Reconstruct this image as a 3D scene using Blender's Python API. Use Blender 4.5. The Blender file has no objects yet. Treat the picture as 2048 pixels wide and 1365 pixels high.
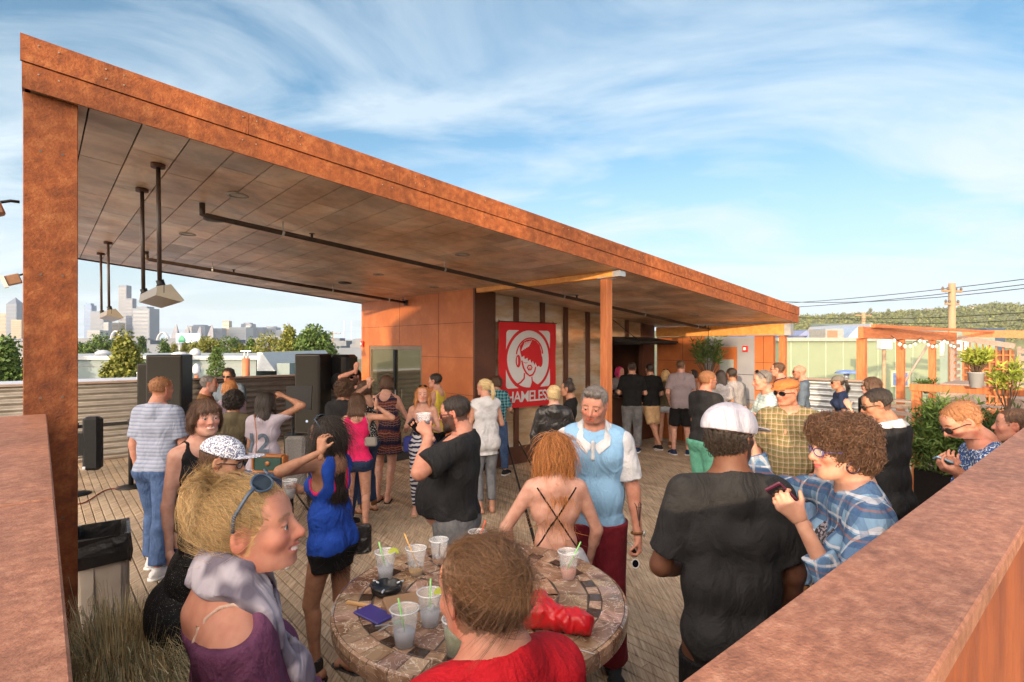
import bpy, math, random
import numpy as np
from mathutils import Vector, Matrix
from concurrent.futures import ThreadPoolExecutor
R = math.radians
random.seed(7); np.random.seed(7)
C = bpy.context.scene.collection
scene = bpy.context.scene
# ------------------------------------------------------------------ camera, sky, sun, exposure
H = 2.1; F = 1085.0; HY = 690.0; CX = 1024.0
cam_d = bpy.data.cameras.new('camera'); cam = bpy.data.objects.new('camera', cam_d); C.objects.link(cam)
cam.location = (0, 0, H); cam.rotation_euler = (R(90), 0, 0)
cam_d.sensor_width = 36.0; cam_d.lens = 36.0 * F / 2048; cam_d.shift_y = (HY - 682.5) / 2048
cam_d.clip_start = 0.05; cam_d.clip_end = 20000
scene.camera = cam
U = Vector((.7542, .6568, 0)); V = Vector((-.6568, .7542, 0))       # the deck's two directions
SUN_EL = 7.0
st = (-U * 0.915 - V * 0.40); st.normalize()
sun_dir = Vector((st.x * math.cos(R(SUN_EL)), st.y * math.cos(R(SUN_EL)), math.sin(R(SUN_EL))))
sd = bpy.data.lights.new('sun', 'SUN'); so = bpy.data.objects.new('sun', sd); C.objects.link(so)
sd.energy = 2.0; sd.angle = R(0.6); sd.color = (1.0, .74, .46)
so.rotation_euler = sun_dir.to_track_quat('Z', 'Y').to_euler()
world = bpy.data.worlds.new('World'); scene.world = world; world.use_nodes = True
wn = world.node_tree.nodes; wl = world.node_tree.links
bg = wn['Background']
sky = wn.new('ShaderNodeTexSky'); sky.sky_type = 'NISHITA'; sky.sun_disc = False
sky.sun_elevation = R(SUN_EL); sky.sun_rotation = math.atan2(sun_dir.x, sun_dir.y)
sky.air_density = 1.0; sky.dust_density = 1.2; sky.ozone_density = 3.0
tc = wn.new('ShaderNodeTexCoord'); sep = wn.new('ShaderNodeSeparateXYZ'); wl.new(tc.outputs['Generated'], sep.inputs[0])
mx = wn.new('ShaderNodeMath'); mx.operation = 'MAXIMUM'; mx.inputs[1].default_value = .0; wl.new(sep.outputs[2], mx.inputs[0])
ad = wn.new('ShaderNodeMath'); ad.operation = 'ADD'; ad.inputs[1].default_value = .14; wl.new(mx.outputs[0], ad.inputs[0])
dx = wn.new('ShaderNodeMath'); dx.operation = 'DIVIDE'; wl.new(sep.outputs[0], dx.inputs[0]); wl.new(ad.outputs[0], dx.inputs[1])
dy = wn.new('ShaderNodeMath'); dy.operation = 'DIVIDE'; wl.new(sep.outputs[1], dy.inputs[0]); wl.new(ad.outputs[0], dy.inputs[1])
cmb = wn.new('ShaderNodeCombineXYZ'); wl.new(dx.outputs[0], cmb.inputs[0]); wl.new(dy.outputs[0], cmb.inputs[1])
mp = wn.new('ShaderNodeMapping'); mp.inputs['Rotation'].default_value = (0, 0, R(52)); mp.inputs['Scale'].default_value = (.52, .95, 1)
mp.inputs['Location'].default_value = (1.0, 4.2, 0)
wl.new(cmb.outputs[0], mp.inputs[0])
nz = wn.new('ShaderNodeTexNoise'); nz.inputs['Scale'].default_value = 1.35; nz.inputs['Detail'].default_value = 8; nz.inputs['Roughness'].default_value = .60
nz.inputs['Distortion'].default_value = .8
wl.new(mp.outputs[0], nz.inputs['Vector'])
cr = wn.new('ShaderNodeValToRGB'); cr.color_ramp.elements[0].position = .43; cr.color_ramp.elements[1].position = .645
cr.color_ramp.elements[1].color = (.74, .74, .74, 1)
wl.new(nz.outputs[0], cr.inputs[0])
# paler and cloudier towards the horizon
hz = wn.new('ShaderNodeMapRange'); hz.inputs['From Min'].default_value = .02; hz.inputs['From Max'].default_value = .34
hz.inputs['To Min'].default_value = .72; hz.inputs['To Max'].default_value = .0; wl.new(sep.outputs[2], hz.inputs[0])
mxx = wn.new('ShaderNodeMath'); mxx.operation = 'ADD'; mxx.use_clamp = True; wl.new(cr.outputs[0], mxx.inputs[0]); wl.new(hz.outputs[0], mxx.inputs[1])
hue = wn.new('ShaderNodeHueSaturation'); hue.inputs['Hue'].default_value = .488; hue.inputs['Saturation'].default_value = .98; hue.inputs['Value'].default_value = .78
wl.new(sky.outputs[0], hue.inputs['Color'])
mix = wn.new('ShaderNodeMixRGB'); mix.inputs[2].default_value = (2.15, 2.5, 2.75, 1)
wl.new(mxx.outputs[0], mix.inputs[0]); wl.new(hue.outputs[0], mix.inputs[1]); 
# warm fill glow added to the sky round the low sun, behind the photographer
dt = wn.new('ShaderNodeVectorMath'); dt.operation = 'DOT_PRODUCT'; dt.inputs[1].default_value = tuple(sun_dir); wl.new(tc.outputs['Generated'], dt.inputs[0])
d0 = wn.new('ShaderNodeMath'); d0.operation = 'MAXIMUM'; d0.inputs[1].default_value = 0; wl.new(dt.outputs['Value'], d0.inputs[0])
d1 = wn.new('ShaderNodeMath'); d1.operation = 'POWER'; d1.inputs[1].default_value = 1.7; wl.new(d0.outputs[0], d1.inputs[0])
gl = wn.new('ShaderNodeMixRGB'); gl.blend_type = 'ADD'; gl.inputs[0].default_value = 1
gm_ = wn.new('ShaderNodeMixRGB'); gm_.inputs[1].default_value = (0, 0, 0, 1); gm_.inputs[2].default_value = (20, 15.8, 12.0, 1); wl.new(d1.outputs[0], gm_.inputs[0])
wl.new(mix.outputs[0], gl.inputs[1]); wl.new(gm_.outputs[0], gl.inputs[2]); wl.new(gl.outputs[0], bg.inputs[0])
bg.inputs[1].default_value = .13
scene.view_settings.view_transform = 'Standard'; scene.view_settings.look = 'None'; scene.view_settings.gamma = 1
scene.view_settings.exposure = 1.60
scene.cycles.max_bounces = 6; scene.cycles.transparent_max_bounces = 12

# ------------------------------------------------------------------ helpers
def uv(u, v, z=0.0):
    p = U * u + V * v; return Vector((p.x, p.y, z))
def at(px, Y, py=None, z=None):
    x = (px - CX) / F * Y
    if z is None: z = 0 if py is None else H - (py - HY) / F * Y
    return Vector((x, Y, z))
AZ = math.atan2(U.y, U.x)                                            # rotation of the deck's frame
def tag(o, label=None, cat=None, group=None, kind=None):
    if label: o['label'] = label
    if cat: o['category'] = cat
    if group: o['group'] = group
    if kind: o['kind'] = kind
    return o
def empty(name, loc, rz=0, label=None, cat=None, group=None):
    o = bpy.data.objects.new(name, None); C.objects.link(o); o.location = loc; o.rotation_euler = (0, 0, rz)
    o.empty_display_size = .1
    return tag(o, label, cat, group)
def mesh_np(name, v, f, mat, parent=None, smooth=True, col=None):
    """v (n,3), f (m,4) or (m,3) arrays"""
    me = bpy.data.meshes.new(name)
    v = np.asarray(v, np.float32); f = np.asarray(f, np.int32)
    me.vertices.add(len(v)); me.vertices.foreach_set('co', v.ravel())
    k = f.shape[1]; me.loops.add(f.size); me.loops.foreach_set('vertex_index', f.ravel())
    me.polygons.add(len(f)); me.polygons.foreach_set('loop_start', np.arange(0, f.size, k, dtype=np.int32))
    try: me.polygons.foreach_set('loop_total', np.full(len(f), k, np.int32))
    except Exception: pass
    me.polygons.foreach_set('use_smooth', np.full(len(f), smooth))
    me.update(calc_edges=True)
    if col is not None:
        a = me.color_attributes.new('Col', 'FLOAT_COLOR', 'POINT')
        c4 = np.ones((len(v), 4), np.float32); c4[:, :3] = col; a.data.foreach_set('color', c4.ravel())
    me.materials.append(mat)
    o = bpy.data.objects.new(name, me); C.objects.link(o)
    if parent: o.parent = parent
    return o
class MB:
    def __init__(s, frame=None): s.v = []; s.f = []; s.sm = []; s.fr = frame
    def add(s, vs, fs, smooth=False):
        n = len(s.v); s.v += [Vector(x) for x in vs]; s.f += [tuple(i + n for i in f) for f in fs]; s.sm += [smooth] * len(fs)
    def box(s, x0, x1, y0, y1, z0, z1, M=None, b=0):
        if b > 0:
            vs = []; 
            for z, e in ((z0, b), (z0 + b, 0), (z1 - b, 0), (z1, b)):
                x_0, x_1, y_0, y_1 = x0 + e, x1 - e, y0 + e, y1 - e
                c = b if e == 0 else b * .5
                vs += [(x_0 + c, y_0, z), (x_1 - c, y_0, z), (x_1, y_0 + c, z), (x_1, y_1 - c, z), (x_1 - c, y_1, z), (x_0 + c, y_1, z), (x_0, y_1 - c, z), (x_0, y_0 + c, z)]
            fs = [tuple(range(7, -1, -1)), tuple(range(24, 32))]
            for L in range(3):
                for i in range(8): fs.append((L * 8 + i, L * 8 + (i + 1) % 8, L * 8 + 8 + (i + 1) % 8, L * 8 + 8 + i))
        else:
            vs = [(x0, y0, z0), (x1, y0, z0), (x1, y1, z0), (x0, y1, z0), (x0, y0, z1), (x1, y0, z1), (x1, y1, z1), (x0, y1, z1)]
            fs = [(0, 3, 2, 1), (4, 5, 6, 7), (0, 1, 5, 4), (1, 2, 6, 5), (2, 3, 7, 6), (3, 0, 4, 7)]
        if M is not None: vs = [M @ Vector(q) for q in vs]
        s.add(vs, fs)
    def bar(s, a, b, w, h=None, up=Vector((0, 0, 1))):
        a = Vector(a); b = Vector(b); h = w if h is None else h
        d = (b - a).normalized(); x = d.cross(up)
        if x.length < 1e-4: x = d.cross(Vector((0, 1, 0)))
        x.normalize(); y = x.cross(d)
        vs = [p + x * sx * w / 2 + y * sy * h / 2 for p in (a, b) for sx, sy in ((-1, -1), (1, -1), (1, 1), (-1, 1))]
        s.add(vs, [(0, 1, 2, 3), (7, 6, 5, 4), (0, 4, 5, 1), (1, 5, 6, 2), (2, 6, 7, 3), (3, 7, 4, 0)])
    def tube(s, pts, r, n=10, caps=True, taper=None):
        pts = [Vector(p) for p in pts]; rs = r if isinstance(r, (list, tuple)) else [r] * len(pts)
        vs = []; prev = None
        for i, p in enumerate(pts):
            d = (pts[min(i + 1, len(pts) - 1)] - pts[max(i - 1, 0)])
            if d.length < 1e-9: d = Vector((0, 0, 1))
            d.normalize()
            if prev is None:
                x = d.cross(Vector((0, 0, 1)));
                if x.length < 1e-3: x = d.cross(Vector((1, 0, 0)))
            else: x = prev - d * prev.dot(d)
            x.normalize(); prev = x; y = d.cross(x)
            for k in range(n):
                t = 2 * math.pi * k / n; vs.append(p + (x * math.cos(t) + y * math.sin(t)) * rs[i])
        fs = []
        for i in range(len(pts) - 1):
            for k in range(n): fs.append((i * n + k, i * n + (k + 1) % n, (i + 1) * n + (k + 1) % n, (i + 1) * n + k))
        s.add(vs, fs, True)
        if caps:
            m = len(s.v) - len(vs)
            s.f += [tuple(m + k for k in range(n - 1, -1, -1)), tuple(m + (len(pts) - 1) * n + k for k in range(n))]; s.sm += [False, False]
    def lathe(s, prof, n=32, c=(0, 0, 0), sx=1, sy=1, cap=True):
        vs = [(c[0] + r * math.cos(2 * math.pi * k / n) * sx, c[1] + r * math.sin(2 * math.pi * k / n) * sy, c[2] + z) for r, z in prof for k in range(n)]
        fs = [(i * n + k, i * n + (k + 1) % n, (i + 1) * n + (k + 1) % n, (i + 1) * n + k) for i in range(len(prof) - 1) for k in range(n)]
        m = len(s.v); s.add(vs, fs, True)
        if cap: s.f += [tuple(m + k for k in range(n - 1, -1, -1)), tuple(m + (len(prof) - 1) * n + k for k in range(n))]; s.sm += [False, False]
    def build(s, name, mat, parent=None, loc=None, rz=None, origin=True):
        me = bpy.data.meshes.new(name)
        vs = s.v; off = Vector((0, 0, 0))
        if parent is None and origin and loc is None and vs:              # origin at the thing's base
            xs = [v.x for v in vs]; ys = [v.y for v in vs]; zs = [v.z for v in vs]
            off = Vector(((min(xs) + max(xs)) / 2, (min(ys) + max(ys)) / 2, min(zs)))
        me.from_pydata([tuple(v - off) for v in vs], [], s.f); me.polygons.foreach_set('use_smooth', s.sm); me.update()
        me.materials.append(mat); o = bpy.data.objects.new(name, me); C.objects.link(o)
        if parent: o.parent = parent
        if loc is not None: o.location = loc
        else: o.location = off
        if rz: o.rotation_euler = (0, 0, rz)
        return o
MU = Matrix((( U.x, V.x, 0, 0), (U.y, V.y, 0, 0), (0, 0, 1, 0), (0, 0, 0, 1)))  # deck frame -> world

AZ0 = math.atan2(U.y, U.x)
MATS = {}
def wrinkle(n, l, vec, bp, wr):
    """soft cloth creases under the weave bump"""
    mpw = n.new('ShaderNodeMapping'); mpw.inputs['Scale'].default_value = (1, 1, .55); mpw.inputs['Rotation'].default_value = (.3, .5, .2); l.new(vec, mpw.inputs[0])
    z = n.new('ShaderNodeTexNoise'); z.inputs['Scale'].default_value = 9; z.inputs['Detail'].default_value = 3; z.inputs['Distortion'].default_value = 1.6; l.new(mpw.outputs[0], z.inputs['Vector'])
    b2 = n.new('ShaderNodeBump'); b2.inputs['Strength'].default_value = wr; b2.inputs['Distance'].default_value = .05; l.new(z.outputs[0], b2.inputs['Height']); l.new(b2.outputs[0], bp.inputs['Normal'])
def pm(name, c1, c2=None, scale=8, rough=.6, bump=0, metal=0, stretch=(1, 1, 1), bscale=None, detail=5, c3=None, spec=.5, lo=.35, hi=.65, alpha=1, trans=0, coord='Object', rot=0, attr=False, wr=0, big=None):
    """principled with two or three colours mixed by noise and an optional bump"""
    if name in MATS: return MATS[name]
    m = bpy.data.materials.new(name); m.use_nodes = True; n = m.node_tree.nodes; l = m.node_tree.links
    b = n['Principled BSDF']; b.inputs['Roughness'].default_value = rough; b.inputs['Metallic'].default_value = metal
    b.inputs['Specular IOR Level'].default_value = spec
    if trans: b.inputs['Transmission Weight'].default_value = trans; b.inputs['IOR'].default_value = 1.2
    if alpha < 1: b.inputs['Alpha'].default_value = alpha
    t = n.new('ShaderNodeTexCoord'); mpn = n.new('ShaderNodeMapping'); mpn.inputs['Scale'].default_value = stretch
    mpn.inputs['Rotation'].default_value = (0, 0, rot)
    l.new(t.outputs[coord], mpn.inputs[0])
    z = n.new('ShaderNodeTexNoise'); z.inputs['Scale'].default_value = scale; z.inputs['Detail'].default_value = detail; z.inputs['Roughness'].default_value = .65
    l.new(mpn.outputs[0], z.inputs['Vector'])
    c2 = c2 or tuple(x * .8 for x in c1)
    r = n.new('ShaderNodeValToRGB'); e = r.color_ramp.elements; e[0].position = lo; e[1].position = hi
    e[0].color = (*c1, 1); e[1].color = (*c2, 1)
    if c3: q = e.new((lo + hi) / 2); q.color = (*c3, 1)
    l.new(z.outputs[0], r.inputs[0])
    out = r.outputs[0]
    if big:                                                         # broad stains and weathering
        zb_ = n.new('ShaderNodeTexNoise'); zb_.inputs['Scale'].default_value = big[0]; zb_.inputs['Detail'].default_value = 7; zb_.inputs['Roughness'].default_value = .7; zb_.inputs['Distortion'].default_value = .6; mb_ = n.new('ShaderNodeMapping'); mb_.inputs['Scale'].default_value = big[3] if len(big) > 3 else (1, 1, 1); l.new(t.outputs[coord], mb_.inputs[0]); l.new(mb_.outputs[0], zb_.inputs['Vector'])
        mr = n.new('ShaderNodeMapRange'); mr.inputs['From Min'].default_value = .36; mr.inputs['From Max'].default_value = .64; mr.inputs['To Min'].default_value = big[1]; mr.inputs['To Max'].default_value = big[2]; l.new(zb_.outputs[0], mr.inputs[0])
        mm = n.new('ShaderNodeVectorMath'); mm.operation = 'SCALE'; l.new(out, mm.inputs[0]); l.new(mr.outputs[0], mm.inputs['Scale']); out = mm.outputs[0]
    if attr:                                                        # per-piece tint stored on the mesh
        a = n.new('ShaderNodeAttribute'); a.attribute_name = 'Col'
        mu = n.new('ShaderNodeMixRGB'); mu.blend_type = 'MULTIPLY'; mu.inputs[0].default_value = 1
        l.new(out, mu.inputs[1]); l.new(a.outputs['Color'], mu.inputs[2]); out = mu.outputs[0]
    l.new(out, b.inputs['Base Color'])
    if bump:
        z2 = n.new('ShaderNodeTexNoise'); z2.inputs['Scale'].default_value = bscale or scale * 3; z2.inputs['Detail'].default_value = 4
        l.new(mpn.outputs[0], z2.inputs['Vector'])
        bp = n.new('ShaderNodeBump'); bp.inputs['Strength'].default_value = bump; bp.inputs['Distance'].default_value = .02
        l.new(z2.outputs[0], bp.inputs['Height']); l.new(bp.outputs[0], b.inputs['Normal'])
        if wr: wrinkle(n, l, t.outputs['Object'], bp, wr)
    MATS[name] = m; return m
def emis(name, col, s):
    m = bpy.data.materials.new(name); m.use_nodes = True; b = m.node_tree.nodes['Principled BSDF']
    b.inputs['Base Color'].default_value = (*col, 1); b.inputs['Emission Color'].default_value = (*col, 1); b.inputs['Emission Strength'].default_value = s; return m

rust = pm('rust_steel', (.17, .045, .014), (.44, .155, .05), 16, .8, .3, c3=(.31, .082, .020), bscale=70, detail=11, lo=.30, hi=.72, big=(1.6, .58, 1.12, (1, 1, .45)))
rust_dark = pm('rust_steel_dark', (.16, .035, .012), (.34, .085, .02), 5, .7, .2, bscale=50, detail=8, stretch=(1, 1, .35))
rust_cap = pm('rust_cap', (.20, .075, .04), (.50, .25, .155), 38, .6, .22, c3=(.34, .14, .08), bscale=170, detail=12, stretch=(1, 1.25, 1), lo=.28, hi=.75, big=(2.6, .72, 1.12))
brown_panel = pm('brown_panel', (.40, .115, .03), (.52, .17, .05), 2.2, .55, .05, c3=(.44, .13, .036))
brown_dark = pm('brown_dark_steel', (.075, .026, .014), (.11, .04, .02), 3, .55, .1)
seam = pm('seam', (.03, .015, .01), rough=.8)
black = pm('black_paint', (.005, .005, .006), (.009, .009, .010), 20, .5, spec=.3)
black_cloth = pm('black_grille', (.006, .006, .007), (.012, .012, .012), 200, .9, .3)
steel = pm('galvanised', (.46, .47, .48), (.62, .62, .62), 6, .38, .05, metal=.75)
corr = pm('corrugated_metal', (.085, .08, .075), (.15, .14, .135), 3, .5, .05, metal=.15, stretch=(1, 1, 4))
deckwood = pm('deck_boards', (.20, .145, .098), (.52, .415, .30), 3.2, .85, .4, c3=(.39, .295, .205), stretch=(18, .9, 1), bscale=14, detail=10, attr=True, rot=-AZ0, big=(.7, .72, 1.15))
redwood = pm('stained_timber', (.36, .10, .03), (.50, .17, .055), 3, .6, .2, stretch=(1, 9, 9), bscale=12)
redwoodv = pm('stained_timber_post', (.36, .10, .03), (.50, .17, .055), 3, .6, .2, stretch=(9, 9, 1), bscale=12)
glulam = pm('glulam', (.62, .25, .055), (.75, .34, .09), 2, .55, .1, stretch=(1, 6, 6))
greywood = pm('grey_timber', (.22, .16, .13), (.33, .26, .22), 4, .8, .3, stretch=(1, 10, 10))
white_p = pm('white_membrane', (.52, .54, .58), (.46, .48, .53), .6, .6, .05)
soffit = None
# ------------------------------------------------------------------ ground, deck
GZ = -9.0
m = MB(); m.add([(-9000, -9000, GZ), (9000, -9000, GZ), (9000, 9000, GZ), (-9000, 9000, GZ)], [(0, 1, 2, 3)])
ground = m.build('ground', pm('ground', (.13, .14, .10), (.24, .23, .20), .02, .95, c3=(.10, .13, .06), detail=12), origin=False); tag(ground, kind='structure')
# boards: one mesh of real planks with gaps, tint per plank
def planks(u0, u1, v0, v1, pitch, gap, z, th, along='v', lmin=2.4, lmax=4.9, seed=1):
    rr = random.Random(seed); vs = []; fs = []; cs = []
    x = u0
    while x < u1 - 1e-3:
        y = v0 - rr.uniform(0, 3)
        while y < v1:
            L = rr.uniform(lmin, lmax); a = max(y, v0); b = min(y + L, v1)
            if b > a + .02:
                t = rr.gauss(1, .09); g = rr.gauss(0, .015); n = len(vs)
                zz = z + rr.uniform(-.0012, .0012)
                w0, w1 = x + gap / 2, x + pitch - gap / 2; bv = .0035
                for (p, q, h) in ((w0, a, zz - th), (w1, a, zz - th), (w1, b - .004, zz - th), (w0, b - .004, zz - th),
                                  (w0, a, zz - bv), (w1, a, zz - bv), (w1, b - .004, zz - bv), (w0, b - .004, zz - bv),
                                  (w0 + bv, a, zz), (w1 - bv, a, zz), (w1 - bv, b - .004, zz), (w0 + bv, b - .004, zz)):
                    P = uv(p, q, h) if along == 'v' else uv(q, p, h); vs.append(P)
                fl = [(4, 5, 9, 8), (5, 6, 10, 9), (6, 7, 11, 10), (7, 4, 8, 11), (8, 9, 10, 11), (0, 1, 5, 4), (1, 2, 6, 5), (2, 3, 7, 6), (3, 0, 4, 7)]
                if along != 'v': fl = [f[::-1] for f in fl]
                fs += [tuple(i + n for i in f) for f in fl]; cs += [(t + g, t, t - g)] * 12
            y += L
        x += pitch
    return vs, fs, cs
vs, fs, cs = planks(-1.0, 12.55, -.9, 12.4, .094, .009, 0, .03)
deck = mesh_np('deck', np.array([tuple(p) for p in vs]), np.array(fs), deckwood, smooth=False, col=np.array(cs)); tag(deck, kind='structure')
m = MB(); m.box(-1.1, 12.7, -1.0, 12.5, -.35, -.045, MU); o = m.build('deck_frame', pm('deck_underside', (.02, .014, .01), rough=.95), origin=False); tag(o, kind='structure')
# the building under the deck
m = MB(); m.box(-1.05, 12.65, -.95, 12.45, GZ, -.36, MU); tag(m.build('building_below', pm('stucco', (.35, .33, .30), (.42, .40, .36), 1)), 'tall plain building carrying the timber roof deck', 'building')

# ------------------------------------------------------------------ parapets near the camera
def wall_cap(name, u0, u1, v0, v1, ztop, label, joints, along):
    t = empty(name, uv((u0 + u1) / 2, (v0 + v1) / 2), AZ, label, 'parapet wall')
    cu, cv = (u0 + u1) / 2, (v0 + v1) / 2
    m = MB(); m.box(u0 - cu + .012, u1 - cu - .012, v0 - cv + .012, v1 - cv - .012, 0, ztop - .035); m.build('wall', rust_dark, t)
    for i in range(len(joints) - 1):
        a, b = joints[i] + .002, joints[i + 1] - .002; m = MB()
        dz = (i % 2) * .003
        if along == 'v': m.box(u0 - cu, u1 - cu, a - cv, b - cv, ztop - .035, ztop + dz, b=.004)
        else: m.box(a - cu, b - cu, v0 - cv, v1 - cv, ztop - .035, ztop + dz, b=.004)
        m.build('cap', rust_cap, t)
    return t
wall_cap('parapet_wall', -.30, .03, .36, 4.12, 1.70, 'rust steel parapet with flat cap running to the big corner column', [.36, 1.84, 4.12], 'v')
wall_cap('parapet_wall', -.30, 9.2, .16, .356, 1.70, 'long rust steel parapet cutting across the lower right corner', [-.30, 7.2, 9.2], 'u')

# ------------------------------------------------------------------ roof canopy
def sz(u): return 3.57 - .0977 * (u + .08)                          # soffit height
SL = .0977
rroot = empty('roof_canopy', uv(5.3, 7.7, 0), AZ, 'long sloping canopy roof with rust steel fascia and panelled soffit', 'roof')
def rl(u, v, z): return (u - 5.3, v - 7.7, z)
U0, U1, V0, V1 = -.065, 10.72, 4.15, 11.35
# soffit panels
rr = random.Random(3); vs = []; fs = []; cs = []
x = U0 + .02
while x < U1 - .05:
    y = V0 + .02 - rr.uniform(0, .9)
    while y < V1 - .02:
        L = 1.22; a = max(y, V0 + .02) + .005; b = min(y + L, V1 - .02) - .005; w0 = x + .005; w1 = min(x + .27, U1 - .02) - .004
        if b > a + .02:
            n = len(vs); t = rr.gauss(1, .10)
            for zz in (0, .012):
                vs += [rl(w0, a, sz(w0) + zz), rl(w1, a, sz(w1) + zz), rl(w1, b, sz(w1) + zz), rl(w0, b, sz(w0) + zz)]
            fs += [tuple(i + n for i in f) for f in ((0, 3, 2, 1), (0, 1, 5, 4), (1, 2, 6, 5), (2, 3, 7, 6), (3, 0, 4, 7))]
            g = rr.gauss(0, .02); cs += [(t + g, t, t - g)] * 8
        y += L
    x += .27
sof = pm('soffit_panels', (.55, .33, .19), (.86, .68, .52), 1.5, .40, .06, c3=(.76, .53, .36), attr=True, detail=10, lo=.33, hi=.62, bscale=30, big=(1.1, .60, 1.15))
mesh_np('soffit', np.array(vs), np.array(fs), sof, rroot, smooth=False, col=np.array(cs))
m = MB(); z0 = .02
m.add([rl(U0, V0, sz(U0) + z0), rl(U1, V0, sz(U1) + z0), rl(U1, V1, sz(U1) + z0), rl(U0, V1, sz(U0) + z0),
       rl(U0, V0, sz(U0) + .27), rl(U1, V0, sz(U1) + .27), rl(U1, V1, sz(U1) + .27), rl(U0, V1, sz(U0) + .27)],
      [(0, 3, 2, 1), (4, 5, 6, 7), (0, 1, 5, 4), (1, 2, 6, 5), (2, 3, 7, 6), (3, 0, 4, 7)])
m.build('roof_slab', seam, rroot)
def fascia(axis, fixed, a0, a1, zlo, zhi, th, mat, seg, outward, off=0):
    n = max(1, round((a1 - a0) / seg)); mb = MB()
    for i in range(n):
        p = a0 + (a1 - a0) * i / n + .0015; q = a0 + (a1 - a0) * (i + 1) / n - .0015
        f0, f1 = (fixed, fixed + outward * th); g = off + (i % 2) * .0015 * outward
        if axis == 'u': P = [(p, f0 + g), (q, f0 + g), (q, f1 + g), (p, f1 + g)]
        else: P = [(f0 + g, p), (f0 + g, q), (f1 + g, q), (f1 + g, p)]
        vs = [rl(a, b, sz(a) + zlo) for a, b in P] + [rl(a, b, sz(a) + zhi) for a, b in P]
        mb.add(vs, [(0, 3, 2, 1), (4, 5, 6, 7), (0, 1, 5, 4), (1, 2, 6, 5), (2, 3, 7, 6), (3, 0, 4, 7)])
    return mb.build('fascia', mat, rroot)
fascia('u', V0, U0 - .012, U1 + .012, -.01, .135, .012, rust, 2.44, -1)
fascia('u', V0, U0 - .02, U1 + .02, .14, .292, .022, rust, 1.22, -1)
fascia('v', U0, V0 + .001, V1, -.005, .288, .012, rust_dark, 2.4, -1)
fascia('v', U1, V0 + .001, V1, -.005, .288, .012, rust, 2.4, 1)
fascia('u', V1, U0, U1, -.02, .10, .012, brown_dark, 2.4, 1)
# drip flashing and screws
for i in range(10):
    for k, zz in ((0, .09), (0, .25), (1, .19), (1, .25)):
        for dxx in (-.04, .05):
            uu = U0 + .10 + i * 1.085 + dxx + k * .31
            if uu < U1:
                m = MB(); m.tube([rl(uu, V0 - .011 - (.013 if zz > .15 else 0), sz(uu) + zz), rl(uu, V0 - .016 - (.013 if zz > .15 else 0), sz(uu) + zz)], .0045, 6)
                m.build('screw', pm('screw_zinc', (.30, .24, .20), rough=.5), rroot)

def soff(px, py):                                                    # where a pixel's ray meets the soffit
    r = (px - CX) / F; a = r * U.x + U.y; b = r * V.x + V.y
    Y = (sz(0) - H) / ((HY - py) / F + SL * a); return a * Y, b * Y
lightglass = pm('frosted_lens', (.62, .58, .52), rough=.3)
for i, (px, py, rad) in enumerate(((475, 390, .09), (375, 468, .09), (925, 509, .09), (757, 549, .085), (868, 574, .085), (1388, 631, .09), (1145, 590, .085))):
    u, v = soff(px, py); z = sz(u)
    t = empty('recessed_light', uv(u, v, z), 0, ['round downlight in the soffit near the big corner column', 'small downlight behind the pair of lamp rods', 'downlight in the soffit above the sprinkler pipe middle', 'downlight near the back edge of the soffit', 'dark downlight above the orange wall corner', 'last downlight near the far end of the canopy', 'downlight above the pale wall panels'][i], 'downlight', 'downlights in the soffit')
    mb = MB(); mb.lathe([(rad, 0), (rad, -.012), (rad * .72, -.012), (rad * .66, -.002)], 28, cap=False); mb.build('trim_ring', pm('trim', (.42, .37, .33)), t)
    mb = MB(); mb.lathe([(.001, -.004), (rad * .68, -.003)], 24, cap=False); mb.build('lens', black if i in (3, 4) else lightglass, t)
for (px, py) in ((430, 437), (690, 565)):
    u, v = soff(px, py); mb = MB(); mb.lathe([(.11, 0), (.11, -.02), (.06, -.028), (.02, -.03)], 28, c=uv(u, v, sz(u))); tag(mb.build('ceiling_speaker', pm('dark_trim', (.10, .08, .07))), ['wide round fixture where the long pipe begins', 'round black fixture beside the rear pipe'][px > 500], 'ceiling fixture')

# sprinkler pipes
pipe_m = pm('pipe_black', (.035, .02, .015), (.06, .035, .025), 10, .45)
def pipe(v, u0, u1, drop, label, hangers, end_disc):
    t = empty('sprinkler_pipe', uv(u0, v, sz(u0) - drop), 0, label, 'pipe', 'black pipes under the canopy')
    def lo(u, dz=0, dv=0): p = uv(u, v + dv, sz(u) - drop + dz); return p - t.location
    mb = MB(); mb.tube([lo(u0, .11), lo(u0, .0), lo(u0 + .03, 0), lo(u1, 0)], .026, 10)
    if end_disc: mb.tube([lo(u1 - .03), lo(u1 - .002)], .06, 16)
    mb.build('pipe', pipe_m, t)
    for h in hangers:
        mb = MB(); mb.tube([lo(h, 0), lo(h, drop)], .005, 6); mb.tube([lo(h - .012, -.0), lo(h + .012, -.0)], .033, 10); mb.build('hanger', steel, t)
    for h in hangers[::2]:
        mb = MB(); mb.tube([lo(h + .3, .0), lo(h + .3, .06)], .014, 8); mb.tube([lo(h + .3, .06), lo(h + .3, .065)], .03, 10); mb.build('sprinkler_head', pipe_m, t)
pipe(5.79, 1.16, 10.45, .12, 'long black pipe running the full length under the soffit', [1.9, 3.9, 6.1, 8.2, 10.0], False)
pipe(9.3, 1.16, 5.375, .12, 'shorter black pipe near the back edge ending on the orange wall', [2.0, 3.9, 5.0], True)

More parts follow.
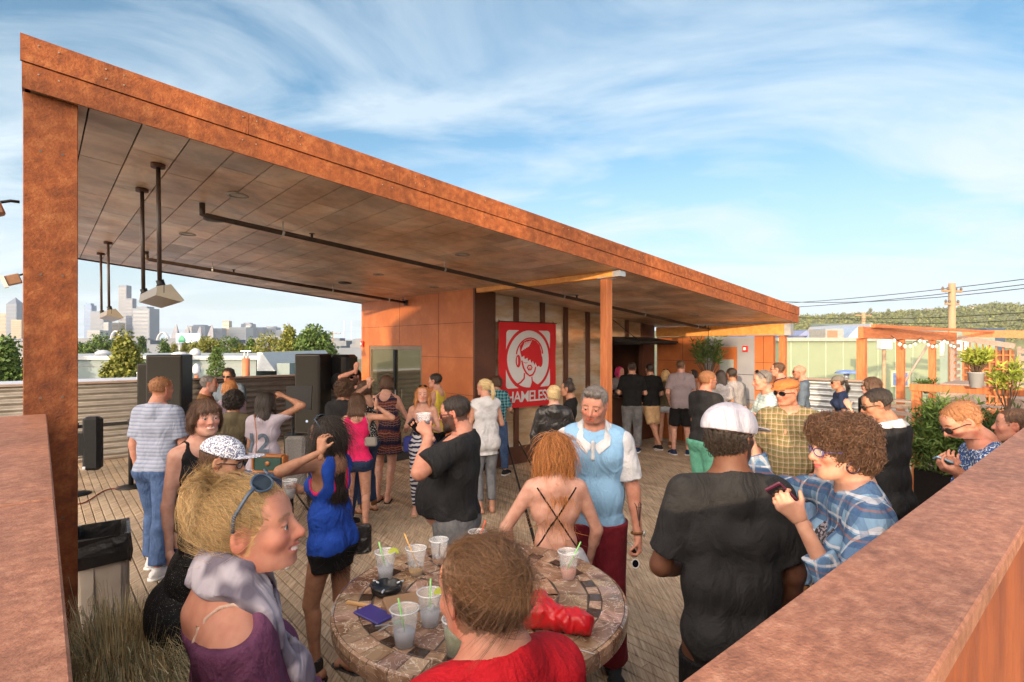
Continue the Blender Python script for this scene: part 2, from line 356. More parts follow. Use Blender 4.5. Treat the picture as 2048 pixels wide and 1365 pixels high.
# hanging lamps (double rod)
lamp_m = pm('lamp_housing', (.30, .24, .18), (.36, .30, .22), 3, .35, metal=.6)
def hang_lamp(u, v0, v1, zb, label):
    t = empty('hanging_heater', uv(u, (v0 + v1) / 2, zb - .25), 0, label, 'heater lamp', 'heater lamps hung on double rods')
    L = lambda uu, vv, z: uv(uu, vv, z) - t.location
    for vv in (v0, v1):
        mb = MB(); mb.tube([L(u, vv, sz(u)), L(u, vv, sz(u) - .03)], .05, 14); mb.build('ceiling_mount', brown_dark, t)
        mb = MB(); mb.tube([L(u, vv, sz(u)), L(u + .01, vv, zb + .04)], .016, 10); mb.build('rod', pipe_m, t)
        mb = MB(); mb.tube([L(u + .01, vv, zb + .05), L(u + .03, vv, zb - .02)], .028, 10); mb.box(-.03, .03, -.03, .03, -.05, .01, Matrix.Translation(L(u + .03, vv, zb))); mb.build('bracket', black, t)
    mb = MB(); a, b = v0 - .04, v1 + .03
    prof = [(-.04, .0), (.05, .02), (.14, -.10), (.12, -.115), (-.05, -.07)]
    vs = [L(u + .03 + p, vv, zb + q) for vv in (a, b) for p, q in prof]; n = 5
    mb.add(vs, [tuple(range(n - 1, -1, -1)), tuple(range(n, 2 * n))] + [(i, (i + 1) % n, n + (i + 1) % n, n + i) for i in range(n)]); mb.build('reflector_housing', lamp_m, t)
hang_lamp(.69, 4.95, 5.82, 2.55, 'large tilted heater lamp on two dark rods near the column')
hang_lamp(.70, 9.13, 10.3, 2.57, 'farther heater lamp on two dark rods before the skyline')

# columns
def column(u0, u1, v0, v1, zt, label):
    t = empty('steel_column', uv((u0 + u1) / 2, (v0 + v1) / 2), AZ, label, 'column')
    a, b = (u1 - u0) / 2, (v1 - v0) / 2
    mb = MB(); mb.box(-a, a, -b, b, 0, zt, b=.004); mb.build('shaft', rust, t)
    mb = MB()
    for z in [.35 + .72 * k for k in range(5)]:
        for x in (-a * .38, a * .42): mb.tube([(x, -b - .004, z), (x, -b + .002, z)], .0075, 8)
    mb.build('bolt', pm('bolt_dark', (.16, .10, .07)), t)
column(-.072, .175, 4.19, 4.50, sz(.05) - .001, 'broad rust steel column at the left, carrying the canopy corner')
column(-.05, .175, 10.95, 11.25, sz(.05) - .001, 'rear rust steel column hidden behind the broad left column')
def post(u, v, w, zt, label):
    t = empty('timber_post', uv(u, v), AZ, label, 'post')
    mb = MB(); mb.box(-w / 2, w / 2, -w / 2, w / 2, 0, zt, b=.005); mb.build('shaft', redwoodv, t)
    mb = MB(); mb.box(-w * .9, w * .9, -w * .6, w * .6, zt, zt + .012); mb.build('top_plate', steel, t)
    mb = MB(); mb.box(-w * .8, w * .8, -w * .8, w * .8, 0, .012); mb.build('base_plate', black, t)
post(5.44, 4.42, .11, 2.938, 'slim orange timber post holding the beam before the pale panels')
post(10.62, 4.38, .11, 2.27, 'slim orange timber post at the far right canopy end')
def beam(u, v0, v1, zb, h, w, label, cap=True):
    t = empty('roof_beam', uv(u, (v0 + v1) / 2, zb), AZ, label, 'beam', 'glued timber beams under the canopy'); L = (v1 - v0) / 2
    mb = MB(); mb.box(-w / 2, w / 2, -L, L, 0, h, b=.006); mb.build('timber', glulam, t)
    if cap:
        mb = MB(); mb.box(-w / 2 - .006, w / 2 + .006, -L - .012, -L + .10, -.003, h - .01); mb.build('end_cap', steel, t)
beam(5.45, 4.18, 7.1, 2.952, .078, .10, 'orange beam running from the dark wall corner to the slim post')
beam(10.55, 4.20, 7.1, 2.283, .215, .12, 'thick orange beam above the grey door at the far end')

# floodlights by the column
def flood(p, s, label):
    t = empty('flood_light', p, AZ, label, 'floodlight')
    mb = MB(); mb.box(-.16 * s, -.02 * s, -.06 * s, .06 * s, -.06 * s, .06 * s, Matrix.Rotation(R(-20), 4, 'Y'), b=.01); mb.build('housing', pm('bronze', (.25, .13, .07), rough=.5), t)
    mb = MB(); mb.box(-.20 * s, -.16 * s, -.07 * s, .07 * s, -.075 * s, .075 * s, Matrix.Rotation(R(-20), 4, 'Y')); mb.build('glass', pm('lamp_glass', (.6, .62, .6), rough=.15), t)
    mb = MB(); mb.tube([(-.03 * s, 0, .03 * s), (.02, 0, .05 * s), (.06, 0, .05 * s)], .012 * s, 8); mb.build('arm', black, t)
flood(uv(-.15, 4.40, 2.92), .75, 'bronze floodlight sticking out left of the big column')
flood(uv(-.19, 10.9, 3.1), 1.2, 'small floodlight low on the column edge against the sky')

# ------------------------------------------------------------------ bar building
broot = empty('bar_building', uv(8, 9.2, 0), AZ, 'low bar building in brown panels with translucent wall under the canopy', 'building')
BU0, BU1, BV0, BV1 = 5.40, 10.66, 7.18, 11.30
def bl(u, v, z=0): return Vector((u - 8, v - 9.2, z))
def wbox(name, mat, u0, u1, v0, v1, z0, z1, top_slope=False, par=None, b=0):
    mb = MB()
    if top_slope:
        P = [(u0, v0), (u1, v0), (u1, v1), (u0, v1)]
        mb.add([bl(a, c, z0) for a, c in P] + [bl(a, c, sz(a) - .002) for a, c in P], [(0, 3, 2, 1), (4, 5, 6, 7), (0, 1, 5, 4), (1, 2, 6, 5), (2, 3, 7, 6), (3, 0, 4, 7)])
    else: mb.box(u0 - 8, u1 - 8, v0 - 9.2, v1 - 9.2, z0, z1, b=b)
    return mb.build(name, mat, par or broot)
# wall facing left (-u): door v 8.65..10.75
DV0, DV1, DZ = 8.78, 10.92, 2.08
wbox('side_wall', brown_panel, BU0, BU0 + .12, BV0, DV0 - .004, 0, 0, True)
wbox('side_wall', brown_panel, BU0, BU0 + .12, DV1 + .004, BV1, 0, 0, True)
mb = MB(); P = [(BU0, DV0), (BU0 + .12, DV0), (BU0 + .12, DV1), (BU0, DV1)]
mb.add([bl(a, c, DZ) for a, c in P] + [bl(a, c, sz(a) - .002) for a, c in P], [(0, 3, 2, 1), (4, 5, 6, 7), (0, 1, 5, 4), (1, 2, 6, 5), (2, 3, 7, 6), (3, 0, 4, 7)]); mb.build('side_wall', brown_panel, broot)
# thin seams between the wall panels, standing 2 mm proud
for z in (.62, 1.25, 1.88, 2.47): wbox('panel_joint', seam, BU0 - .002, BU0, BV0, (DV0 if z < DZ else BV1), z, z + .006)
for v in (8.2, 9.6): wbox('panel_joint', seam, BU0 - .003, BU0, v, v + .006, DZ + .05 if v > DV0 else 0, sz(BU0) - .01)
# glass door
doorframe = pm('bronze_frame', (.20, .14, .09), (.26, .18, .12), 4, .4, metal=.4)
dg = wbox('glass_door', doorframe, BU0 + .01, BU0 + .07, DV0, DV0 + .06, 0, DZ - .005)
for (a, b_, z0, z1) in ((DV1 - .06, DV1, 0, DZ - .005), (DV0 + .06, DV1 - .06, DZ - .075, DZ - .005), (DV0 + .06, DV1 - .06, 0, .08)):
    wbox('frame', doorframe, BU0 + .012, BU0 + .068, a, b_, z0, z1, par=None)
wbox('mullion', black, BU0 - .004, BU0 + .066, 9.78, 9.86, .081, DZ - .078)
glass_r = pm('mirror_glass', (.30, .28, .20), (.33, .31, .23), 2, .04, metal=.75)
wbox('glass_pane', glass_r, BU0 + .03, BU0 + .045, DV0 + .061, 9.779, .081, DZ - .078)
wbox('glass_pane', glass_r, BU0 + .034, BU0 + .049, 9.861, DV1 - .061, .081, DZ - .078)
mb = MB(); mb.tube([bl(BU0 - .04, 9.70, .95), bl(BU0 - .04, 9.70, 1.2)], .012, 8); mb.build('door_handle', steel, broot)
# dark corner pier + plinth + translucent panels facing the deck (-v)
wbox('corner_pier', brown_dark, BU0 + .0, 5.84, BV0 - .05, BV0 - .002, 0, 0, True)
wbox('plinth', brown_dark, 5.845, 8.9, BV0 - .03, BV0 + .08, 0, .30)
poly = pm('polycarbonate', (.34, .20, .11), (.62, .55, .46), 1.9, .13, c3=(.50, .36, .22), stretch=(.35, .35, 1.3), detail=5, lo=.34, hi=.62, spec=1, metal=.3)
mull = [5.84, 6.35, 7.0, 7.62, 8.26, 8.88, 9.53, 10.1]
for i in range(len(mull) - 1):
    a, b_ = mull[i] + (.05 if i else .0), mull[i + 1] - .05
    z0 = .301 if b_ < 8.95 else 2.27
    wbox('translucent_panel', poly, a, b_, BV0 + .02, BV0 + .05, z0, 0, True)
for u in mull[1:]:
    z0 = .301 if u < 8.8 else (0 if u < 9.0 else 2.27)
    wbox('mullion', brown_dark, u - .05, u + .05, BV0 - .02, BV0 + .06, z0, 0, True)
for i in range(5):
    a, b_ = mull[i] + .05, mull[i + 1] - .05
    for z in (.75, 1.15, 1.6, 2.02): wbox('rib', pm('rib_tan', (.42, .30, .18)), a, b_, BV0 + .017, BV0 + .0195, z, z + .006)
wbox('corner_pier', brown_dark, 10.1, BU1 - .12, BV0 - .01, BV0 + .10, 0, 0, True)
# bar opening: counter, interior
wbox('counter_front', pm('counter_brown', (.10, .045, .025), rough=.6), 8.94, 10.09, BV0 - .02, BV0 + .06, 0, 1.02)
wbox('counter_top', pm('counter_black', (.03, .025, .022), rough=.25), 8.90, 10.12, BV0 - .28, BV0 + .30, 1.021, 1.065, b=.004)
wbox('interior_wall', pm('cream_wall', (.62, .52, .34)), 6.0, 10.5, 9.6, 9.7, 0, 0, True)
wbox('interior_wall', pm('cream_wall', (.62, .52, .34)), 8.55, 8.60, 8.4, 9.59, 0, 0, True)
wbox('interior_floor', pm('int_floor', (.08, .06, .05)), 5.6, 10.5, BV0 + .1, 11.2, .002, .02)
wbox('back_shelf', pm('shelf_wood', (.10, .035, .015)), 9.35, 10.45, 9.25, 9.58, 0.02, 2.25)
wbox('pass_door', pm('dark_door', (.03, .035, .035)), 9.6, 9.95, 9.2, 9.245, 0.02, 2.2)
# serving hatch awning
mb = MB(); mb.add([bl(8.95, BV0 - .03, 2.27), bl(10.32, BV0 - .03, 2.27), bl(10.32, BV0 - .75, 2.17), bl(8.95, BV0 - .75, 2.17),
                   bl(8.95, BV0 - .03, 2.16), bl(10.32, BV0 - .03, 2.16), bl(10.32, BV0 - .75, 2.13), bl(8.95, BV0 - .75, 2.13)],
                  [(0, 1, 2, 3), (7, 6, 5, 4), (0, 4, 5, 1), (1, 5, 6, 2), (2, 6, 7, 3), (3, 7, 4, 0)])
for k in range(12): mb.box(8.97 + k * .115 - 8, 8.98 + k * .115 - 8, BV0 - .76 - 9.2, BV0 - .03 - 9.2, 2.105, 2.129)
aw = mb.build('hatch_awning', pm('awning_dark', (.018, .014, .012), rough=.7), broot)
mb = MB(); mb.tube([bl(8.99, BV0 - .7, 2.18), bl(8.99, BV0 - .05, 2.62)], .008, 6); mb.build('stay_rod', black, broot)
# wall facing left at the far end with a grey door
EU = 10.62; EV0, EV1 = 4.56, 7.16
gd0, gd1 = 4.92, 5.98
wbox('end_wall', brown_panel, EU, EU + .1, gd1, EV1, 0, 2.275)
wbox('end_wall', brown_panel, EU, EU + .1, EV0, gd0, 0, 2.275)
greyp = pm('grey_panel', (.24, .25, .29), (.28, .29, .33), 3, .5)
wbox('grey_surround', greyp, EU + .01, EU + .1, gd0 + .003, 5.28, 0, 2.26)
wbox('grey_surround', greyp, EU + .01, EU + .1, 5.80, gd1 - .003, 0, 2.26)
wbox('grey_surround', greyp, EU + .01, EU + .1, 5.282, 5.798, 2.06, 2.26)
wbox('door', brown_panel, EU + .03, EU + .08, 5.284, 5.796, .01, 2.055)
wbox('door_window', pm('door_glass', (.45, .50, .48), rough=.2), EU + .02, EU + .029, 5.36, 5.66, .6, 1.8)
for z in (.5, 1.0, 1.5): wbox('panel_joint', seam, EU + .006, EU + .0085, gd0 + .02, 5.27, z, z + .01)
for z in (.6, 1.2, 1.75):
    wbox('panel_joint', seam, EU - .0025, EU, gd1 + .01, EV1, z, z + .007); wbox('panel_joint', seam, EU - .0025, EU, EV0, gd0 - .01, z, z + .007)
for v in (4.74, 6.5): wbox('panel_joint', seam, EU - .0035, EU, v, v + .006, 0, 2.27)
wbox('back_wall', brown_dark, BU0 + .13, BU1, BV1 - .1, BV1, 0, 0, True)
wbox('back_wall', brown_dark, BU1 - .11, BU1, BV0 + .12, BV1 - .11, 0, 0, True)
# red fire alarms
def alarm(p, rz, label):
    t = empty('fire_alarm', p, rz, label, 'fire alarm'); mb = MB(); mb.box(-.05, 0, -.05, .05, -.06, .06, b=.006); mb.build('housing', pm('alarm_red', (.65, .02, .02), rough=.3), t)
    mb = MB(); mb.box(-.065, -.051, -.025, .025, -.03, .03, b=.004); mb.build('strobe', pm('strobe', (.8, .8, .8), rough=.2), t)
alarm(uv(BU0 - .002, 11.2, 2.12), AZ, 'red fire alarm on the sunlit edge of the orange wall')
alarm(uv(EU + .008, 5.10, 2.02), AZ, 'red fire alarm on the grey panel beside the far door')
mb = MB(); mb.box(4.55, 5.38, 8.75, 10.3, .004, .016, MU); tag(mb.build('door_mat', pm('mat', (.02, .02, .02), rough=.95)), 'dark rubber mat on the deck before the glass door', 'mat')

# ------------------------------------------------------------------ banner
bt = empty('banner', uv(5.87, BV0 - .10, 1.0), AZ, 'red hanging banner with a woman in headphones and the word SHAMELESS', 'banner')
BW, BH = 1.38, 1.50
red = pm('banner_red', (.58, .008, .012), (.50, .006, .01), 3, .6, .1); wht = pm('banner_white', (.60, .60, .60), (.55, .55, .56), 3, .6)
mb = MB(); N = 24; M_ = 20
def wv(x, z): return .012 * math.sin(x * 5 + z * 2) * (1 - z / BH * .6) + .006 * math.sin(z * 9)
vs = [(BW * i / N + (.07 if False else 0), wv(BW * i / N, BH * j / M_), BH * j / M_) for j in range(M_ + 1) for i in range(N + 1)]
mb.add(vs, [(j * (N + 1) + i, j * (N + 1) + i + 1, (j + 1) * (N + 1) + i + 1, (j + 1) * (N + 1) + i) for j in range(M_) for i in range(N)], True)
mb.build('cloth', red, bt)
def flat(name, poly_, mat, lay, par=bt, fine=True):
    """a printed shape following the cloth, lay*2 mm in front of it; poly_ in banner units 0..1, top-left origin"""
    import mathutils.geometry as gg
    pts = [Vector((x * BW, (1 - y) * BH, 0)) for x, y in poly_]
    import bmesh
    bm = bmesh.new(); vv = [bm.verts.new(p) for p in pts]
    for i in range(len(vv)): bm.edges.new((vv[i], vv[(i + 1) % len(vv)]))
    bmesh.ops.triangle_fill(bm, use_beauty=True, edges=bm.edges[:])
    for _ in range(6):
        lg_ = [e for e in bm.edges if e.calc_length() > .09]
        if lg_: bmesh.ops.subdivide_edges(bm, edges=lg_, cuts=1); bmesh.ops.triangulate(bm, faces=bm.faces[:])
    bmesh.ops.triangulate(bm, faces=bm.faces[:])
    for v in bm.verts: v.co = Vector((v.co.x, wv(v.co.x, v.co.y) - .002 * lay - .0015, v.co.y))
    for f in bm.faces:
        if f.normal.y > 0: f.normal_flip()
    me = bpy.data.meshes.new(name); bm.to_mesh(me); bm.free(); me.materials.append(mat)
    o = bpy.data.objects.new(name, me); C.objects.link(o); o.parent = par; return o
def ell(cx, cy, rx, ry, n=48, a0=0, a1=360): return [(cx + rx * math.cos(R(a0 + (a1 - a0) * i / n)), cy + ry * math.sin(R(a0 + (a1 - a0) * i / n))) for i in range(n + (a1 - a0 != 360))]
def rrect(x0, y0, x1, y1, r):
    P = []
    for cx_, cy_, a in ((x1 - r, y1 - r, 0), (x0 + r, y1 - r, 90), (x0 + r, y0 + r, 180), (x1 - r, y0 + r, 270)):
        P += [(cx_ + r * math.cos(R(a + 15 * i)), cy_ + r * .95 * math.sin(R(a + 15 * i))) for i in range(7)]
    return P
flat('print_panel', rrect(.115, .095, .885, .775, .05), wht, 1)
flat('print_ring', [(x, min(max(y, .096), .774)) for x, y in ell(.5, .435, .405, .375, 72)], red, 2)
flat('print_oval', ell(.5, .435, .365, .337), wht, 3)
def px_(P): return [((x - 163) / 397, (y - 290) / 590) for x, y in P]
flat('print_shoulder', px_([(380, 668), (384, 700), (410, 722), (446, 738), (432, 750), (400, 754), (366, 748), (376, 712), (373, 675)]), red, 4)
flat('print_neck', px_([(322, 640), (320, 678), (300, 702), (262, 722), (268, 731), (306, 712), (329, 684), (331, 646)]), red, 4)
flat('print_jaw', px_([(306, 556), (316, 610), (334, 647), (362, 671), (387, 662), (403, 636), (412, 603), (403, 603), (394, 631), (380, 651), (362, 658), (343, 638), (327, 606), (316, 556)]), red, 4)
flat('print_hair', px_([(300, 500), (296, 458), (316, 428), (345, 412), (375, 408), (410, 420), (437, 450), (452, 500), (455, 550), (444, 585), (418, 604), (406, 572), (398, 592), (388, 560), (376, 576), (370, 550), (352, 562), (350, 538), (330, 548), (328, 522), (310, 534)]), red, 4)
for k in range(5): flat('print_hair_shine', px_([(306 + 11 * k, 486 - 7 * k), (330 + 11 * k, 428 - 3 * k), (334 + 11 * k, 430 - 3 * k), (313 + 11 * k, 490 - 7 * k)]), wht, 5)
flat('print_headband', px_(ell(367, 520, 97, 124, 30, 184, 356) + ell(367, 520, 88, 114, 30, 356, 184)), red, 6)
flat('print_earcup', px_(ell(286, 560, 17, 44, 24)), red, 6); flat('print_earcup', px_(ell(441, 560, 19, 46, 24)), red, 6)
flat('print_earcup_detail', px_(ell(281, 558, 4, 28, 16)), wht, 7)
flat('print_lips', px_(ell(363, 607, 21, 23, 6)), red, 5); flat('print_mouth', px_(ell(363, 607, 12, 12, 6)), wht, 6); flat('print_tongue', px_(ell(363, 610, 6, 5, 8)), red, 7)
flat('print_brow', px_([(322, 566), (336, 572), (350, 570), (350, 574), (336, 577), (322, 571)]), red, 5)
fc = bpy.data.curves.new('word', 'FONT'); fc.body = 'SHAMELESS'; fc.size = .27; fc.extrude = 0; fc.space_character = .86; fc.offset = .003
fo = bpy.data.objects.new('word', fc); C.objects.link(fo); bpy.context.view_layer.update()
me = bpy.data.meshes.new_from_object(fo.evaluated_get(bpy.context.evaluated_depsgraph_get())); bpy.data.objects.remove(fo)
xs = [v.co.x for v in me.vertices]; wx = max(xs) - min(xs); x0_ = min(xs)
for v in me.vertices:
    x = .05 * BW + (v.co.x - x0_) / wx * .84 * BW; z = (1 - .935) * BH + v.co.y; v.co = Vector((x, wv(x, z) - .009, z))
me.materials.clear(); me.materials.append(wht); me.name = 'print_word'
o = bpy.data.objects.new('print_word', me); C.objects.link(o); o.parent = bt
mb = MB(); mb.tube([(-.02, .0, BH), (BW + .02, 0, BH)], .008, 8)
for x in (.04, BW - .04): mb.tube([(x, 0, BH), (x, .06, BH + .03)], .005, 6)
mb.build('hanging_rail', black, bt)

# ------------------------------------------------------------------ fences
def corrugated(name, u0, v0, u1, v1, z0, z1, label, pitch=.112, amp=.021, cap_mat=greywood, mat=corr):
    a = uv(u0, v0); b = uv(u1, v1); L = (b - a).length; ang = math.atan2((b - a).y, (b - a).x)
    t = empty(name, a, ang, label, 'fence'); n = int((z1 - z0) / pitch * 8)
    vs = []; 
    for i in range(n + 1):
        z = z0 + (z1 - z0) * i / n; d = amp * math.sin(2 * math.pi * (z - z0) / pitch)
        vs += [(0, d, z), (L, d, z), (L, d + .004, z), (0, d + .004, z)]
    fs = []
    for i in range(n):
        k = i * 4
        fs += [(k, k + 1, k + 5, k + 4), (k + 2, k + 3, k + 7, k + 6), (k + 1, k + 2, k + 6, k + 5), (k + 3, k, k + 4, k + 7)]
    mb = MB(); mb.add(vs, fs, True); mb.build('sheet', mat, t)
    mb = MB(); mb.box(-.02, L + .02, -.05, .05, z1, z1 + .04, b=.004); mb.build('cap_rail', cap_mat, t)
    mb = MB(); mb.box(0, L, .02, .055, z0 - .02, z0 + .06); mb.build('bottom_rail', cap_mat, t)
    k = 0; x = .3
    while x < L:
        mb = MB(); mb.box(x - .04, x + .04, .02, .09, 0, z1 - .001); mb.build('fence_post', cap_mat, t); x += 2.2
    return t
corrugated('corrugated_fence', -3.0, 12.30, 10.6, 12.30, .04, 1.40, 'long corrugated metal fence along the back edge of the deck')
corrugated('corrugated_fence', 11.6, 6.8, 11.6, 3.15, .04, 1.40, 'short shiny corrugated fence behind the crowd on the right', mat=pm('corr_bright', (.24, .26, .28), (.36, .38, .40), 3, .4, metal=.5))
def slat_fence(u0, v0, u1, v1, z0, z1, n, frac, label, mat=greywood, posts=1.2):
    a = uv(u0, v0); b = uv(u1, v1); L = (b - a).length; t = empty('slatted_fence', a, math.atan2((b - a).y, (b - a).x), label, 'fence')
    p = (z1 - z0) / n
    for i in range(n):
        mb = MB(); mb.box(0, L, -.012, .012, z0 + i * p, z0 + (i + frac) * p, b=.002); mb.build('slat', mat, t)
    k = int(L / posts)
    for i in range(k + 1):
        x = .04 + (L - .08) * i / max(k, 1); mb = MB(); mb.box(x - .04, x + .04, .013, .09, 0 if z0 < .5 else z0 - .1, z1 - .01); mb.build('fence_post', mat, t)
slat_fence(12.45, 3.3, 12.45, .2, .08, 1.0, 7, .72, 'low grey slatted fence behind the man in the dark suit', posts=.8)
mb = MB(); mb.box(12.38, 12.62, .1, 3.4, 1.0, 1.04, MU, b=.004); tag(mb.build('fence_rail', greywood), 'flat grey board lying on top of the low slatted fence', 'rail')
# ------------------------------------------------------------------ plants and trees
def leaf_mat(name, c1, c2): return pm(name, c1, c2, 3, .6, spec=.3, lo=.3, hi=.7, attr=True)
lg = {'green': leaf_mat('leaf_green', (.045, .085, .018), (.10, .16, .035)), 'yellow': leaf_mat('leaf_yellow', (.085, .11, .018), (.19, .19, .035)),
      'dark': leaf_mat('leaf_dark', (.025, .055, .018), (.06, .10, .03)), 'lime': leaf_mat('leaf_lime', (.16, .22, .03), (.36, .38, .06)), 'hill': leaf_mat('leaf_hill', (.10, .12, .035), (.16, .17, .06))}
bark = pm('bark', (.08, .05, .03), (.14, .09, .06), 6, .9, .4)
def leaf_cloud(rs, pts, size, aspect=.5, droop=.3, tint=.22):
    """pts (n,3): one bent leaf (two quads' worth as a quad) at each point"""
    n = len(pts); d = rs.normal(size=(n, 3)); d[:, 2] -= droop; d /= np.linalg.norm(d, axis=1)[:, None]
    a = rs.normal(size=(n, 3)); w = np.cross(d, a); w /= np.linalg.norm(w, axis=1)[:, None] + 1e-9
    s = size * rs.uniform(.6, 1.3, (n, 1)); L = d * s; W = w * s * aspect * .5
    nn = np.cross(L, W) * (.25 / (size + 1e-9))
    v = np.stack([pts, pts + L * .5 + W + nn * .2, pts + L, pts + L * .5 - W - nn * .2], 1).reshape(-1, 3)
    f = np.arange(4 * n).reshape(n, 4); t = np.repeat(rs.normal(1, tint, (n, 1)).clip(.45, 1.7), 4, 0); h = np.repeat(rs.normal(0, .06, (n, 1)), 4, 0)
    return v, f, np.concatenate([t + h, t, t - h], 1).clip(.2, 2)
def crown_pts(rs, n, rx, rz, zc, shape):
    """clumps spread through the crown"""
    k = max(16, n // 45); c = rs.normal(size=(k, 3)); c /= np.linalg.norm(c, axis=1)[:, None]; c *= rs.uniform(.35, 1, (k, 1)) ** .5
    c[:, 0] *= rx; c[:, 1] *= rx; c[:, 2] *= rz
    if shape == 'cone': f = np.clip((rz - c[:, 2]) / (2 * rz), .08, 1) * 1.35; c[:, 0] *= f; c[:, 1] *= f; c[:, 2] *= 1.0
    i = rs.integers(0, k, n); cr_ = rx * .30 * rs.uniform(.6, 1.3, k)
    q = rs.normal(size=(n, 3)); q /= np.linalg.norm(q, axis=1)[:, None]; q *= rs.uniform(.3, 1, (n, 1)) ** .4
    p = c[i] + q * cr_[i][:, None]; p[:, 2] += zc; return p, c + [0, 0, zc]
def tree(px, ytop, wpx, Y, kind, label, shape='round', n=4200, zb=GZ, group='trees beyond the rooftops'):
    rs = np.random.default_rng(int(px * 7 + Y)); p = at(px, Y, z=zb); ztop = H - (ytop - HY) / F * Y - zb
    rx = wpx * 1.25 / F * Y / 2; rz = min(ztop * .42, rx * (1.9 if shape == 'cone' else 1.35)); zc = ztop - rz
    t = empty('conifer_tree' if shape == 'cone' else 'broadleaf_tree', p, 0, label, 'tree', group)
    pts, cl = crown_pts(rs, n, rx, rz, zc, shape); v, f, c = leaf_cloud(rs, pts, rx * .13, .8)
    mesh_np('crown', v, f, lg[kind], t, smooth=False, col=c)
    mb = MB(); r = max(.12, rx * .07)
    mb.tube([(0, 0, 0), (rs.normal() * .1, 0, zc * .6), (0, 0, zc + rz * .5)], [r, r * .75, r * .2], 8)
    for q in cl[:14]: mb.tube([(0, 0, max(zc - rz, q[2] - rx * .7)), tuple(q * .5 + np.array([0, 0, q[2] * .45])), tuple(q)], [r * .4, r * .25, r * .08], 5, caps=False)
    mb.build('trunk', bark, t)
for i, a in enumerate([
    (12, 672, 90, 38, 'green', 'drooping green conifer at the far left edge behind the column', 'cone', 7000),
    (250, 664, 84, 38, 'yellow', 'tall yellow-green tree between column and left speaker', 'cone', 11000),
    (200, 673, 50, 120, 'green', 'rounded green tree in front of the twin arches', 'round'),
    (170, 684, 30, 120, 'dark', 'small dark tree at the column edge before the skyline', 'round'),
    (284, 671, 30, 110, 'dark', 'narrow dark tree just right of the tall yellow-green tree', 'cone'),
    (328, 679, 38, 115, 'green', 'olive tree left of the blue billboard', 'cone'),
    (348, 684, 22, 120, 'yellow', 'small golden tree below the blue billboard edge', 'cone'),
    (371, 682, 22, 120, 'yellow', 'pointed golden tree below the middle of the billboard', 'cone'),
    (398, 680, 34, 118, 'yellow', 'golden bushy tree right of the billboard', 'round'),
    (420, 673, 40, 116, 'yellow', 'broad golden tree above the roof vents', 'round'),
    (432, 690, 36, 38, 'green', 'slim green tree in front of the long grey building', 'cone', 5000),
    (461, 671, 32, 112, 'green', 'dark round tree between golden trees and skyline hill', 'round'),
    (480, 688, 26, 112, 'yellow', 'low golden shrub-like tree beside the dark round tree', 'round'),
    (502, 675, 36, 100, 'green', 'green tree above the gable end of the grey building', 'cone'),
    (537, 667, 46, 92, 'yellow', 'leafy olive tree right of the grey gable', 'round', 2600),
    (578, 653, 62, 88, 'yellow', 'tallest olive tree behind the left edge of the right speaker', 'cone', 9000),
    (626, 656, 64, 88, 'green', 'big dense green tree behind the right speaker', 'round', 9000)]):
    tree(*a)
# ------------------------------------------------------------------ roofs close by on the left
wroot_m = pm('white_roof', (.30, .33, .42), (.37, .41, .50), .3, .5)
m = MB(); m.box(-30, 5.2, 12.8, 30, GZ, .42, MU); m2 = tag(m.build('neighbour_building', wroot_m), 'flat white roofed building beyond the corrugated fence', 'building')
m = MB(); m.box(-30, 5.3, 29.8, 30.1, .421, .62, MU); o = m.build('roof_edge', wroot_m, m2); o.location = (-m2.location.x, -m2.location.y, -m2.location.z)
def roofpipe(px, Y, ztop, r, mat, label, cap):
    b = at(px, Y, z=.42); t = empty('roof_vent', b, 0, label, 'roof vent'); mb = MB(); mb.lathe([(r, 0), (r, ztop - .42)], 16); mb.build('stack', mat, t)
    mb = MB()
    if cap == 'hood': mb.lathe([(r * 1.1, ztop - .36), (r * 2.0, ztop - .30), (r * 1.8, ztop - .12), (r * .6, ztop - .0)], 14)
    elif cap == 'rim': mb.lathe([(r * 1.12, ztop - .42), (r * 1.12, ztop - .37)], 16)
    else:
        for dx in (-.05, .06): mb.tube([(dx, 0, ztop - .42), (dx, 0, ztop - .2)], .02, 6)
        mb.box(-.16, .16, -.02, .02, ztop - .2, ztop - .17)
    mb.build('cap', white_p if cap != 'stubs' else steel, t)
terr = pm('terracotta', (.50, .15, .07), (.42, .12, .05), 4)
roofpipe(492, 17.5, 1.66, .115, terr, 'orange pipe stack with metal stubs beyond the dancing crowd', 'stubs')
roofpipe(393, 19.5, 1.0, .07, terr, 'short orange vent with white hood on the white roof', 'hood')
roofpipe(283, 19.5, 1.07, .14, white_p, 'white cylindrical vent beside the left speaker', 'rim')
# long grey building with gable
gb = pm('sheet_siding', (.15, .20, .21), (.19, .24, .25), .6, .7); gt = pm('pale_trim', (.36, .40, .44), rough=.6)
t = empty('warehouse', at(240, 42, z=GZ), 0, 'long grey-green building with pale roof edge and gable end below the trees', 'building')
def wx_(px, Y=42.0): return (px - CX) / F * Y - (240 - CX) / F * 42.0
mb = MB(); a, b_ = wx_(-40), wx_(512); mb.box(a, b_, 0, 14, 0, H - (720 - HY) / F * 42 - GZ); mb.build('wall', gb, t)
mb = MB(); mb.box(a - .2, b_ + .2, -.25, 14.2, H - (719.9 - HY) / F * 42 - GZ, H - (712 - HY) / F * 42 - GZ); mb.build('roof_edge', gt, t)
zz0, zz1 = H - (742 - HY) / F * 42 - GZ, H - (705 - HY) / F * 42 - GZ
mb = MB(); P = [(b_ + .21, 0), (b_ + 1.3, 0)]
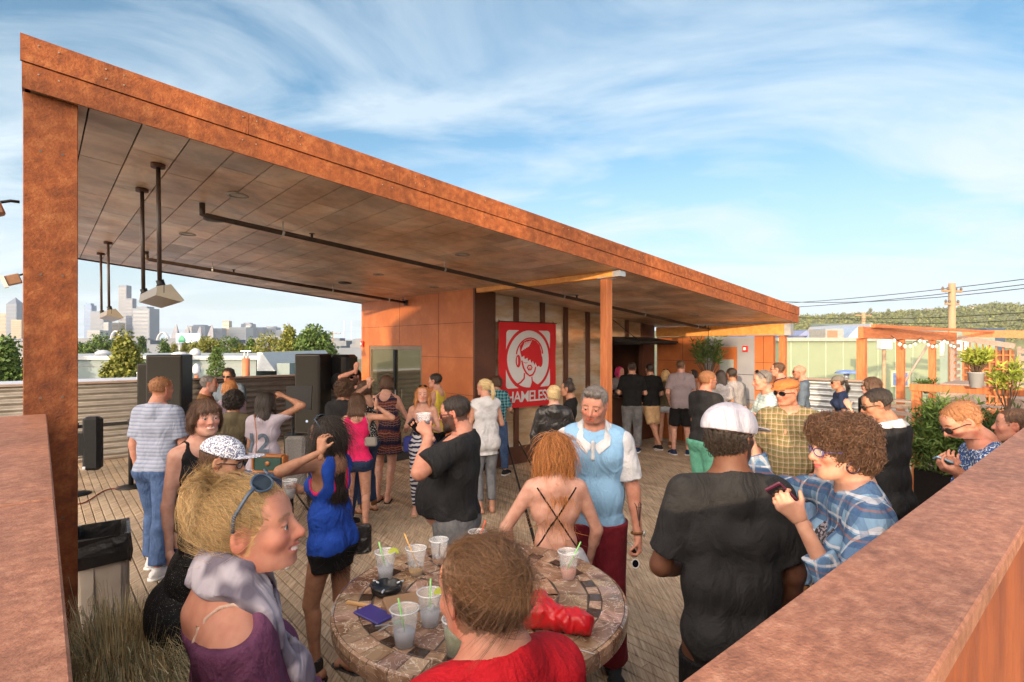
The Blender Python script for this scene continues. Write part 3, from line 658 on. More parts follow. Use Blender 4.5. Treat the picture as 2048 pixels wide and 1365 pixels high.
mb.add([(b_ + .21, -.3, zz0), (b_ + 1.6, -.3, zz0), (b_ + .6, -.3, zz1), (b_ + .21, -.3, zz1), (b_ + .21, 14, zz0), (b_ + 1.6, 14, zz0), (b_ + .6, 14, zz1), (b_ + .21, 14, zz1)], [(0, 1, 2, 3), (7, 6, 5, 4), (0, 4, 5, 1), (1, 5, 6, 2), (2, 6, 7, 3), (3, 7, 4, 0)]); mb.build('gable', gt, t)
mb = MB(); mb.box(b_ + 1.61, b_ + 2.6, 0, 14, 0, H - (727 - HY) / F * 42 - GZ); mb.build('lean_to', gb, t)
mb = MB(); mb.box(wx_(-40), b_, -.03, -.004, H - (733 - HY) / F * 42 - GZ, H - (732 - HY) / F * 42 - GZ); mb.build('wall_band', pm('band', (.30, .24, .24)), t)
for px, w, h, lab in ((206, 1.0, .42, 'low white dome fan on the grey building roof, near the column'), (391, .75, .55, 'white mushroom fan on the grey roof below the golden trees'), (359, 1.1, .28, 'flat white box vent on the grey roof')):
    mb = MB(); mb.lathe([(w * .5, 0), (w * .55, h * .5), (w * .3, h * .9), (.05, h)], 16, c=at(px, 44, z=H - (712 - HY) / F * 42 + .01)); tag(mb.build('roof_fan', white_p), lab, 'roof fan')
# ------------------------------------------------------------------ skyline
def tower(px0, px1, ytop, Y, col, label, top=None, floors=True, depth=None):
    name = 'skyscraper' if HY - ytop > 45 else 'city_building'
    z = H - (ytop - HY) / F * Y - GZ; w = (px1 - px0) / F * Y; b = at((px0 + px1) / 2, Y, z=GZ); d = depth or w * .9
    t = empty(name, b, 0, label, 'building')
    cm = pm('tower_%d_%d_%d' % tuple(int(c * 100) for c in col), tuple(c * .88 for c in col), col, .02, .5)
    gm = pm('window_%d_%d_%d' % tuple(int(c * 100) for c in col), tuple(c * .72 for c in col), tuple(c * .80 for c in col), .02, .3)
    mb = MB(); mb.box(-w / 2, w / 2, 0, d, 0, z)
    mb.build('body', cm, t)
    if floors:                                                       # bands of windows as real recessed strips set proud of the core
        mb = MB(); nf = max(3, int((z - 12) / (18 if z > 120 else 9)))
        for i in range(nf):
            a = z * .08 + (z * .90) * i / nf; mb.box(-w * .46, w * .46, -1.2, -.3, a, a + z * .9 / nf * .55)
        mb.build('window_band', gm, t)
    if top == 'pyramid':
        mb = MB(); mb.add([(-w * .45, 0, z), (w * .45, 0, z), (w * .45, d, z), (-w * .45, d, z), (0, d / 2, z * 1.16)], [(0, 3, 2, 1), (0, 1, 4), (1, 2, 4), (2, 3, 4), (3, 0, 4)]); mb.build('roof', cm, t)
    if top == 'step':
        mb = MB(); mb.box(-w * .3, w * .3, d * .1, d * .8, z, z * 1.05); mb.build('roof', cm, t)
    return t
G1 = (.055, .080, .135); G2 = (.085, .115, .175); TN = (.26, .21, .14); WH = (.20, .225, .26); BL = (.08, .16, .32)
for a in ((-14, 12, 627, 2700, TN, 'pale tan tower at the extreme left edge of the skyline', None), (12, 33, 608, 2700, G2, 'grey tower with a pointed roof at the far left', 'pyramid'),
          (22, 43, 640, 2300, TN, 'lower tan block touching the column on its left', None),
          (168, 183, 611, 2800, BL, 'slim blue glass tower just right of the column', 'step'), (181, 207, 623, 2600, G2, 'grey slab tower behind the far hanging lamp', None),
          (207, 217, 645, 2500, WH, 'narrow pale tower left of the yellow block', None), (218, 238, 646, 2700, TN, 'small yellowish block left of the tallest tower', None),
          (237, 253, 571, 2800, G1, 'tallest dark grey tower of the skyline', None), (252, 265, 597, 2750, G1, 'grey tower attached to the tallest tower on its right', None),
          (265, 299, 617, 2600, G2, 'broad grey tower below the near hanging lamp', 'step'), (174, 200, 661, 2200, WH, 'low white block in front of the slab tower', None),
          (445, 458, 642, 3100, TN, 'square tan tower on the hill above the golden trees', None), (458, 492, 655, 3100, WH, 'wide pale hospital block right of the tan hill tower', None),
          (482, 503, 648, 3200, G2, 'stepped grey block on the hill crest', 'step'), (503, 525, 655, 3300, G2, 'grey block right of the hill crest', None),
          (527, 552, 655, 3400, G2, 'long grey hilltop block above the olive trees', 'step'), (552, 572, 661, 3400, WH, 'low pale block at the end of the hilltop row', None),
          (425, 444, 657, 3000, G2, 'small grey block left of the tan hill tower', None), (378, 410, 652, 2900, G2, 'grey block behind the stadium peaks', 'step')):
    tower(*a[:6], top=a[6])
rr = random.Random(11)                                               # the low city beyond: countless small roofs, one mass
mb = MB()
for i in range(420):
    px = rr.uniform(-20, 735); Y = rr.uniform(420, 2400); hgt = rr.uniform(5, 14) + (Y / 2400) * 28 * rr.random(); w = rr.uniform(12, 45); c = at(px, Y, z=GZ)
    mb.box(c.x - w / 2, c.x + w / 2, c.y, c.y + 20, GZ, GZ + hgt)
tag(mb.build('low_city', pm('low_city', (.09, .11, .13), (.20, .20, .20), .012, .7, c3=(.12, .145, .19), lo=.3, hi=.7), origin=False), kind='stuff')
# stadium arches, peaks and billboard
for px, w, hgt, lab in ((231, 22, 29, 'left white stadium arch before the tallest tower'), (325, 24, 26, 'right white stadium arch left of the pointed peaks')):
    Y = 2100; t = empty('stadium_arch', at(px, Y, z=GZ), 0, lab, 'arch'); mb = MB(); s = Y / F
    for off in (0, 8):
        mb.tube([(-w / 2 * s * math.cos(R(a)), off, 14 + (hgt - 3) * s * math.sin(R(a)) * 1.0) for a in range(0, 181, 12)], 2.6, 6)
    mb.build('arch_truss', white_p, t); mb = MB(); mb.box(-w * .7 * s, w * .7 * s, 0, 60, 0, 16); mb.build('stand', pm('stand', (.50, .50, .52)), t)
pk = pm('stadium_concrete', (.13, .14, .18), (.19, .19, .23), .05)
for i, (px, yt) in enumerate(((346, 648), (369, 651), (394, 654), (418, 650))):
    Y = 1900; s = Y / F; z = (HY - yt) * s + H - GZ; mb = MB(); c = at(px, Y, z=GZ); w = 7 * s
    mb.add([(c.x - w, Y, GZ), (c.x + w, Y, GZ), (c.x + w, Y + 40, GZ), (c.x - w, Y + 40, GZ), (c.x - w * .8, Y + 10, GZ + z * .6), (c.x + w * .8, Y + 10, GZ + z * .6), (c.x + w * .1, Y + 20, GZ + z), (c.x - w * .2, Y + 20, GZ + z)],
           [(0, 1, 5, 4), (4, 5, 6, 7), (1, 2, 6, 5), (2, 3, 7, 6), (3, 0, 4, 7)])
    tag(mb.build('stadium_peak', pk), ['first pointed stadium peak left of the billboard', 'second stadium peak just above the billboard', 'third stadium peak above the billboard right side', 'last stadium peak right of the billboard'][i], 'stadium roof')
t = empty('billboard', at(376, 420, z=GZ), 0, 'pale blue billboard with a green emblem among the trees', 'billboard'); s = 420 / F
mb = MB(); mb.box(-24 * s, 24 * s, 0, .6, (HY - 686) * s + H - GZ, (HY - 667) * s + H - GZ); mb.build('panel', pm('billboard_blue', (.30, .46, .80), (.42, .56, .85), .4), t)
mb = MB(); z = (HY - 685) * s + H - GZ; mb.lathe([(2.6, 0), (2.8, 2.2), (2.2, 3.2), (1.4, 4.6), (.2, 5.6)], 10, c=(-12 * s, -.35, z), sy=.08); mb.build('emblem', pm('emblem_green', (.05, .25, .16)), t)
mb = MB(); mb.box(-4 * s, 18 * s, -.12, -.02, z + 3.1, z + 3.7); mb.build('text_line', white_p, t)
mb = MB(); mb.box(-1 * s, 15 * s, -.12, -.02, z + 1.7, z + 2.2); mb.build('text_line', white_p, t)
for x in (-18, 18): mb = MB(); mb.tube([(x * s, .4, 0), (x * s, .4, (HY - 686) * s + H - GZ)], .35, 6); mb.build('leg', steel, t)
# elevated road, thin and pale
mb = MB(); a = at(-30, 900, 697); b_ = at(400, 900, 694); mb.bar(a, b_, 14, 3); tag(mb.build('elevated_road', pm('concrete', (.45, .44, .44))), kind='structure')
# masts, poles, wires
def upole(px, ytop, Y, label, arms, r=.16, trans=False):
    b = at(px, Y, z=GZ); zt = H - (ytop - HY) / F * Y - GZ; t = empty('utility_pole', b, 0, label, 'utility pole')
    wm = pm('pole_wood', (.27, .19, .11), (.34, .25, .16), 5, .9, .2, stretch=(6, 6, .4))
    mb = MB(); mb.tube([(0, 0, 0), (0, 0, zt)], [r * .85, r * .62], 12); mb.build('shaft', wm, t)
    for z, w in arms:
        mb = MB(); mb.box(-w, w, -.07, .07, zt - z - .07, zt - z + .07, Matrix.Rotation(R(20), 4, 'Z')); mb.build('crossarm', wm, t)
        for k in (-.9, -.4, .4, .9):
            mb = MB(); mb.lathe([(.05, 0), (.08, .08), (.05, .16), (.02, .2)], 8, c=(k * w, k * w * .36, zt - z + .07)); mb.build('insulator', pm('insulator', (.12, .09, .08), rough=.3), t)
    if trans:
        for x, y in ((-.75, .1), (.35, -.25)):
            mb = MB(); mb.lathe([(.05, 0), (.36, .04), (.36, 1.0), (.1, 1.1)], 16, c=(x * 1.1, y, zt - 4.6)); mb.build('transformer', pm('transformer', (.60, .62, .64), rough=.5), t)
        mb = MB(); mb.bar((-1.3, .3, zt - 3.2), (.2, 0, zt - 3.2), .08); mb.build('bracket', steel, t)
    return t, b, zt
_, pb, pz = upole(1904, 567, 34, 'tall wooden utility pole with grey transformers at the right', ((.5, .9), (1.3, .6)), .30, True)
_, pb2, pz2 = upole(1727, 626, 60, 'shorter wooden utility pole behind the pergola corner', ((.3, 1.2),), .34)
upole(665, 663, 130, 'thin far utility pole right of the olive trees', ((.6, 1.9),), .22)
for i, px in enumerate((688, 703)):
    mb = MB(); c = at(px, 1500, z=GZ); mb.tube([c, c + Vector((0, 0, 9 + (690 - 640) * 1500 / F))], 1.0, 5); tag(mb.build('radio_mast', pm('mast', (.65, .55, .55))), ['left thin radio mast against the sky beside the orange wall', 'right thin radio mast against the sky beside the orange wall'][i], 'mast')
def wire(p, q, sag, label, r=.025):
    mb = MB(); mb.tube([p.lerp(q, t / 14) - Vector((0, 0, sag * 4 * (t / 14) * (1 - t / 14))) for t in range(15)], r, 5); tag(mb.build('power_line', black), label, 'wire', 'power lines')
wire(at(1500, 60, 610), at(2100, 34, 552), .3, 'uppermost power line crossing the sky at the right')
wire(at(1480, 60, 620), at(2100, 34, 563), .3, 'second power line below the uppermost one')
wire(at(1560, 60, 603), at(2100, 34, 571), .5, 'third power line passing just under the pole top')
wire(at(1560, 60, 633), at(2100, 34, 622), .4, 'low power line at hill height')
wire(at(1700, 60, 640), at(2100, 34, 636), .4, 'lowest power line in front of the wooded hill')
# ------------------------------------------------------------------ right: hills, mint building, warehouses
rs = np.random.default_rng(5)
nx, ny = 60, 14; vs = []; 
def hill_y(px): return np.interp(px, [1200, 1500, 1600, 1700, 1780, 1850, 1930, 1990, 2048, 2200, 2500], [668, 655, 640, 636, 632, 628, 622, 615, 617, 612, 620])
for j in range(ny):
    for i in range(nx):
        px = 1150 + i * (1400 / (nx - 1)); f = j / (ny - 1); Y = 900 + 700 * f
        ztop = H + (HY - hill_y(px)) / F * 1500
        z = GZ + (ztop - GZ) * (1 - (1 - min(f * 1.15, 1)) ** 2) + rs.normal() * 1.5
        vs.append(((px - CX) / F * Y, Y, z))
fs = [(j * nx + i, j * nx + i + 1, (j + 1) * nx + i + 1, (j + 1) * nx + i) for j in range(ny - 1) for i in range(nx - 1)]
hill = mesh_np('hills', np.array(vs), np.array(fs), pm('hill_ground', (.10, .12, .035), (.17, .17, .07), .02, .9)); tag(hill, kind='structure')
P = []
for i in range(1500):
    px = rs.uniform(1350, 2150); f = rs.uniform(.05, .93); Y = 900 + 700 * f; ztop = H + (HY - hill_y(px)) / F * 1500
    z = GZ + (ztop - GZ) * (1 - (1 - min(f * 1.15, 1)) ** 2); r = rs.uniform(4, 9)
    q = rs.normal(size=(26, 3)); q /= np.linalg.norm(q, axis=1)[:, None]; q *= [r, r, r * .8]
    P.append(q + [(px - CX) / F * Y, Y, z + r * .5])
v, f, c = leaf_cloud(rs, np.concatenate(P), 4.2, .9); tag(mesh_np('hill_woods', v, f, lg['hill'], smooth=False, col=c), kind='stuff')
hh = [(1622, 'pale house at the left of the wooded hill'), (1668, 'small white house on the hill left of the dark conifers'), (1705, 'cream house between the short pole and conifers'), (1745, 'house roof beside the hill conifers'), (1830, 'pale house row on the hill behind the tall pole'), (1862, 'white house right beneath the hill ridge near the tall pole'), (1950, 'white long house on the hill at the far right'), (1978, 'pinkish house near the right end of the hill')]
for i, (px, lab) in enumerate(hh):
    Y = 1380; z = H + (HY - hill_y(px)) / F * 1500 - rs.uniform(2, 9); t = empty('hill_house', at(px, Y, z=z - 6), 0, lab, 'house', 'houses on the hill')
    w = rs.uniform(7, 13); mb = MB(); mb.box(-w, w, 0, 12, 0, 11); mb.build('wall', pm('house_wall', (.62, .56, .50), (.75, .70, .66), .02), t)
    mb = MB(); mb.add([(-w - 1, -1, 11), (w + 1, -1, 11), (w + 1, 13, 11), (-w - 1, 13, 11), (-w, 6, 15), (w, 6, 15)], [(0, 1, 5, 4), (2, 3, 4, 5), (1, 2, 5), (3, 0, 4)]); mb.build('roof', pm('house_roof', (.25, .20, .19)), t)
for px, yt, w in ((1741, 617, 17), (1776, 616, 15), (1686, 625, 18), (1877, 613, 14), (1917, 612, 14), (1656, 634, 12), (2033, 613, 13)):
    tree(px, yt, w * .8, 1250, 'hill', 'dark conifer standing above the hill ridge, at ' + {1741: 'the left of a close pair', 1776: 'the right of a close pair', 1686: 'the short pole', 1877: 'the transformers left side', 1917: 'the tall pole right side', 1656: 'the roof end', 2033: 'the right edge of view'}[px], 'cone', 900, zb=60 if px > 1600 else 40, group='conifers on the hill', )
mint = pm('mint_siding', (.20, .25, .165), (.235, .28, .19), .5, .6)
Yb = 24.0
def boxat(name, px0, px1, y0, y1, Y, d, mat, label, cat, zb=None, parts=None):
    c = at((px0 + px1) / 2, Y, z=(H - (y1 - HY) / F * Y) if zb is None else zb); w = (px1 - px0) / F * Y; h = H - (y0 - HY) / F * Y - c.z
    t = empty(name, c, 0, label, cat); mb = MB(); mb.box(-w / 2, w / 2, 0, d, 0, h); mb.build('wall', mat, t)
    return t, w, h
t, w, h = boxat('mint_building', 1560, 1880, 683, 0, Yb, 14, mint, 'long pale mint building with vertical panel seams behind the pergola', 'building', zb=GZ)
mb = MB(); mb.box(-w / 2 - .15, w / 2 + .1, -.12, 14.1, h, h + .16); mb.build('roof_edge', pm('mint_trim', (.30, .33, .30)), t)
for i in range(9):
    x = -w / 2 + (i + .6) * w / 9.2; mb = MB(); mb.box(x, x + .035, -.02, -.002, 0, h - .01); mb.build('seam', pm('mint_seam', (.38, .44, .34)), t)
xw = (1800 - 1720) / F * Yb; zwin = H - (772 - HY) / F * Yb - GZ
mb = MB(); mb.box(xw - .42, xw + .42, -.04, -.001, zwin - .05, zwin + .66); win = mb.build('window', pm('win_frame', (.62, .55, .35)), t)
mb = MB(); mb.box(xw - .34, xw + .30, -.05, -.041, zwin + .02, zwin + .58); mb.build('pane', pm('win_blue', (.18, .27, .50), rough=.15), win)
pv = pm('paver_grey', (.22, .21, .21), (.28, .27, .26), 2)
m = MB(); m.box(12.75, 24, -8, 11.5, GZ, -.25, MU); tag(m.build('neighbour_building', pv), 'low flat grey roof between the deck and mint building', 'building')
def roofbox(px0, px1, y0, y1, Y, mat, label, louv=True):
    t, w, h = boxat('rooftop_unit', px0, px1, y0, y1, Y, 1.5, mat, label, 'rooftop unit')
    if louv:
        mb = MB(); mb.box(-w * .4, w * .15, -.03, -.002, h * .12, h * .85); mb.build('louvre', pm('louvre_brown', (.28, .16, .10)), t)
roofbox(1651, 1687, 658, 682, 27, pm('unit_grey', (.28, .28, .27)), 'grey rooftop unit with brown louvre on the mint building')
roofbox(1790, 1840, 655, 682, 34, pm('unit_beige', (.28, .22, .16)), 'beige rooftop unit behind the pergola beam')
def wedge(px0, px1, y0, y1, Y, d, mat, label, slope=.0, apex=None):
    a = at(px0, Y); b = at(px1, Y); zt = H - (y0 - HY) / F * Y; zb = H - (y1 - HY) / F * Y
    ap = apex if apex is not None else .5
    mb = MB(); xm = a.x + (b.x - a.x) * ap
    mb.add([(a.x, Y, zb), (b.x, Y, zb), (xm, Y, zt), (a.x, Y + d, zb), (b.x, Y + d, zb), (xm, Y + d, zt)], [(0, 1, 2), (5, 4, 3), (0, 3, 4, 1), (1, 4, 5, 2), (2, 5, 3, 0)])
    return tag(mb.build('pitched_roof', mat), label, 'roof')
wedge(1575, 1652, 660, 680, 60, 20, pm('navy_roof', (.09, .10, .18), (.14, .15, .24), 1), 'low navy pitched roof left of the rooftop unit', apex=.5)
wedge(1596, 1625, 661, 672, 52, 12, pm('blue_roof', (.20, .24, .42)), 'small bluish roof in front of the navy roof', apex=.6)
wedge(1690, 1722, 652, 680, 28, 4, pm('tent_blue', (.28, .37, .52)), 'pale blue pointed tent roof left of the pergola corner', apex=.85)
wedge(1730, 1775, 647, 668, 48, 10, pm('tent_white', (.34, .36, .42)), 'white ridged roof behind the pergola beam', apex=.3)
t = empty('green_warehouse', at(1900, 110, z=GZ), 0, 'big grey-green warehouse roof below the wooded hill', 'building')
gw = pm('warehouse_green', (.17, .22, .19), (.21, .26, .22), .2)
s = 110 / F
mb = MB(); mb.add([(-128 * s, 0, 18), (90 * s, 0, 19), (90 * s, 40, 20), (-60 * s, 40, 21), (-128 * s, 0, 0), (90 * s, 0, 0), (90 * s, 40, 0), (-60 * s, 40, 0)], [(0, 1, 2, 3), (4, 5, 1, 0), (5, 6, 2, 1), (6, 7, 3, 2), (7, 4, 0, 3)])
for v in mb.v:
    if v.z > 5: v.z = 9 + H + (HY - (648 if v.y > 1 else 662)) / F * (110 + v.y) 
mb.build('roof', gw, t)
mb = MB(); mb.box(90 * s + .02, 128 * s, 2, 30, 0, 9 + H + 34 * s); mb.build('dark_end', pm('dark_blue_glass', (.05, .08, .13), rough=.3), t)
# blue cowl vent, lamp pole and tank on that side
t = empty('cowl_vent', at(1693, 20, z=-.25), 0, 'steel roof vent with flat blue cap in front of the mint wall', 'roof vent')
mb = MB(); mb.lathe([(.27, 0), (.27, 1.0)], 20); mb.build('stack', pm('vent_dark', (.20, .19, .20), (.5, .5, .5), 3, metal=.5), t)
mb = MB(); mb.lathe([(.09, 1.0), (.09, 1.32)], 10); mb.build('neck', steel, t); mb = MB(); mb.lathe([(.40, 1.3), (.30, 1.38), (.1, 1.42)], 20); mb.build('cap', pm('vent_blue', (.20, .30, .62), rough=.4), t)
t = empty('lamp_pole', at(1768, 18, z=-.25), 0, 'thin lamp pole with a square white head before the mint wall', 'lamp')
mb = MB(); mb.tube([(0, 0, 0), (0, 0, 2.35)], .06, 8); mb.build('pole', pm('pole_brown', (.38, .26, .16)), t)
mb = MB(); mb.box(-.16, .2, -.14, .14, 2.2, 2.52, b=.02); mb.build('head', white_p, t)
mb = MB(); mb.tube([at(1856, 17, 690), at(1800, 17, 780)], .03, 6); tag(mb.build('guy_cable', pm('cable_pink', (.45, .30, .25))), 'thin slanting cable in front of the blue window', 'cable')
# unseen block added out of frame on the left to shade the deck
m = MB(); m.box(-17, -14, -5.4, .2, GZ, 5.5, MU); tag(m.build('neighbour_building', pm('stucco', (.35, .33, .30))), 'tall plain stucco block added out of view on the left to shade the deck', 'building')

# ------------------------------------------------------------------ pergola and planters on the right
pg = empty('pergola', uv(14, 3.4), AZ, 'open orange timber pergola with a string of bulbs beyond the deck', 'pergola')
def pl(u, v, z=0): return Vector((u - 14, v - 3.4, z))
def pbar(name, a, b, w, h, mat=redwood): mb = MB(); mb.bar(a, b, w, h); return mb.build(name, mat, pg)
pbar('beam', pl(11.55, 3.36, 2.33), pl(19.6, 3.36, 2.33), .09, .22)
pbar('beam_grey', pl(19.62, 3.3, 2.30), pl(19.62, 2.1, 2.06), .12, .14, greywood)
mb = MB(); mb.box(-.07 + 11.75 - 14, .07 + 11.75 - 14, -.07, .07, -.2, 2.219); mb.build('post', redwoodv, pg)
for u, zb in ((14.35, .2), (17.2, .2), (19.6, .2)):
    mb = MB(); mb.box(u - 14 - .07, u - 14 + .07, -.07, .07, -.25, 2.219); mb.build('post', redwoodv, pg)
pbar('rafter', pl(19.7, 3.2, 2.42), pl(22, -6, 2.1), .1, .2); pbar('rafter', pl(21.5, 3.2, 2.45), pl(25, -6, 1.9), .1, .2); pbar('rafter', pl(12.0, 3.28, 2.46), pl(24, 2.2, 2.46), .08, .06)
st_ = empty('string_lights', uv(13, 3.26, 2.2), 0, 'string of round white bulbs sagging under the pergola beam', 'string lights')
pts = []
for i in range(60):
    f = i / 59; u = 13.0 + f * 5.9; z = 2.28 - .16 * abs(math.sin(f * math.pi * 2.5)) - .02 * f; pts.append(uv(u, 3.24, z) - st_.location)
mb = MB(); mb.tube(pts, .008, 5); mb.build('wire', black, st_)
bulb = pm('bulb_glass', (.85, .82, .76), rough=.15)
for i in range(2, 60, 4): mb = MB(); p = pts[i]; mb.lathe([(.012, -.01), (.034, -.04), (.036, -.07), (.012, -.10)], 10, c=p); mb.build('bulb', bulb, st_)
# lattice screen
lt = empty('lattice_screen', uv(19.7, 3.22, 0), AZ - R(90), 'woven orange lattice screen under the grey pergola beam', 'screen')
for i in range(8): mb = MB(); mb.box(.02 + i * .14, .02 + i * .14 + .035, -.03, .0, -.2, 2.19 - i * .027); mb.build('upright', redwoodv, lt)
for j in range(11): mb = MB(); mb.box(0, 1.1, .002, .03, -.1 + j * .19, -.06 + j * .19); mb.build('crosspiece', redwood, lt)
mb = MB(); mb.box(0, 1.1, .06, .08, -.2, 1.95); mb.build('backing', pm('lattice_back', (.20, .07, .025)), lt)
slat_fence(18.9, 3.25, 19.6, 3.25, .9, 2.2, 7, .6, 'short grey slats filling the gap beside the lattice', posts=3)
slat_fence(19.8, 2.08, 19.8, -2.2, .3, 2.06, 9, .66, 'grey slatted fence at the right edge behind the plants', posts=2)
# frame of the seating bay
fr = empty('timber_railing', uv(9.5, 1.3), AZ, 'reddish timber frame with post and flat rails at the right', 'railing')
mb = MB(); mb.box(-.055, .055, .70, .81, 0, 1.44, b=.004); mb.build('post', redwoodv, fr)
mb = MB(); mb.box(-.07, .07, -1.4, .83, 1.441, 1.54, b=.004); mb.build('top_rail', redwoodv, fr)
mb = MB(); mb.box(-.57, -.48, -1.4, -.05, 1.14, 1.27, b=.004); mb.build('lower_rail', redwoodv, fr)
mb = MB(); mb.box(-.54, -.44, -.12, -.02, 0, 1.139); mb.build('post', redwoodv, fr)
mb = MB(); mb.box(10.2, 10.9, -1.0, 1.15, .9, 1.36, MU, b=.01); tag(mb.build('wooden_planter', greywood), 'weathered grey plank planter box behind the rails', 'planter')
mb = MB(); mb.box(13.2, 14.6, 2.0, 2.5, .7, 1.35, MU, b=.01); tag(mb.build('wooden_planter', greywood), 'small grey planter box by the pergola posts', 'planter')
def spiky(p, n, h, label, mat, tuft=9, leaf=.11, spread=.16, cat='plant', name='leafy_plant', stems=True, parent_pot=None, seed=0):
    rs = np.random.default_rng(seed + int(p.x * 100)); t = empty(name, p, 0, label, cat); S = MB(); L = []
    for i in range(n):
        a = rs.uniform(0, 6.28); r = spread * rs.uniform(.1, 1) ** .5; hh = h * rs.uniform(.55, 1)
        top = np.array([r * math.cos(a), r * math.sin(a), hh]); S.tube([(top[0] * .15, top[1] * .15, 0), tuple(top * [.7, .7, .5]), tuple(top)], [.007, .006, .003], 5, caps=False)
        for q in range(3):
            c = top * (1 - .16 * q); k = tuft
            d = rs.normal(size=(k, 3)) * [1, 1, .5] + [0, 0, .75]; d /= np.linalg.norm(d, axis=1)[:, None]
            w = np.cross(d, rs.normal(size=(k, 3))); w /= np.linalg.norm(w, axis=1)[:, None]; s = leaf * rs.uniform(.7, 1.2, (k, 1))
            L.append(np.stack([np.repeat(c[None], k, 0), c + d * s * .5 + w * s * .10, c + d * s, c + d * s * .5 - w * s * .10], 1).reshape(-1, 3))
    v = np.concatenate(L); f = np.arange(len(v)).reshape(-1, 4); tt = np.repeat(rs.normal(1, .2, (len(f), 1)).clip(.5, 1.6), 4, 0)
    mesh_np('foliage', v, f, lg[mat], t, smooth=False, col=np.concatenate([tt, tt, tt], 1)); S.build('stem', bark, t); return t
def planter(px, Y, w, h, label, mat=black, slats=True):
    t = empty('planter', at(px, Y), R(8), label, 'planter'); mb = MB(); mb.box(-w / 2, w / 2, -w / 2, w / 2, 0, h, b=.012); mb.build('box', mat, t)
    if slats:
        for k in range(5): mb = MB(); mb.box(-w / 2 - .008, w / 2 + .008, -w / 2 - .008, -w / 2 - .001, .05 + k * h / 5.2, .05 + k * h / 5.2 + h / 6.4, b=.002); mb.build('slat', mat, t)
    mb = MB(); mb.box(-w / 2 + .03, w / 2 - .03, -w / 2 + .03, w / 2 - .03, h, h + .006); mb.build('soil', pm('soil', (.04, .025, .015)), t)
def bush(p, rx, ry, h, label, kind, n=7000, leaf=.10, seed=1):
    rs = np.random.default_rng(seed); t = empty('bush', p, 0, label, 'bush'); k = 46
    c = rs.uniform(-1, 1, (k, 3)); c[:, 2] = rs.uniform(.02, 1, k); f = 1 - .35 * c[:, 2] ** 3; c *= np.stack([rx * .8 * f, ry * .8 * f, np.full(k, h * .9)], 1)
    i = rs.integers(0, k, n); q = rs.normal(size=(n, 3)) * rx * .26; v, f, cc = leaf_cloud(rs, c[i] + q * [1, 1, .9], leaf, .22, -.5, .28)
    v[:, 2] = np.maximum(v[:, 2], .0); mesh_np('foliage', v, f, lg[kind], t, smooth=False, col=cc)
    mb = MB()
    for q in c[:20]: mb.tube([(0, 0, -.05), tuple(q * [.5, .5, .5]), tuple(q)], [.012, .009, .004], 5, caps=False)
    mb.build('stem', bark, t); return t
planter(1912, 6.85, .62, .50, 'black slatted planter under the dense green bush')
bush(at(1893, 6.85, z=.5), .34, .34, .86, 'dense green feathery bush in the black planter on the right', 'green', 8000)
bush(at(1990, 6.6, z=.5), .36, .3, .75, 'low bush spilling behind the man in the patterned shirt', 'dark', 4000, seed=3); planter(1990, 6.6, .5, .49, 'second black planter half hidden behind the patterned-shirt man')
bush(uv(11.35, 5.6), .22, .2, 1.45, 'green climbing shrub against the bright corrugated fence', 'dark', 3500, seed=9)
pp = at(1952, 7.1, z=1.54); mb = MB(); mb.lathe([(.06, 0), (.095, .20), (.10, .20), (.085, .185)], 20, c=pp); tag(mb.build('plant_pot', white_p), 'white pot standing on the timber rail', 'pot')
spiky(pp + Vector((0, 0, .18)), 26, .30, 'yellow-green plant growing in the white pot on the rail', 'lime', 10, .10, .17)
spiky(at(2015, 6.9, z=1.28), 12, .58, 'leggy lime plant with bare stems at the right edge', 'lime', 11, .12, .16, seed=5)
spiky(at(1852, 8.9, z=1.3), 14, .22, 'little green plant above the rail beside the pergola post', 'green', 8, .09, .12, seed=6)
# plant hanging under the canopy
hp = uv(9.9, 5.5, 1.45); t = spiky(hp, 30, .72, 'airy green plant hanging from the long pipe near the far door', 'green', 9, .13, .30, seed=8)
mb = MB(); mb.tube([(0, 0, .6), (0, 0, sz(9.9) - .12 - 1.45)], .006, 5); mb.build('hanging_cord', black, t)
# bench by the grey door
bn = empty('bench', uv(10.2, 5.0), AZ, 'low grey slatted bench before the grey door', 'bench')
for k in range(4): mb = MB(); mb.box(-.30 + k * .11, -.20 + k * .11, -.75, .75, .40, .44, b=.003); mb.build('seat_slat', greywood, bn)
for k in range(3): mb = MB(); mb.box(.18, .21, -.75, .75, .56 + k * .15, .67 + k * .15, b=.003); mb.build('back_slat', greywood, bn)
for x, y in ((-.26, -.68), (-.26, .68), (.17, -.68), (.17, .68)): mb = MB(); mb.box(x - .03, x + .03, y - .03, y + .03, 0, .40 if x < 0 else 1.0); mb.build('leg', greywood, bn)

# ------------------------------------------------------------------ speakers, stands, bin, grass
def speaker(px, Y, w, d, h, z, label, rz=0, name='speaker_cabinet', horn=False):
    t = empty(name, at(px, Y, z=z), rz, label, 'speaker'); mb = MB(); mb.box(-w / 2, w / 2, -d / 2, d / 2, 0, h, b=.015); mb.build('cabinet', black, t)
    mb = MB(); mb.box(-w / 2 + .025, w / 2 - .025, -d / 2 - .012, -d / 2 - .001, .03, h - .03, b=.004); mb.build('grille', black_cloth, t)
    mb = MB(); mb.box(w / 2 - .002, w / 2 + .008, -.08, .08, h * .55, h * .62); mb.build('handle', black, t)
    mb = MB(); mb.lathe([(.022, 0), (.022, .004)], 16, c=(0, 0, 0)); o = mb.build('badge', pm('badge_blue', (.25, .4, .7), rough=.3), t, loc=(0, -d / 2 - .012, h * .16)); o.rotation_euler = (R(90), 0, 0)
    return t
speaker(340, 9.35, .55, .5, 1.93, 0, 'tall black speaker stack at the left behind the striped-shirt man', R(12))
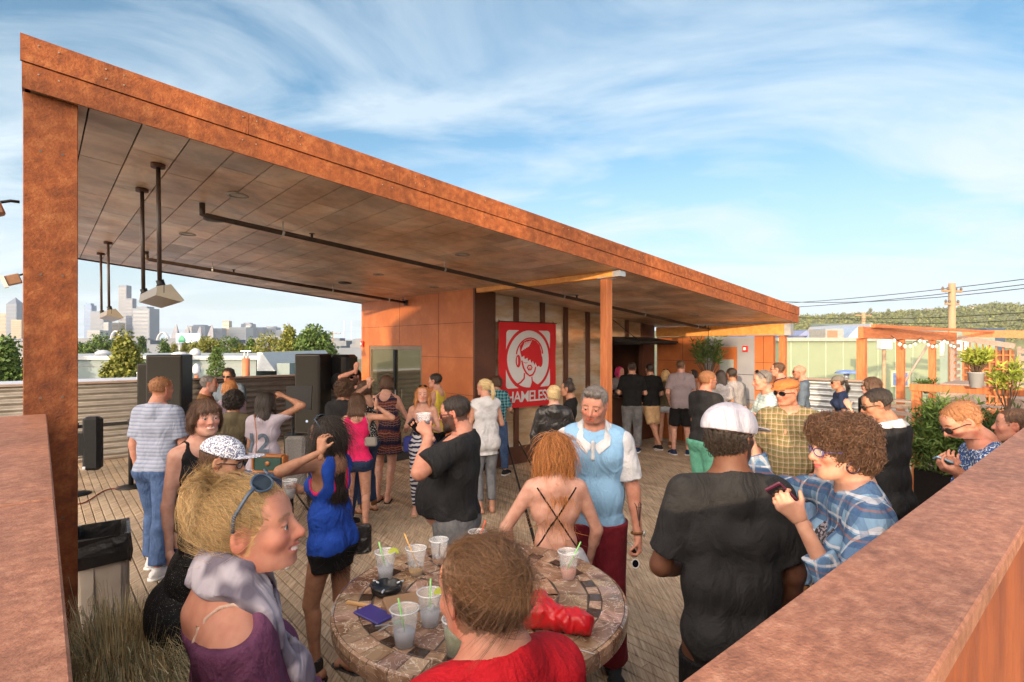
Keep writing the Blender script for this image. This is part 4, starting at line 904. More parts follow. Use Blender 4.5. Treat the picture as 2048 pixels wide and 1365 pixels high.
speaker(312, 9.6, .40, .5, 1.78, 0, 'narrower black speaker close behind the left stack', R(12))
speaker(627, 9.6, .46, .46, 1.38, .56, 'tall black speaker standing on a subwoofer before the rusty fence', R(-6))
speaker(620, 9.55, .66, .6, .555, 0, 'black subwoofer box under the right speaker', R(-6), 'subwoofer')
t = empty('monitor_speaker', at(688, 10.0, z=0), R(-15), 'rounded black speaker with a big cone on a stand by the orange wall', 'speaker')
mb = MB(); mb.box(-.20, .20, -.18, .18, 1.25, 1.92, b=.05); mb.build('cabinet', black, t); mb = MB(); mb.tube([(0, 0, 0), (0, 0, 1.26)], .02, 8); mb.build('pole', black, t)
mb = MB(); mb.lathe([(.15, 0), (.14, .012), (.05, -.02), (.03, .01)], 24); o = mb.build('cone', pm('cone_grey', (.05, .05, .055), rough=.4), t, loc=(0, -.185, 1.44)); o.rotation_euler = (R(90), 0, 0)
for k in range(3): mb = MB(); a = k * 2.1; mb.tube([(0, 0, .5), (.35 * math.cos(a), .35 * math.sin(a), .01)], .012, 6); mb.build('leg', black, t)
# small dark display speaker near the column
t = empty('panel_speaker', at(186, 5.9), R(14), 'slim black curved speaker panel on a side arm beside the column', 'speaker')
mb = MB(); mb.box(-.085, .085, -.06, .06, .74, 1.32, b=.03); mb.build('cabinet', black, t); mb = MB(); mb.box(-.26, -.09, -.02, .03, .90, 1.14); mb.build('bracket', black, t)
mb = MB(); mb.tube([(-.28, 0, 0), (-.28, 0, 1.2)], .016, 8); mb.build('pole', steel, t); mb = MB(); mb.lathe([(.20, 0), (.20, .015), (.05, .03)], 24, c=(-.28, 0, 0)); mb.build('base', black, t)
mb = MB(); mb.box(-.075, -.045, -.063, -.0601, .76, .79); mb.build('sticker', white_p, t)
def stanchion(px, Y, label):
    t = empty('barrier_post', at(px, Y), 0, label, 'barrier post', 'belt barrier posts'); mb = MB(); mb.tube([(0, 0, .02), (0, 0, .98)], .033, 14); mb.build('pole', black, t)
    mb = MB(); mb.lathe([(.19, 0), (.19, .012), (.06, .03), (.03, .04)], 30); mb.build('base', black, t)
    mb = MB(); mb.lathe([(.045, .93), (.045, 1.0), (.02, 1.01)], 14); mb.build('belt_head', black, t)
stanchion(262, 8.0, 'black barrier post with round base behind the striped-shirt man'); stanchion(150, 7.6, 'black barrier post mostly hidden by the rust column')
mb = MB(); mb.bar(at(154, 7.6, z=.95), at(258, 8.0, z=.95), .004, .05); tag(mb.build('barrier_belt', black_cloth), 'black belt stretched between the two barrier posts', 'belt')
mb = MB(); mb.tube([at(100 + 8 * i, 6.7 + .07 * i + .12 * math.sin(i * .55), z=.012) for i in range(26)], .009, 6); tag(mb.build('cable', pm('cable_red', (.18, .03, .02), rough=.5)), 'dark red cable snaking over the deck by the barrier post', 'cable')
# bin
t = empty('trash_bin', at(204, 4.10), R(36), 'grey-beige rectangular trash bin with a black liner beside the column', 'trash bin')
bm_ = pm('bin_plastic', (.30, .26, .22), (.34, .30, .26), 5, .55)
def loft(mb, secs, inner=False):
    n = len(secs[0]); vs = [p for s in secs for p in s]; fs = [(i * n + k, i * n + (k + 1) % n, (i + 1) * n + (k + 1) % n, (i + 1) * n + k) for i in range(len(secs) - 1) for k in range(n)]
    mb.add(vs, fs, False)
def rr4(a, b, z, r=.03, wob=None): 
    P = []
    for cx_, cy_, an in ((a - r, b - r, 0), (-a + r, b - r, 90), (-a + r, -b + r, 180), (a - r, -b + r, 270)):
        for i in range(4):
            q = R(an + 30 * i); P.append((cx_ + r * math.cos(q), cy_ + r * math.sin(q), z))
    return P
mb = MB(); loft(mb, [rr4(.13, .18, 0), rr4(.165, .215, .66), rr4(.165, .215, .69), rr4(.155, .205, .69), rr4(.12, .17, .03)]); mb.add(rr4(.13, .18, .001), [tuple(range(15, -1, -1))]); mb.build('body', bm_, t)
for y in (-.10, .10): mb = MB(); mb.box(.150, .168, y - .05, y + .05, .08, .56); mb.build('rib', bm_, t)
for x in (-.08, .08): mb = MB(); mb.box(x - .035, x + .035, -.212, -.185, .08, .56); mb.build('rib', bm_, t)
lin = pm('bin_liner', (.008, .008, .009), (.02, .02, .02), 6, .28, .5, bscale=18)
rs_ = random.Random(4); mb = MB()
def rag(a, b, z, amp): return [(x * (1 + rs_.uniform(-amp, amp)), y * (1 + rs_.uniform(-amp, amp)), zz + rs_.uniform(-amp, amp) * .25) for x, y, zz in rr4(a, b, z)]
loft(mb, [rag(.178, .228, .50, .07), rag(.182, .232, .58, .05), rag(.178, .226, .66, .03), rag(.174, .222, .705, .02), rag(.150, .20, .705, .02), rag(.13, .18, .5, .05), rag(.10, .15, .2, .1)]); mb.build('liner', lin, t)
# ornamental grass
def grass(p, n, rad, h, label, seed=2):
    rs = np.random.default_rng(seed); t = empty('ornamental_grass', p, 0, label, 'grass plant'); a = rs.uniform(0, 6.283, n); r0 = rad * .35 * rs.uniform(0, 1, n) ** .5
    base = np.stack([r0 * np.cos(a), r0 * np.sin(a), np.zeros(n)], 1); out = np.stack([np.cos(a + rs.normal(0, .5, n)), np.sin(a + rs.normal(0, .5, n)), np.zeros(n)], 1)
    L = h * rs.uniform(.6, 1.15, n); reach = rad * rs.uniform(.2, 1.1, n); S = 7; w = .0022 * rs.uniform(.7, 1.5, n); V_ = []
    side = np.stack([-out[:, 1], out[:, 0], np.zeros(n)], 1)
    for k in range(S):
        f = k / (S - 1); z = L * (1.25 * f - .75 * f * f * rs.uniform(.7, 1.5, n)); p_ = base + out * (reach * f ** 1.7)[:, None]; p_[:, 2] += np.maximum(z, .02 + .0 * z)
        ww = (w * (1 - f * .8))[:, None]; V_.append(p_ - side * ww); V_.append(p_ + side * ww)
    v = np.stack(V_, 1).reshape(-1, 3); i = np.arange(n)[:, None] * 2 * S; f = np.concatenate([i + np.array([[2 * k, 2 * k + 1, 2 * k + 3, 2 * k + 2]]) for k in range(S - 1)])
    tint = np.repeat(rs.normal(1, .3, (n, 1)).clip(.3, 1.8), 2 * S, 0); hu = np.repeat(rs.normal(0, .08, (n, 1)), 2 * S, 0)
    mesh_np('blades', v, f, pm('dry_grass', (.40, .29, .14), (.62, .50, .26), 4, .8, attr=True), t, smooth=False, col=np.concatenate([tint + hu, tint, tint - hu], 1).clip(.1, 2))
    mb = MB(); mb.lathe([(.15, -.45), (.19, -.02), (.20, 0), (.17, -.01)], 24); mb.build('pot', black, t); return t
grass(at(235, 2.30, z=.50), 6500, .42, .58, 'big tuft of dry brownish ornamental grass at the lower left')
# litter on the deck
mb = MB(); rs_ = random.Random(6)
for i in range(7): c = at(573 + rs_.uniform(-6, 6), 5.1 + rs_.uniform(-.05, .05), z=.002); mb.box(c.x - .012, c.x + .012, c.y - .01, c.y + .01, .001, .018, b=.003)
tag(mb.build('spilled_ice', pm('ice', (.7, .74, .78), rough=.1)), kind='stuff')
# ------------------------------------------------------------------ people: smooth implicit bodies meshed with surface nets
f32 = np.float32
def A(*x): return np.array(x, dtype=f32)
def rx(a): c, s = math.cos(R(a)), math.sin(R(a)); return np.array([[1, 0, 0], [0, c, -s], [0, s, c]], f32)
def ry(a): c, s = math.cos(R(a)), math.sin(R(a)); return np.array([[c, 0, s], [0, 1, 0], [-s, 0, c]], f32)
def rz(a): c, s = math.cos(R(a)), math.sin(R(a)); return np.array([[c, -s, 0], [s, c, 0], [0, 0, 1]], f32)
def nrm(v): v = np.asarray(v, f32); return v / (np.linalg.norm(v) + 1e-9)
def cap(a, b, ra, rb=None):
    a = np.asarray(a, f32); b = np.asarray(b, f32); rb = ra if rb is None else rb; ba = b - a; bb = float(ba @ ba) + 1e-9
    def f(P):
        pa = P - a; t = np.clip(pa @ ba / bb, 0, 1); pa -= t[:, None] * ba
        return np.sqrt(np.einsum('ij,ij->i', pa, pa)) - (ra + (rb - ra) * t)
    return f
def ccap(a, b, ra, rb, tmax, bell=0):                                # capsule cut flat at tmax, for sleeves and hems
    a = np.asarray(a, f32); b = np.asarray(b, f32); ba = b - a; L = float(np.linalg.norm(ba)); bb = L * L + 1e-9
    def f(P):
        pa = P - a; t0 = pa @ ba / bb; t = np.clip(t0, 0, 1); pa -= t[:, None] * ba
        return np.maximum(np.sqrt(np.einsum('ij,ij->i', pa, pa)) - (ra + (rb - ra) * t + bell * t), (t0 - tmax) * L)
    return f
def ecap(O, M, a, b, ra, rb=None, sy=1.0):
    rb = ra if rb is None else rb; S = np.diag([1, 1 / sy, 1]).astype(f32); K = (S @ M.T).T.astype(f32); O = np.asarray(O, f32)
    g = cap(A(a[0], a[1] / sy, a[2]), A(b[0], b[1] / sy, b[2]), ra, rb); q = (1 + sy) / 2 if sy < 1 else 1
    return lambda P: g((P - O) @ K) * q
def ell3(c, r, M=None):
    c = np.asarray(c, f32); r = np.asarray(r, f32); M = np.eye(3, dtype=f32) if M is None else M
    def f(P):
        q = (P - c) @ M / r; k0 = np.sqrt(np.einsum('ij,ij->i', q, q)); q /= r; k1 = np.sqrt(np.einsum('ij,ij->i', q, q)) + 1e-9
        return k0 * (k0 - 1) / k1
    return f
def plane(pt, n):
    pt = np.asarray(pt, f32); n = nrm(n); return lambda P: (P - pt) @ n
def comb(kind, k, d, e):
    if kind == 'u':
        if k <= 0: return np.minimum(d, e)
        h = np.maximum(k - np.abs(d - e), 0) / k; return np.minimum(d, e) - h * h * k * .25
    if kind == 's': e = -e
    if k <= 0: return np.maximum(d, e)
    h = np.maximum(k - np.abs(d - e), 0) / k; return np.maximum(d, e) + h * h * k * .25
def wob(P, s, seed=0):
    q = P * s + seed * 1.7
    return (np.sin(q[:, 0] * 1.3 + 1.9 * np.sin(q[:, 2] * .9 + q[:, 1] * .7)) * np.sin(q[:, 1] * 1.7 + 1.3 * np.sin(q[:, 0] * 1.1)) + .6 * np.sin(q[:, 2] * 2.3 + 2.1 * np.sin(q[:, 1] * 1.3 + q[:, 0] * 1.9)) * np.sin(q[:, 0] * 2.9 + q[:, 1]))
def surf(ops, lo, hi, h, disp=None, damp=0.0):
    """ops: [(kind, k, f)]. Returns verts, quads of the zero surface."""
    B = 4 if h > .007 else 6; lo = np.asarray(lo, f32); hi = np.asarray(hi, f32)
    nb = np.maximum(1, np.ceil((hi - lo) / (h * B)).astype(int)); n = nb * B
    ax = [lo[i] + (np.arange(nb[i]) * B + (B - 1) / 2) * h for i in range(3)]
    G = np.stack(np.meshgrid(*ax, indexing='ij'), -1).reshape(-1, 3).astype(f32)
    rad = h * B * .9 * 1.35; d = None; matter = []
    for kind, k, f in ops:
        e = f(G)
        if d is None: d = e; matter.append(np.ones(len(G), bool)); continue
        if kind == 'u': matter.append(e - d < 2 * rad + k)
        elif kind == 's': matter.append(-e - d > -(2 * rad + k))
        else: matter.append(e - d > -(2 * rad + k))
        d = comb(kind, k, d, e)
    act = np.abs(d) < rad + damp * 1.5 + h
    D = np.repeat(np.repeat(np.repeat(d.reshape(nb), B, 0), B, 1), B, 2)
    D = np.where(D > 0, np.maximum(D, h), np.minimum(D, -h)).astype(f32)
    ia = np.nonzero(act)[0]
    if len(ia) == 0: return np.zeros((0, 3), f32), np.zeros((0, 4), int)
    loc = (np.stack(np.meshgrid(*[np.arange(B)] * 3, indexing='ij'), -1).reshape(-1, 3) - (B - 1) / 2).astype(f32) * h
    P = (G[ia][:, None, :] + loc[None]); nP = B ** 3; dd = None
    for (kind, k, f), m in zip(ops, matter):
        if dd is None: dd = f(P.reshape(-1, 3)).reshape(len(ia), nP); continue
        s = np.nonzero(m[ia])[0]
        if len(s) == 0: continue
        e = f(P[s].reshape(-1, 3)).reshape(len(s), nP); dd[s] = comb(kind, k, dd[s], e)
    if disp is not None: dd = dd - disp(P.reshape(-1, 3)).reshape(dd.shape)
    Db = D.reshape(nb[0], B, nb[1], B, nb[2], B).transpose(0, 2, 4, 1, 3, 5)
    Db = np.ascontiguousarray(Db).reshape(-1, nP); Db[ia] = dd
    D = Db.reshape(nb[0], nb[1], nb[2], B, B, B).transpose(0, 3, 1, 4, 2, 5).reshape(n)
    S = D < 0
    c = S[:-1, :-1, :-1].astype(np.int8)
    for o in ((1, 0, 0), (0, 1, 0), (0, 0, 1), (1, 1, 0), (1, 0, 1), (0, 1, 1), (1, 1, 1)):
        c = c + S[o[0]:n[0] - 1 + o[0], o[1]:n[1] - 1 + o[1], o[2]:n[2] - 1 + o[2]]
    I = np.stack(np.nonzero((c > 0) & (c < 8)), 1)
    if len(I) == 0: return np.zeros((0, 3), f32), np.zeros((0, 4), int)
    idx = np.full(c.shape, -1, np.int32); idx[I[:, 0], I[:, 1], I[:, 2]] = np.arange(len(I))
    acc = np.zeros((len(I), 3), f32); cnt = np.zeros((len(I), 1), f32)
    for axs in range(3):
        for a in (0, 1):
            for b in (0, 1):
                o = [0, 0, 0]; oth = [i for i in range(3) if i != axs]; o[oth[0]] = a; o[oth[1]] = b; p = I + o; q = p.copy(); q[:, axs] += 1
                d0 = D[p[:, 0], p[:, 1], p[:, 2]]; d1 = D[q[:, 0], q[:, 1], q[:, 2]]; m = (d0 < 0) != (d1 < 0)
                t = np.where(m, d0 / np.where(m, d0 - d1, 1), 0).astype(f32); w = np.array(o, f32)[None].repeat(len(I), 0); w[:, axs] = t
                acc += w * m[:, None]; cnt += m[:, None]
    V_ = lo + (I + acc / cnt) * h
    Q = []
    for axs in range(3):
        oth = [(axs + 1) % 3, (axs + 2) % 3]; sl0 = [slice(None)] * 3; sl1 = [slice(None)] * 3; sl0[axs] = slice(0, -1); sl1[axs] = slice(1, None)
        E = S[tuple(sl0)] != S[tuple(sl1)]; J = np.stack(np.nonzero(E), 1)
        ok = (J[:, oth[0]] > 0) & (J[:, oth[1]] > 0) & (J[:, oth[0]] < n[oth[0]] - 1) & (J[:, oth[1]] < n[oth[1]] - 1); J = J[ok]
        if len(J) == 0: continue
        q = []
        for a, b in ((-1, -1), (0, -1), (0, 0), (-1, 0)):
            K = J.copy(); K[:, oth[0]] += a; K[:, oth[1]] += b; q.append(idx[K[:, 0], K[:, 1], K[:, 2]])
        q = np.stack(q, 1); fl = ~S[J[:, 0], J[:, 1], J[:, 2]]; q[fl] = q[fl][:, ::-1]; Q.append(q[(q >= 0).all(1)])
    Q = np.concatenate(Q)
    # one light smoothing pass
    s = np.zeros_like(V_); c2 = np.zeros((len(V_), 1), f32)
    for a in range(4):
        np.add.at(s, Q[:, a], V_[Q[:, (a + 1) % 4]]); np.add.at(c2, Q[:, a], 1)
    V_ = np.where(c2 > 0, V_ * .55 + s / np.maximum(c2, 1) * .45, V_)
    return V_, Q
def ops_bounds(pts, pad): pts = np.array(pts); return pts.min(0) - pad, pts.max(0) + pad

def ik(a, b, l1, l2, hint):
    a = np.asarray(a, f32); b = np.asarray(b, f32); d = b - a; L = float(np.linalg.norm(d)); Lm = min(L, (l1 + l2) * .999); d = d / (L + 1e-9)
    b = a + d * Lm; x = (l1 * l1 - l2 * l2 + Lm * Lm) / (2 * Lm); hh = math.sqrt(max(l1 * l1 - x * x, 1e-8)); h_ = np.asarray(hint, f32); h_ = nrm(h_ - d * float(h_ @ d))
    return a + d * x + h_ * hh, b
HANG = (.16, .02, -1, .04, .22, -1)
def skeleton(p):
    k = p['h'] / 1.75; fem = p['g'] == 'f'; sk = {'k': k}; bw = p.get('bw', 1.0)
    Rt = rz(-p.get('twist', 0)) @ rx(-p.get('lean', 2)) @ ry(p.get('side', 0)); O = A(p.get('sx', 0), p.get('sy', 0), .95 * k - p.get('drop', 0))
    T = lambda *x: O + Rt @ (A(*x) * k)
    sk.update(Rt=Rt, O=O, T=T); hs = (k ** .5) * (.905 if fem else .935) * p.get('head', 1); sk['hs'] = hs
    Rh = Rt @ rz(-p.get('hyaw', 0)) @ rx(-p.get('hpitch', 0)) @ ry(p.get('htilt', 0)); sk['Rh'] = Rh
    sk['nb'] = T(0, -.012, .532); nd = p.get('nd', 0); sk['hj'] = T(0, .012, .590 - nd); top = .0
    sk['hc'] = sk['hj'] + Rh @ (A(0, .020, .070) * hs) + A(0, 0, .008 * k)
    sw = (.145 if fem else .166) * (1 + (bw - 1) * .55)
    for s, nm in ((1, 'R'), (-1, 'L')):
        spec = p.get('arm' + nm, HANG)
        if spec[0] == 'ik':
            tgt = np.asarray(spec[1], f32); sh = T(s * sw, .0, .446 + (.035 if tgt[2] > 1.45 * k else 0)); hint = np.asarray(spec[2], f32) * A(s, 1, 1); el, wr = ik(sh, tgt, .285 * k, .25 * k, hint)
        else:
            u = nrm(A(s * spec[0], spec[1], spec[2])); f = nrm(A(s * spec[3], spec[4], spec[5])); sh = T(s * sw, -.005, .446 + (.03 if spec[2] > .3 else 0)); el = sh + u * .285 * k; wr = el + f * .25 * k
        sk['sh' + nm], sk['el' + nm], sk['wr' + nm] = sh, el, wr
        ft = p.get('foot' + nm, (.10, .0, 0)); hj = O + A(s * .085 * k * (1 + (bw - 1) * .5), 0, -.035 * k); an = A(s * ft[0] * k, ft[1] * k - .03 * k, .078 * k + (ft[2] if len(ft) > 2 else 0))
        kn, an = ik(hj, an, .43 * k, .42 * k, (s * .12, 1, 0)); sk['hp' + nm], sk['kn' + nm], sk['an' + nm] = hj, kn, an; sk['toe' + nm] = rz(-s * p.get('toe', 10)) 
    return sk
def torso_ops(p, sk, c=0.0, arms=True):
    k = sk['k']; O, M = sk['O'], sk['Rt']; fem = p['g'] == 'f'; bw = p.get('bw', 1.0); be = p.get('belly', 0); E = lambda a, b, ra, rb, sy: ecap(O, M, [x * k for x in a], [x * k for x in b], ra * k * bw + c, rb * k * bw + c, sy)
    if fem:
        L = [('u', .05, E((-.075, 0, -.04), (.075, 0, -.04), .100, .100, .95)), ('u', .07, E((-.045, 0, .13), (.045, 0, .13), .083, .083, .88)), ('u', .08, E((-.058, .0, .32), (.058, .0, .32), .092, .092, .88)),
             ('u', .05, E((-.09, -.012, .42), (.09, -.012, .42), .062, .062, .95)), ('u', .05, E((-.100, -.008, .444), (.100, -.008, .444), .046, .046, 1))]
        b = p.get('bust', 1)
        for s in (-1, 1): L.append(('u', .035, ell3(sk['T'](s * .068, .072, .325), A(.058, .052 * b, .06) * k + c)))
    else:
        L = [('u', .05, E((-.072, 0, -.03), (.072, 0, -.03), .104, .104, .95)), ('u', .07, E((-.06, 0, .14), (.06, 0, .14), .098, .098, .88)), ('u', .08, E((-.075, .0, .32), (.075, .0, .32), .110, .110, .88)),
             ('u', .05, E((-.115, -.012, .425), (.115, -.012, .425), .070, .070, .95)), ('u', .05, E((-.120, -.008, .442), (.120, -.008, .442), .052, .052, 1)),
             ('u', .04, ell3(sk['T'](-.075, .075, .375), A(.07, .035, .055) * k + c)), ('u', .04, ell3(sk['T'](.075, .075, .375), A(.07, .035, .055) * k + c))]
    if be: L += [('u', .08, ell3(sk['T'](0, .06 + be * .07, .10), A(.15 + be * .055, .11 + be * .085, .17 + be * .03) * k + c))]
    for s in (-1, 1): L.append(('u', .05, ell3(sk['O'] + A(s * .07, -.055, -.05) * k, A(.085, .075, .09) * k * bw + c)))
    for s in (-1, 1): L.append(('u', .05, cap(sk['T'](s * .02, -.020, .520), sk['T'](s * (.105 if fem else .125), -.008, .450), .040 * k + c, (.040 if fem else .048) * k + c)))
    L.append(('u', .045, cap(sk['T'](0, -.028, .47), sk['T'](0, -.022, .540), .08 * k + c * .7, .050 * k + c * .4)))           # trapezius
    return L
def arm_ops(p, sk, nm, c=0.0, upto=2.0, loose=0.0, kk=.03):
    k = sk['k']; m = .80 if p['g'] == 'f' else .94; m *= p.get('aw', 1); sh, el, wr = sk['sh' + nm], sk['el' + nm], sk['wr' + nm]; L = []
    if upto <= 1: L.append(('u', kk, ccap(sh, el, .056 * k * m + c, .044 * k * m + c, upto, loose))); return L
    L.append(('u', kk, cap(sh, el, .056 * k * m + c, .042 * k * m + c)))
    if upto < 2: L.append(('u', .02, ccap(el, wr, .041 * k * m + c, .030 * k * m + c, upto - 1, loose)))
    else:
        L.append(('u', .02, cap(el, wr, .040 * k * m + c, .026 * k * m + c))); L.append(('u', .02, cap(el + (wr - el) * .12, el + (wr - el) * .38, .036 * k * m + c, .036 * k * m + c)))
    return L
def leg_ops(p, sk, nm, c=0.0, upto=2.0, loose=0.0, shin=0.0):
    k = sk['k']; m = p.get('lw', 1.0) * (.97 if p['g'] == 'f' else 1.0); hp, kn, an = sk['hp' + nm], sk['kn' + nm], sk['an' + nm]; L = []
    if upto <= 1: return [('u', .03, ccap(hp, kn, .092 * k * m + c, .060 * k * m + c, upto, loose))]
    L.append(('u', .03, cap(hp, kn, .092 * k * m + c, .058 * k * m + c)))
    if upto < 2: L.append(('u', .02, ccap(kn, an, .054 * k * m + c, .040 * k * m + c + shin, upto - 1, loose)))
    else: L.append(('u', .02, cap(kn, an, .052 * k * m + c, .034 * k * m + c)))
    cb = kn + (an - kn) * .3; L.append(('u', .03, cap(cb + A(0, -.018, .05) * k, cb + A(0, -.014, -.06) * k, .044 * k * m + c, .036 * k * m + c)))
    return L
def foot_ops(p, sk, nm, c=0.0):
    k = sk['k']; an = sk['an' + nm]; M = sk['toe' + nm]; F_ = lambda *x: an + M @ (A(*x) * k); dz = -an[2] / k
    tilt = 0
    return [('u', .02, ecap(an, M, A(0, -.035, -.042) * k, A(0, .03, -.038) * k, .034 * k + c, .036 * k + c)), ('u', .03, cap(F_(0, .03, -.03), F_(0, .145, -.055), .036 * k + c, .022 * k + c)), ('u', .02, cap(F_(.022, .13, -.055), F_(-.025, .125, -.057), .022 * k + c, .02 * k + c)),
            ('i', .0, plane(an + A(0, 0, -.078 * k - c * .6), (0, 0, -1)))]
def hand_ops(p, sk, nm, s, hs):
    """palm, four fingers of different length with two bends each, a thumb from the side of the palm"""
    el, wr = sk['el' + nm], sk['wr' + nm]; d = nrm(wr - el); spec = p.get('hand' + nm, {}); k = .97 * hs * (1.0 if p['g'] == 'm' else .92)
    if 'dir' in spec: d = nrm(np.asarray(spec['dir'], f32) * A(s, 1, 1))
    n = np.asarray(spec.get('palm', (-1, .15, 0)), f32) * A(s, 1, 1); n = nrm(n - d * float(n @ d)); w = np.cross(d, n) * s                # w points to the thumb side
    curl = spec.get('curl', 28); sp = spec.get('spread', 0); Q = lambda a, b, c: wr + (d * a + w * b + n * c) * k
    L = [('u', .0, cap(wr - d * .03, Q(.012, 0, 0), .024 * k, .023 * k))]
    for b, l in ((-.028, .084), (-.010, .089), (.009, .090), (.027, .086)): L.append(('u', .016, cap(Q(.014, b * .5, 0), Q(l, b, 0), .0155 * k, .0125 * k)))
    L.append(('u', .02, cap(Q(.02, .018, .008), Q(.055, .032, .010), .016 * k, .013 * k)))
    for i, (b, l0, ln, r) in enumerate(((-.030, .082, .062, .0078), (-.010, .088, .078, .0088), (.0105, .090, .084, .0092), (.030, .085, .074, .0088))):
        pos = Q(l0, b, 0); a = curl * (.55 + .06 * i); dd = d * math.cos(R(a)) + n * math.sin(R(a)) + w * (b * (1.5 + sp * 12)); dd = nrm(dd); segs = (.45, .32, .27); ac = a
        for j, sg in enumerate(segs):
            e = pos + dd * ln * sg * k; L.append(('u', .004 if j else .010, cap(pos, e, r * k * (1 - .07 * j), r * k * (.93 - .08 * j)))); pos = e; ac += curl * (.95 if j == 0 else .7); dd = nrm(d * math.cos(R(ac)) + n * math.sin(R(ac)) + w * (b * (1.0 + sp * 10)))
    td = nrm(d * .62 + w * (.68 + sp * .2) + n * (.30 + curl * .006)); pos = Q(.030, .028, .006); e = pos + td * .040 * k; L.append(('u', .012, cap(pos, e, .0125 * k, .0105 * k)))
    td2 = nrm(td * .8 + d * .3 + n * (.008 * curl) - w * .003 * curl); L.append(('u', .004, cap(e, e + td2 * .034 * k, .0102 * k, .0082 * k)))
    return L, wr - A(.13, .13, .13), wr + A(.13, .13, .13) , d
def head_ops(p, sk, fine):
    hs = sk['hs']; M = sk['Rh']; c = sk['hc']; X = lambda *x: c + M @ (A(*x) * hs); fem = p['g'] == 'f'
    El = lambda x, r: ell3(X(*x), A(*r) * hs, M); Cp = lambda a, b, ra, rb=None: cap(X(*a), X(*b), ra * hs, (ra if rb is None else rb) * hs)
    jw = .052 if fem else .058
    L = [('u', .0, El((0, -.016, .026), (.0755, .095, .082))), ('u', .04, El((0, .028, -.030), (jw + .006, .064, .072))), ('u', .03, Cp((-.026, .036, -.082), (.026, .036, -.082), .028)), ('u', .022, Cp((-.010, .073, -.099), (.010, .073, -.099), .016 if fem else .019)),
         ('u', .03, Cp((-jw + .004, -.005, -.055), (-.022, .055, -.088), .020)), ('u', .03, Cp((jw - .004, -.005, -.055), (.022, .055, -.088), .020)),
         ('u', .022, El((-.040, .062, -.024), (.022, .020, .020))), ('u', .022, El((.040, .062, -.024), (.022, .020, .020))), ('u', .02, Cp((-.040, .066, .024), (.040, .066, .024), .014)), ('u', .02, El((0, .050, .048), (.056, .032, .036)))]
    if fine:
        for s in (-1, 1): L.append(('s', .016, El((s * .0325, .098, .002), (.019, .016, .0125))))
        for s in (-1, 1):
            L.append(('u', .006, Cp((s * .0325, .0755, .001), (s * .0325, .0755, .001), .0152)))
            L.append(('s', .0025, El((s * .0325, .096, -.0002), (.0145, .016, .0052 * p.get('open', 1)))))
    L += [('u', .012, Cp((0, .082, .014), (0, .108, -.024), .0085, .0115)), ('u', .010, Cp((0, .094, -.030), (0, .104, -.030), .010, .010)), ('u', .007, El((-.013, .092, -.031), (.0085, .011, .008))), ('u', .007, El((.013, .092, -.031), (.0085, .011, .008)))]
    sm = p.get('smile', 0)
    L += [('u', .014, El((0, .078, -.058), (.030, .020, .022))), ('u', .005, Cp((-.020, .084, -.0555 + .004 * sm), (0, .0975, -.0530), .0048)), ('u', .005, Cp((.020, .084, -.0555 + .004 * sm), (0, .0975, -.0530), .0048)), ('u', .005, Cp((-.015, .087, -.0650 + .002 * sm), (.015, .087, -.0650 + .002 * sm), .0065))]
    if fine:
        L.append(('s', .003, Cp((-.024 - .004 * sm, .088, -.0590 + .005 * sm), (0, .1035, -.0590), .0020 + .0022 * sm))); L.append(('s', .003, Cp((.024 + .004 * sm, .088, -.0590 + .005 * sm), (0, .1035, -.0590), .0020 + .0022 * sm)))
        for s in (-1, 1): L.append(('s', .004, Cp((s * .0065, .100, -.0415), (s * .0065, .106, -.0385), .0036)))
    for s in (-1, 1):
        Me = M @ rz(s * 22) @ rx(-8); L.append(('u', .006, ell3(X(s * .0765, -.008, -.004), A(.0085, .020, .033) * hs, Me)))
        if fine: L.append(('s', .004, ell3(X(s * .0850, -.003, .002), A(.0065, .011, .019) * hs, Me)))
    return L, X
def neck_ops(p, sk):
    k = sk['k']; hs = sk['hs']; r = (.048 if p['g'] == 'f' else .057) * (1 + (p.get('bw', 1) - 1) * .6); c = sk['hc']; M = sk['Rh']
    return [('u', .03, cap(sk['nb'], c + M @ (A(0, -.018, -.055) * hs), r * k * 1.06, r * hs))]
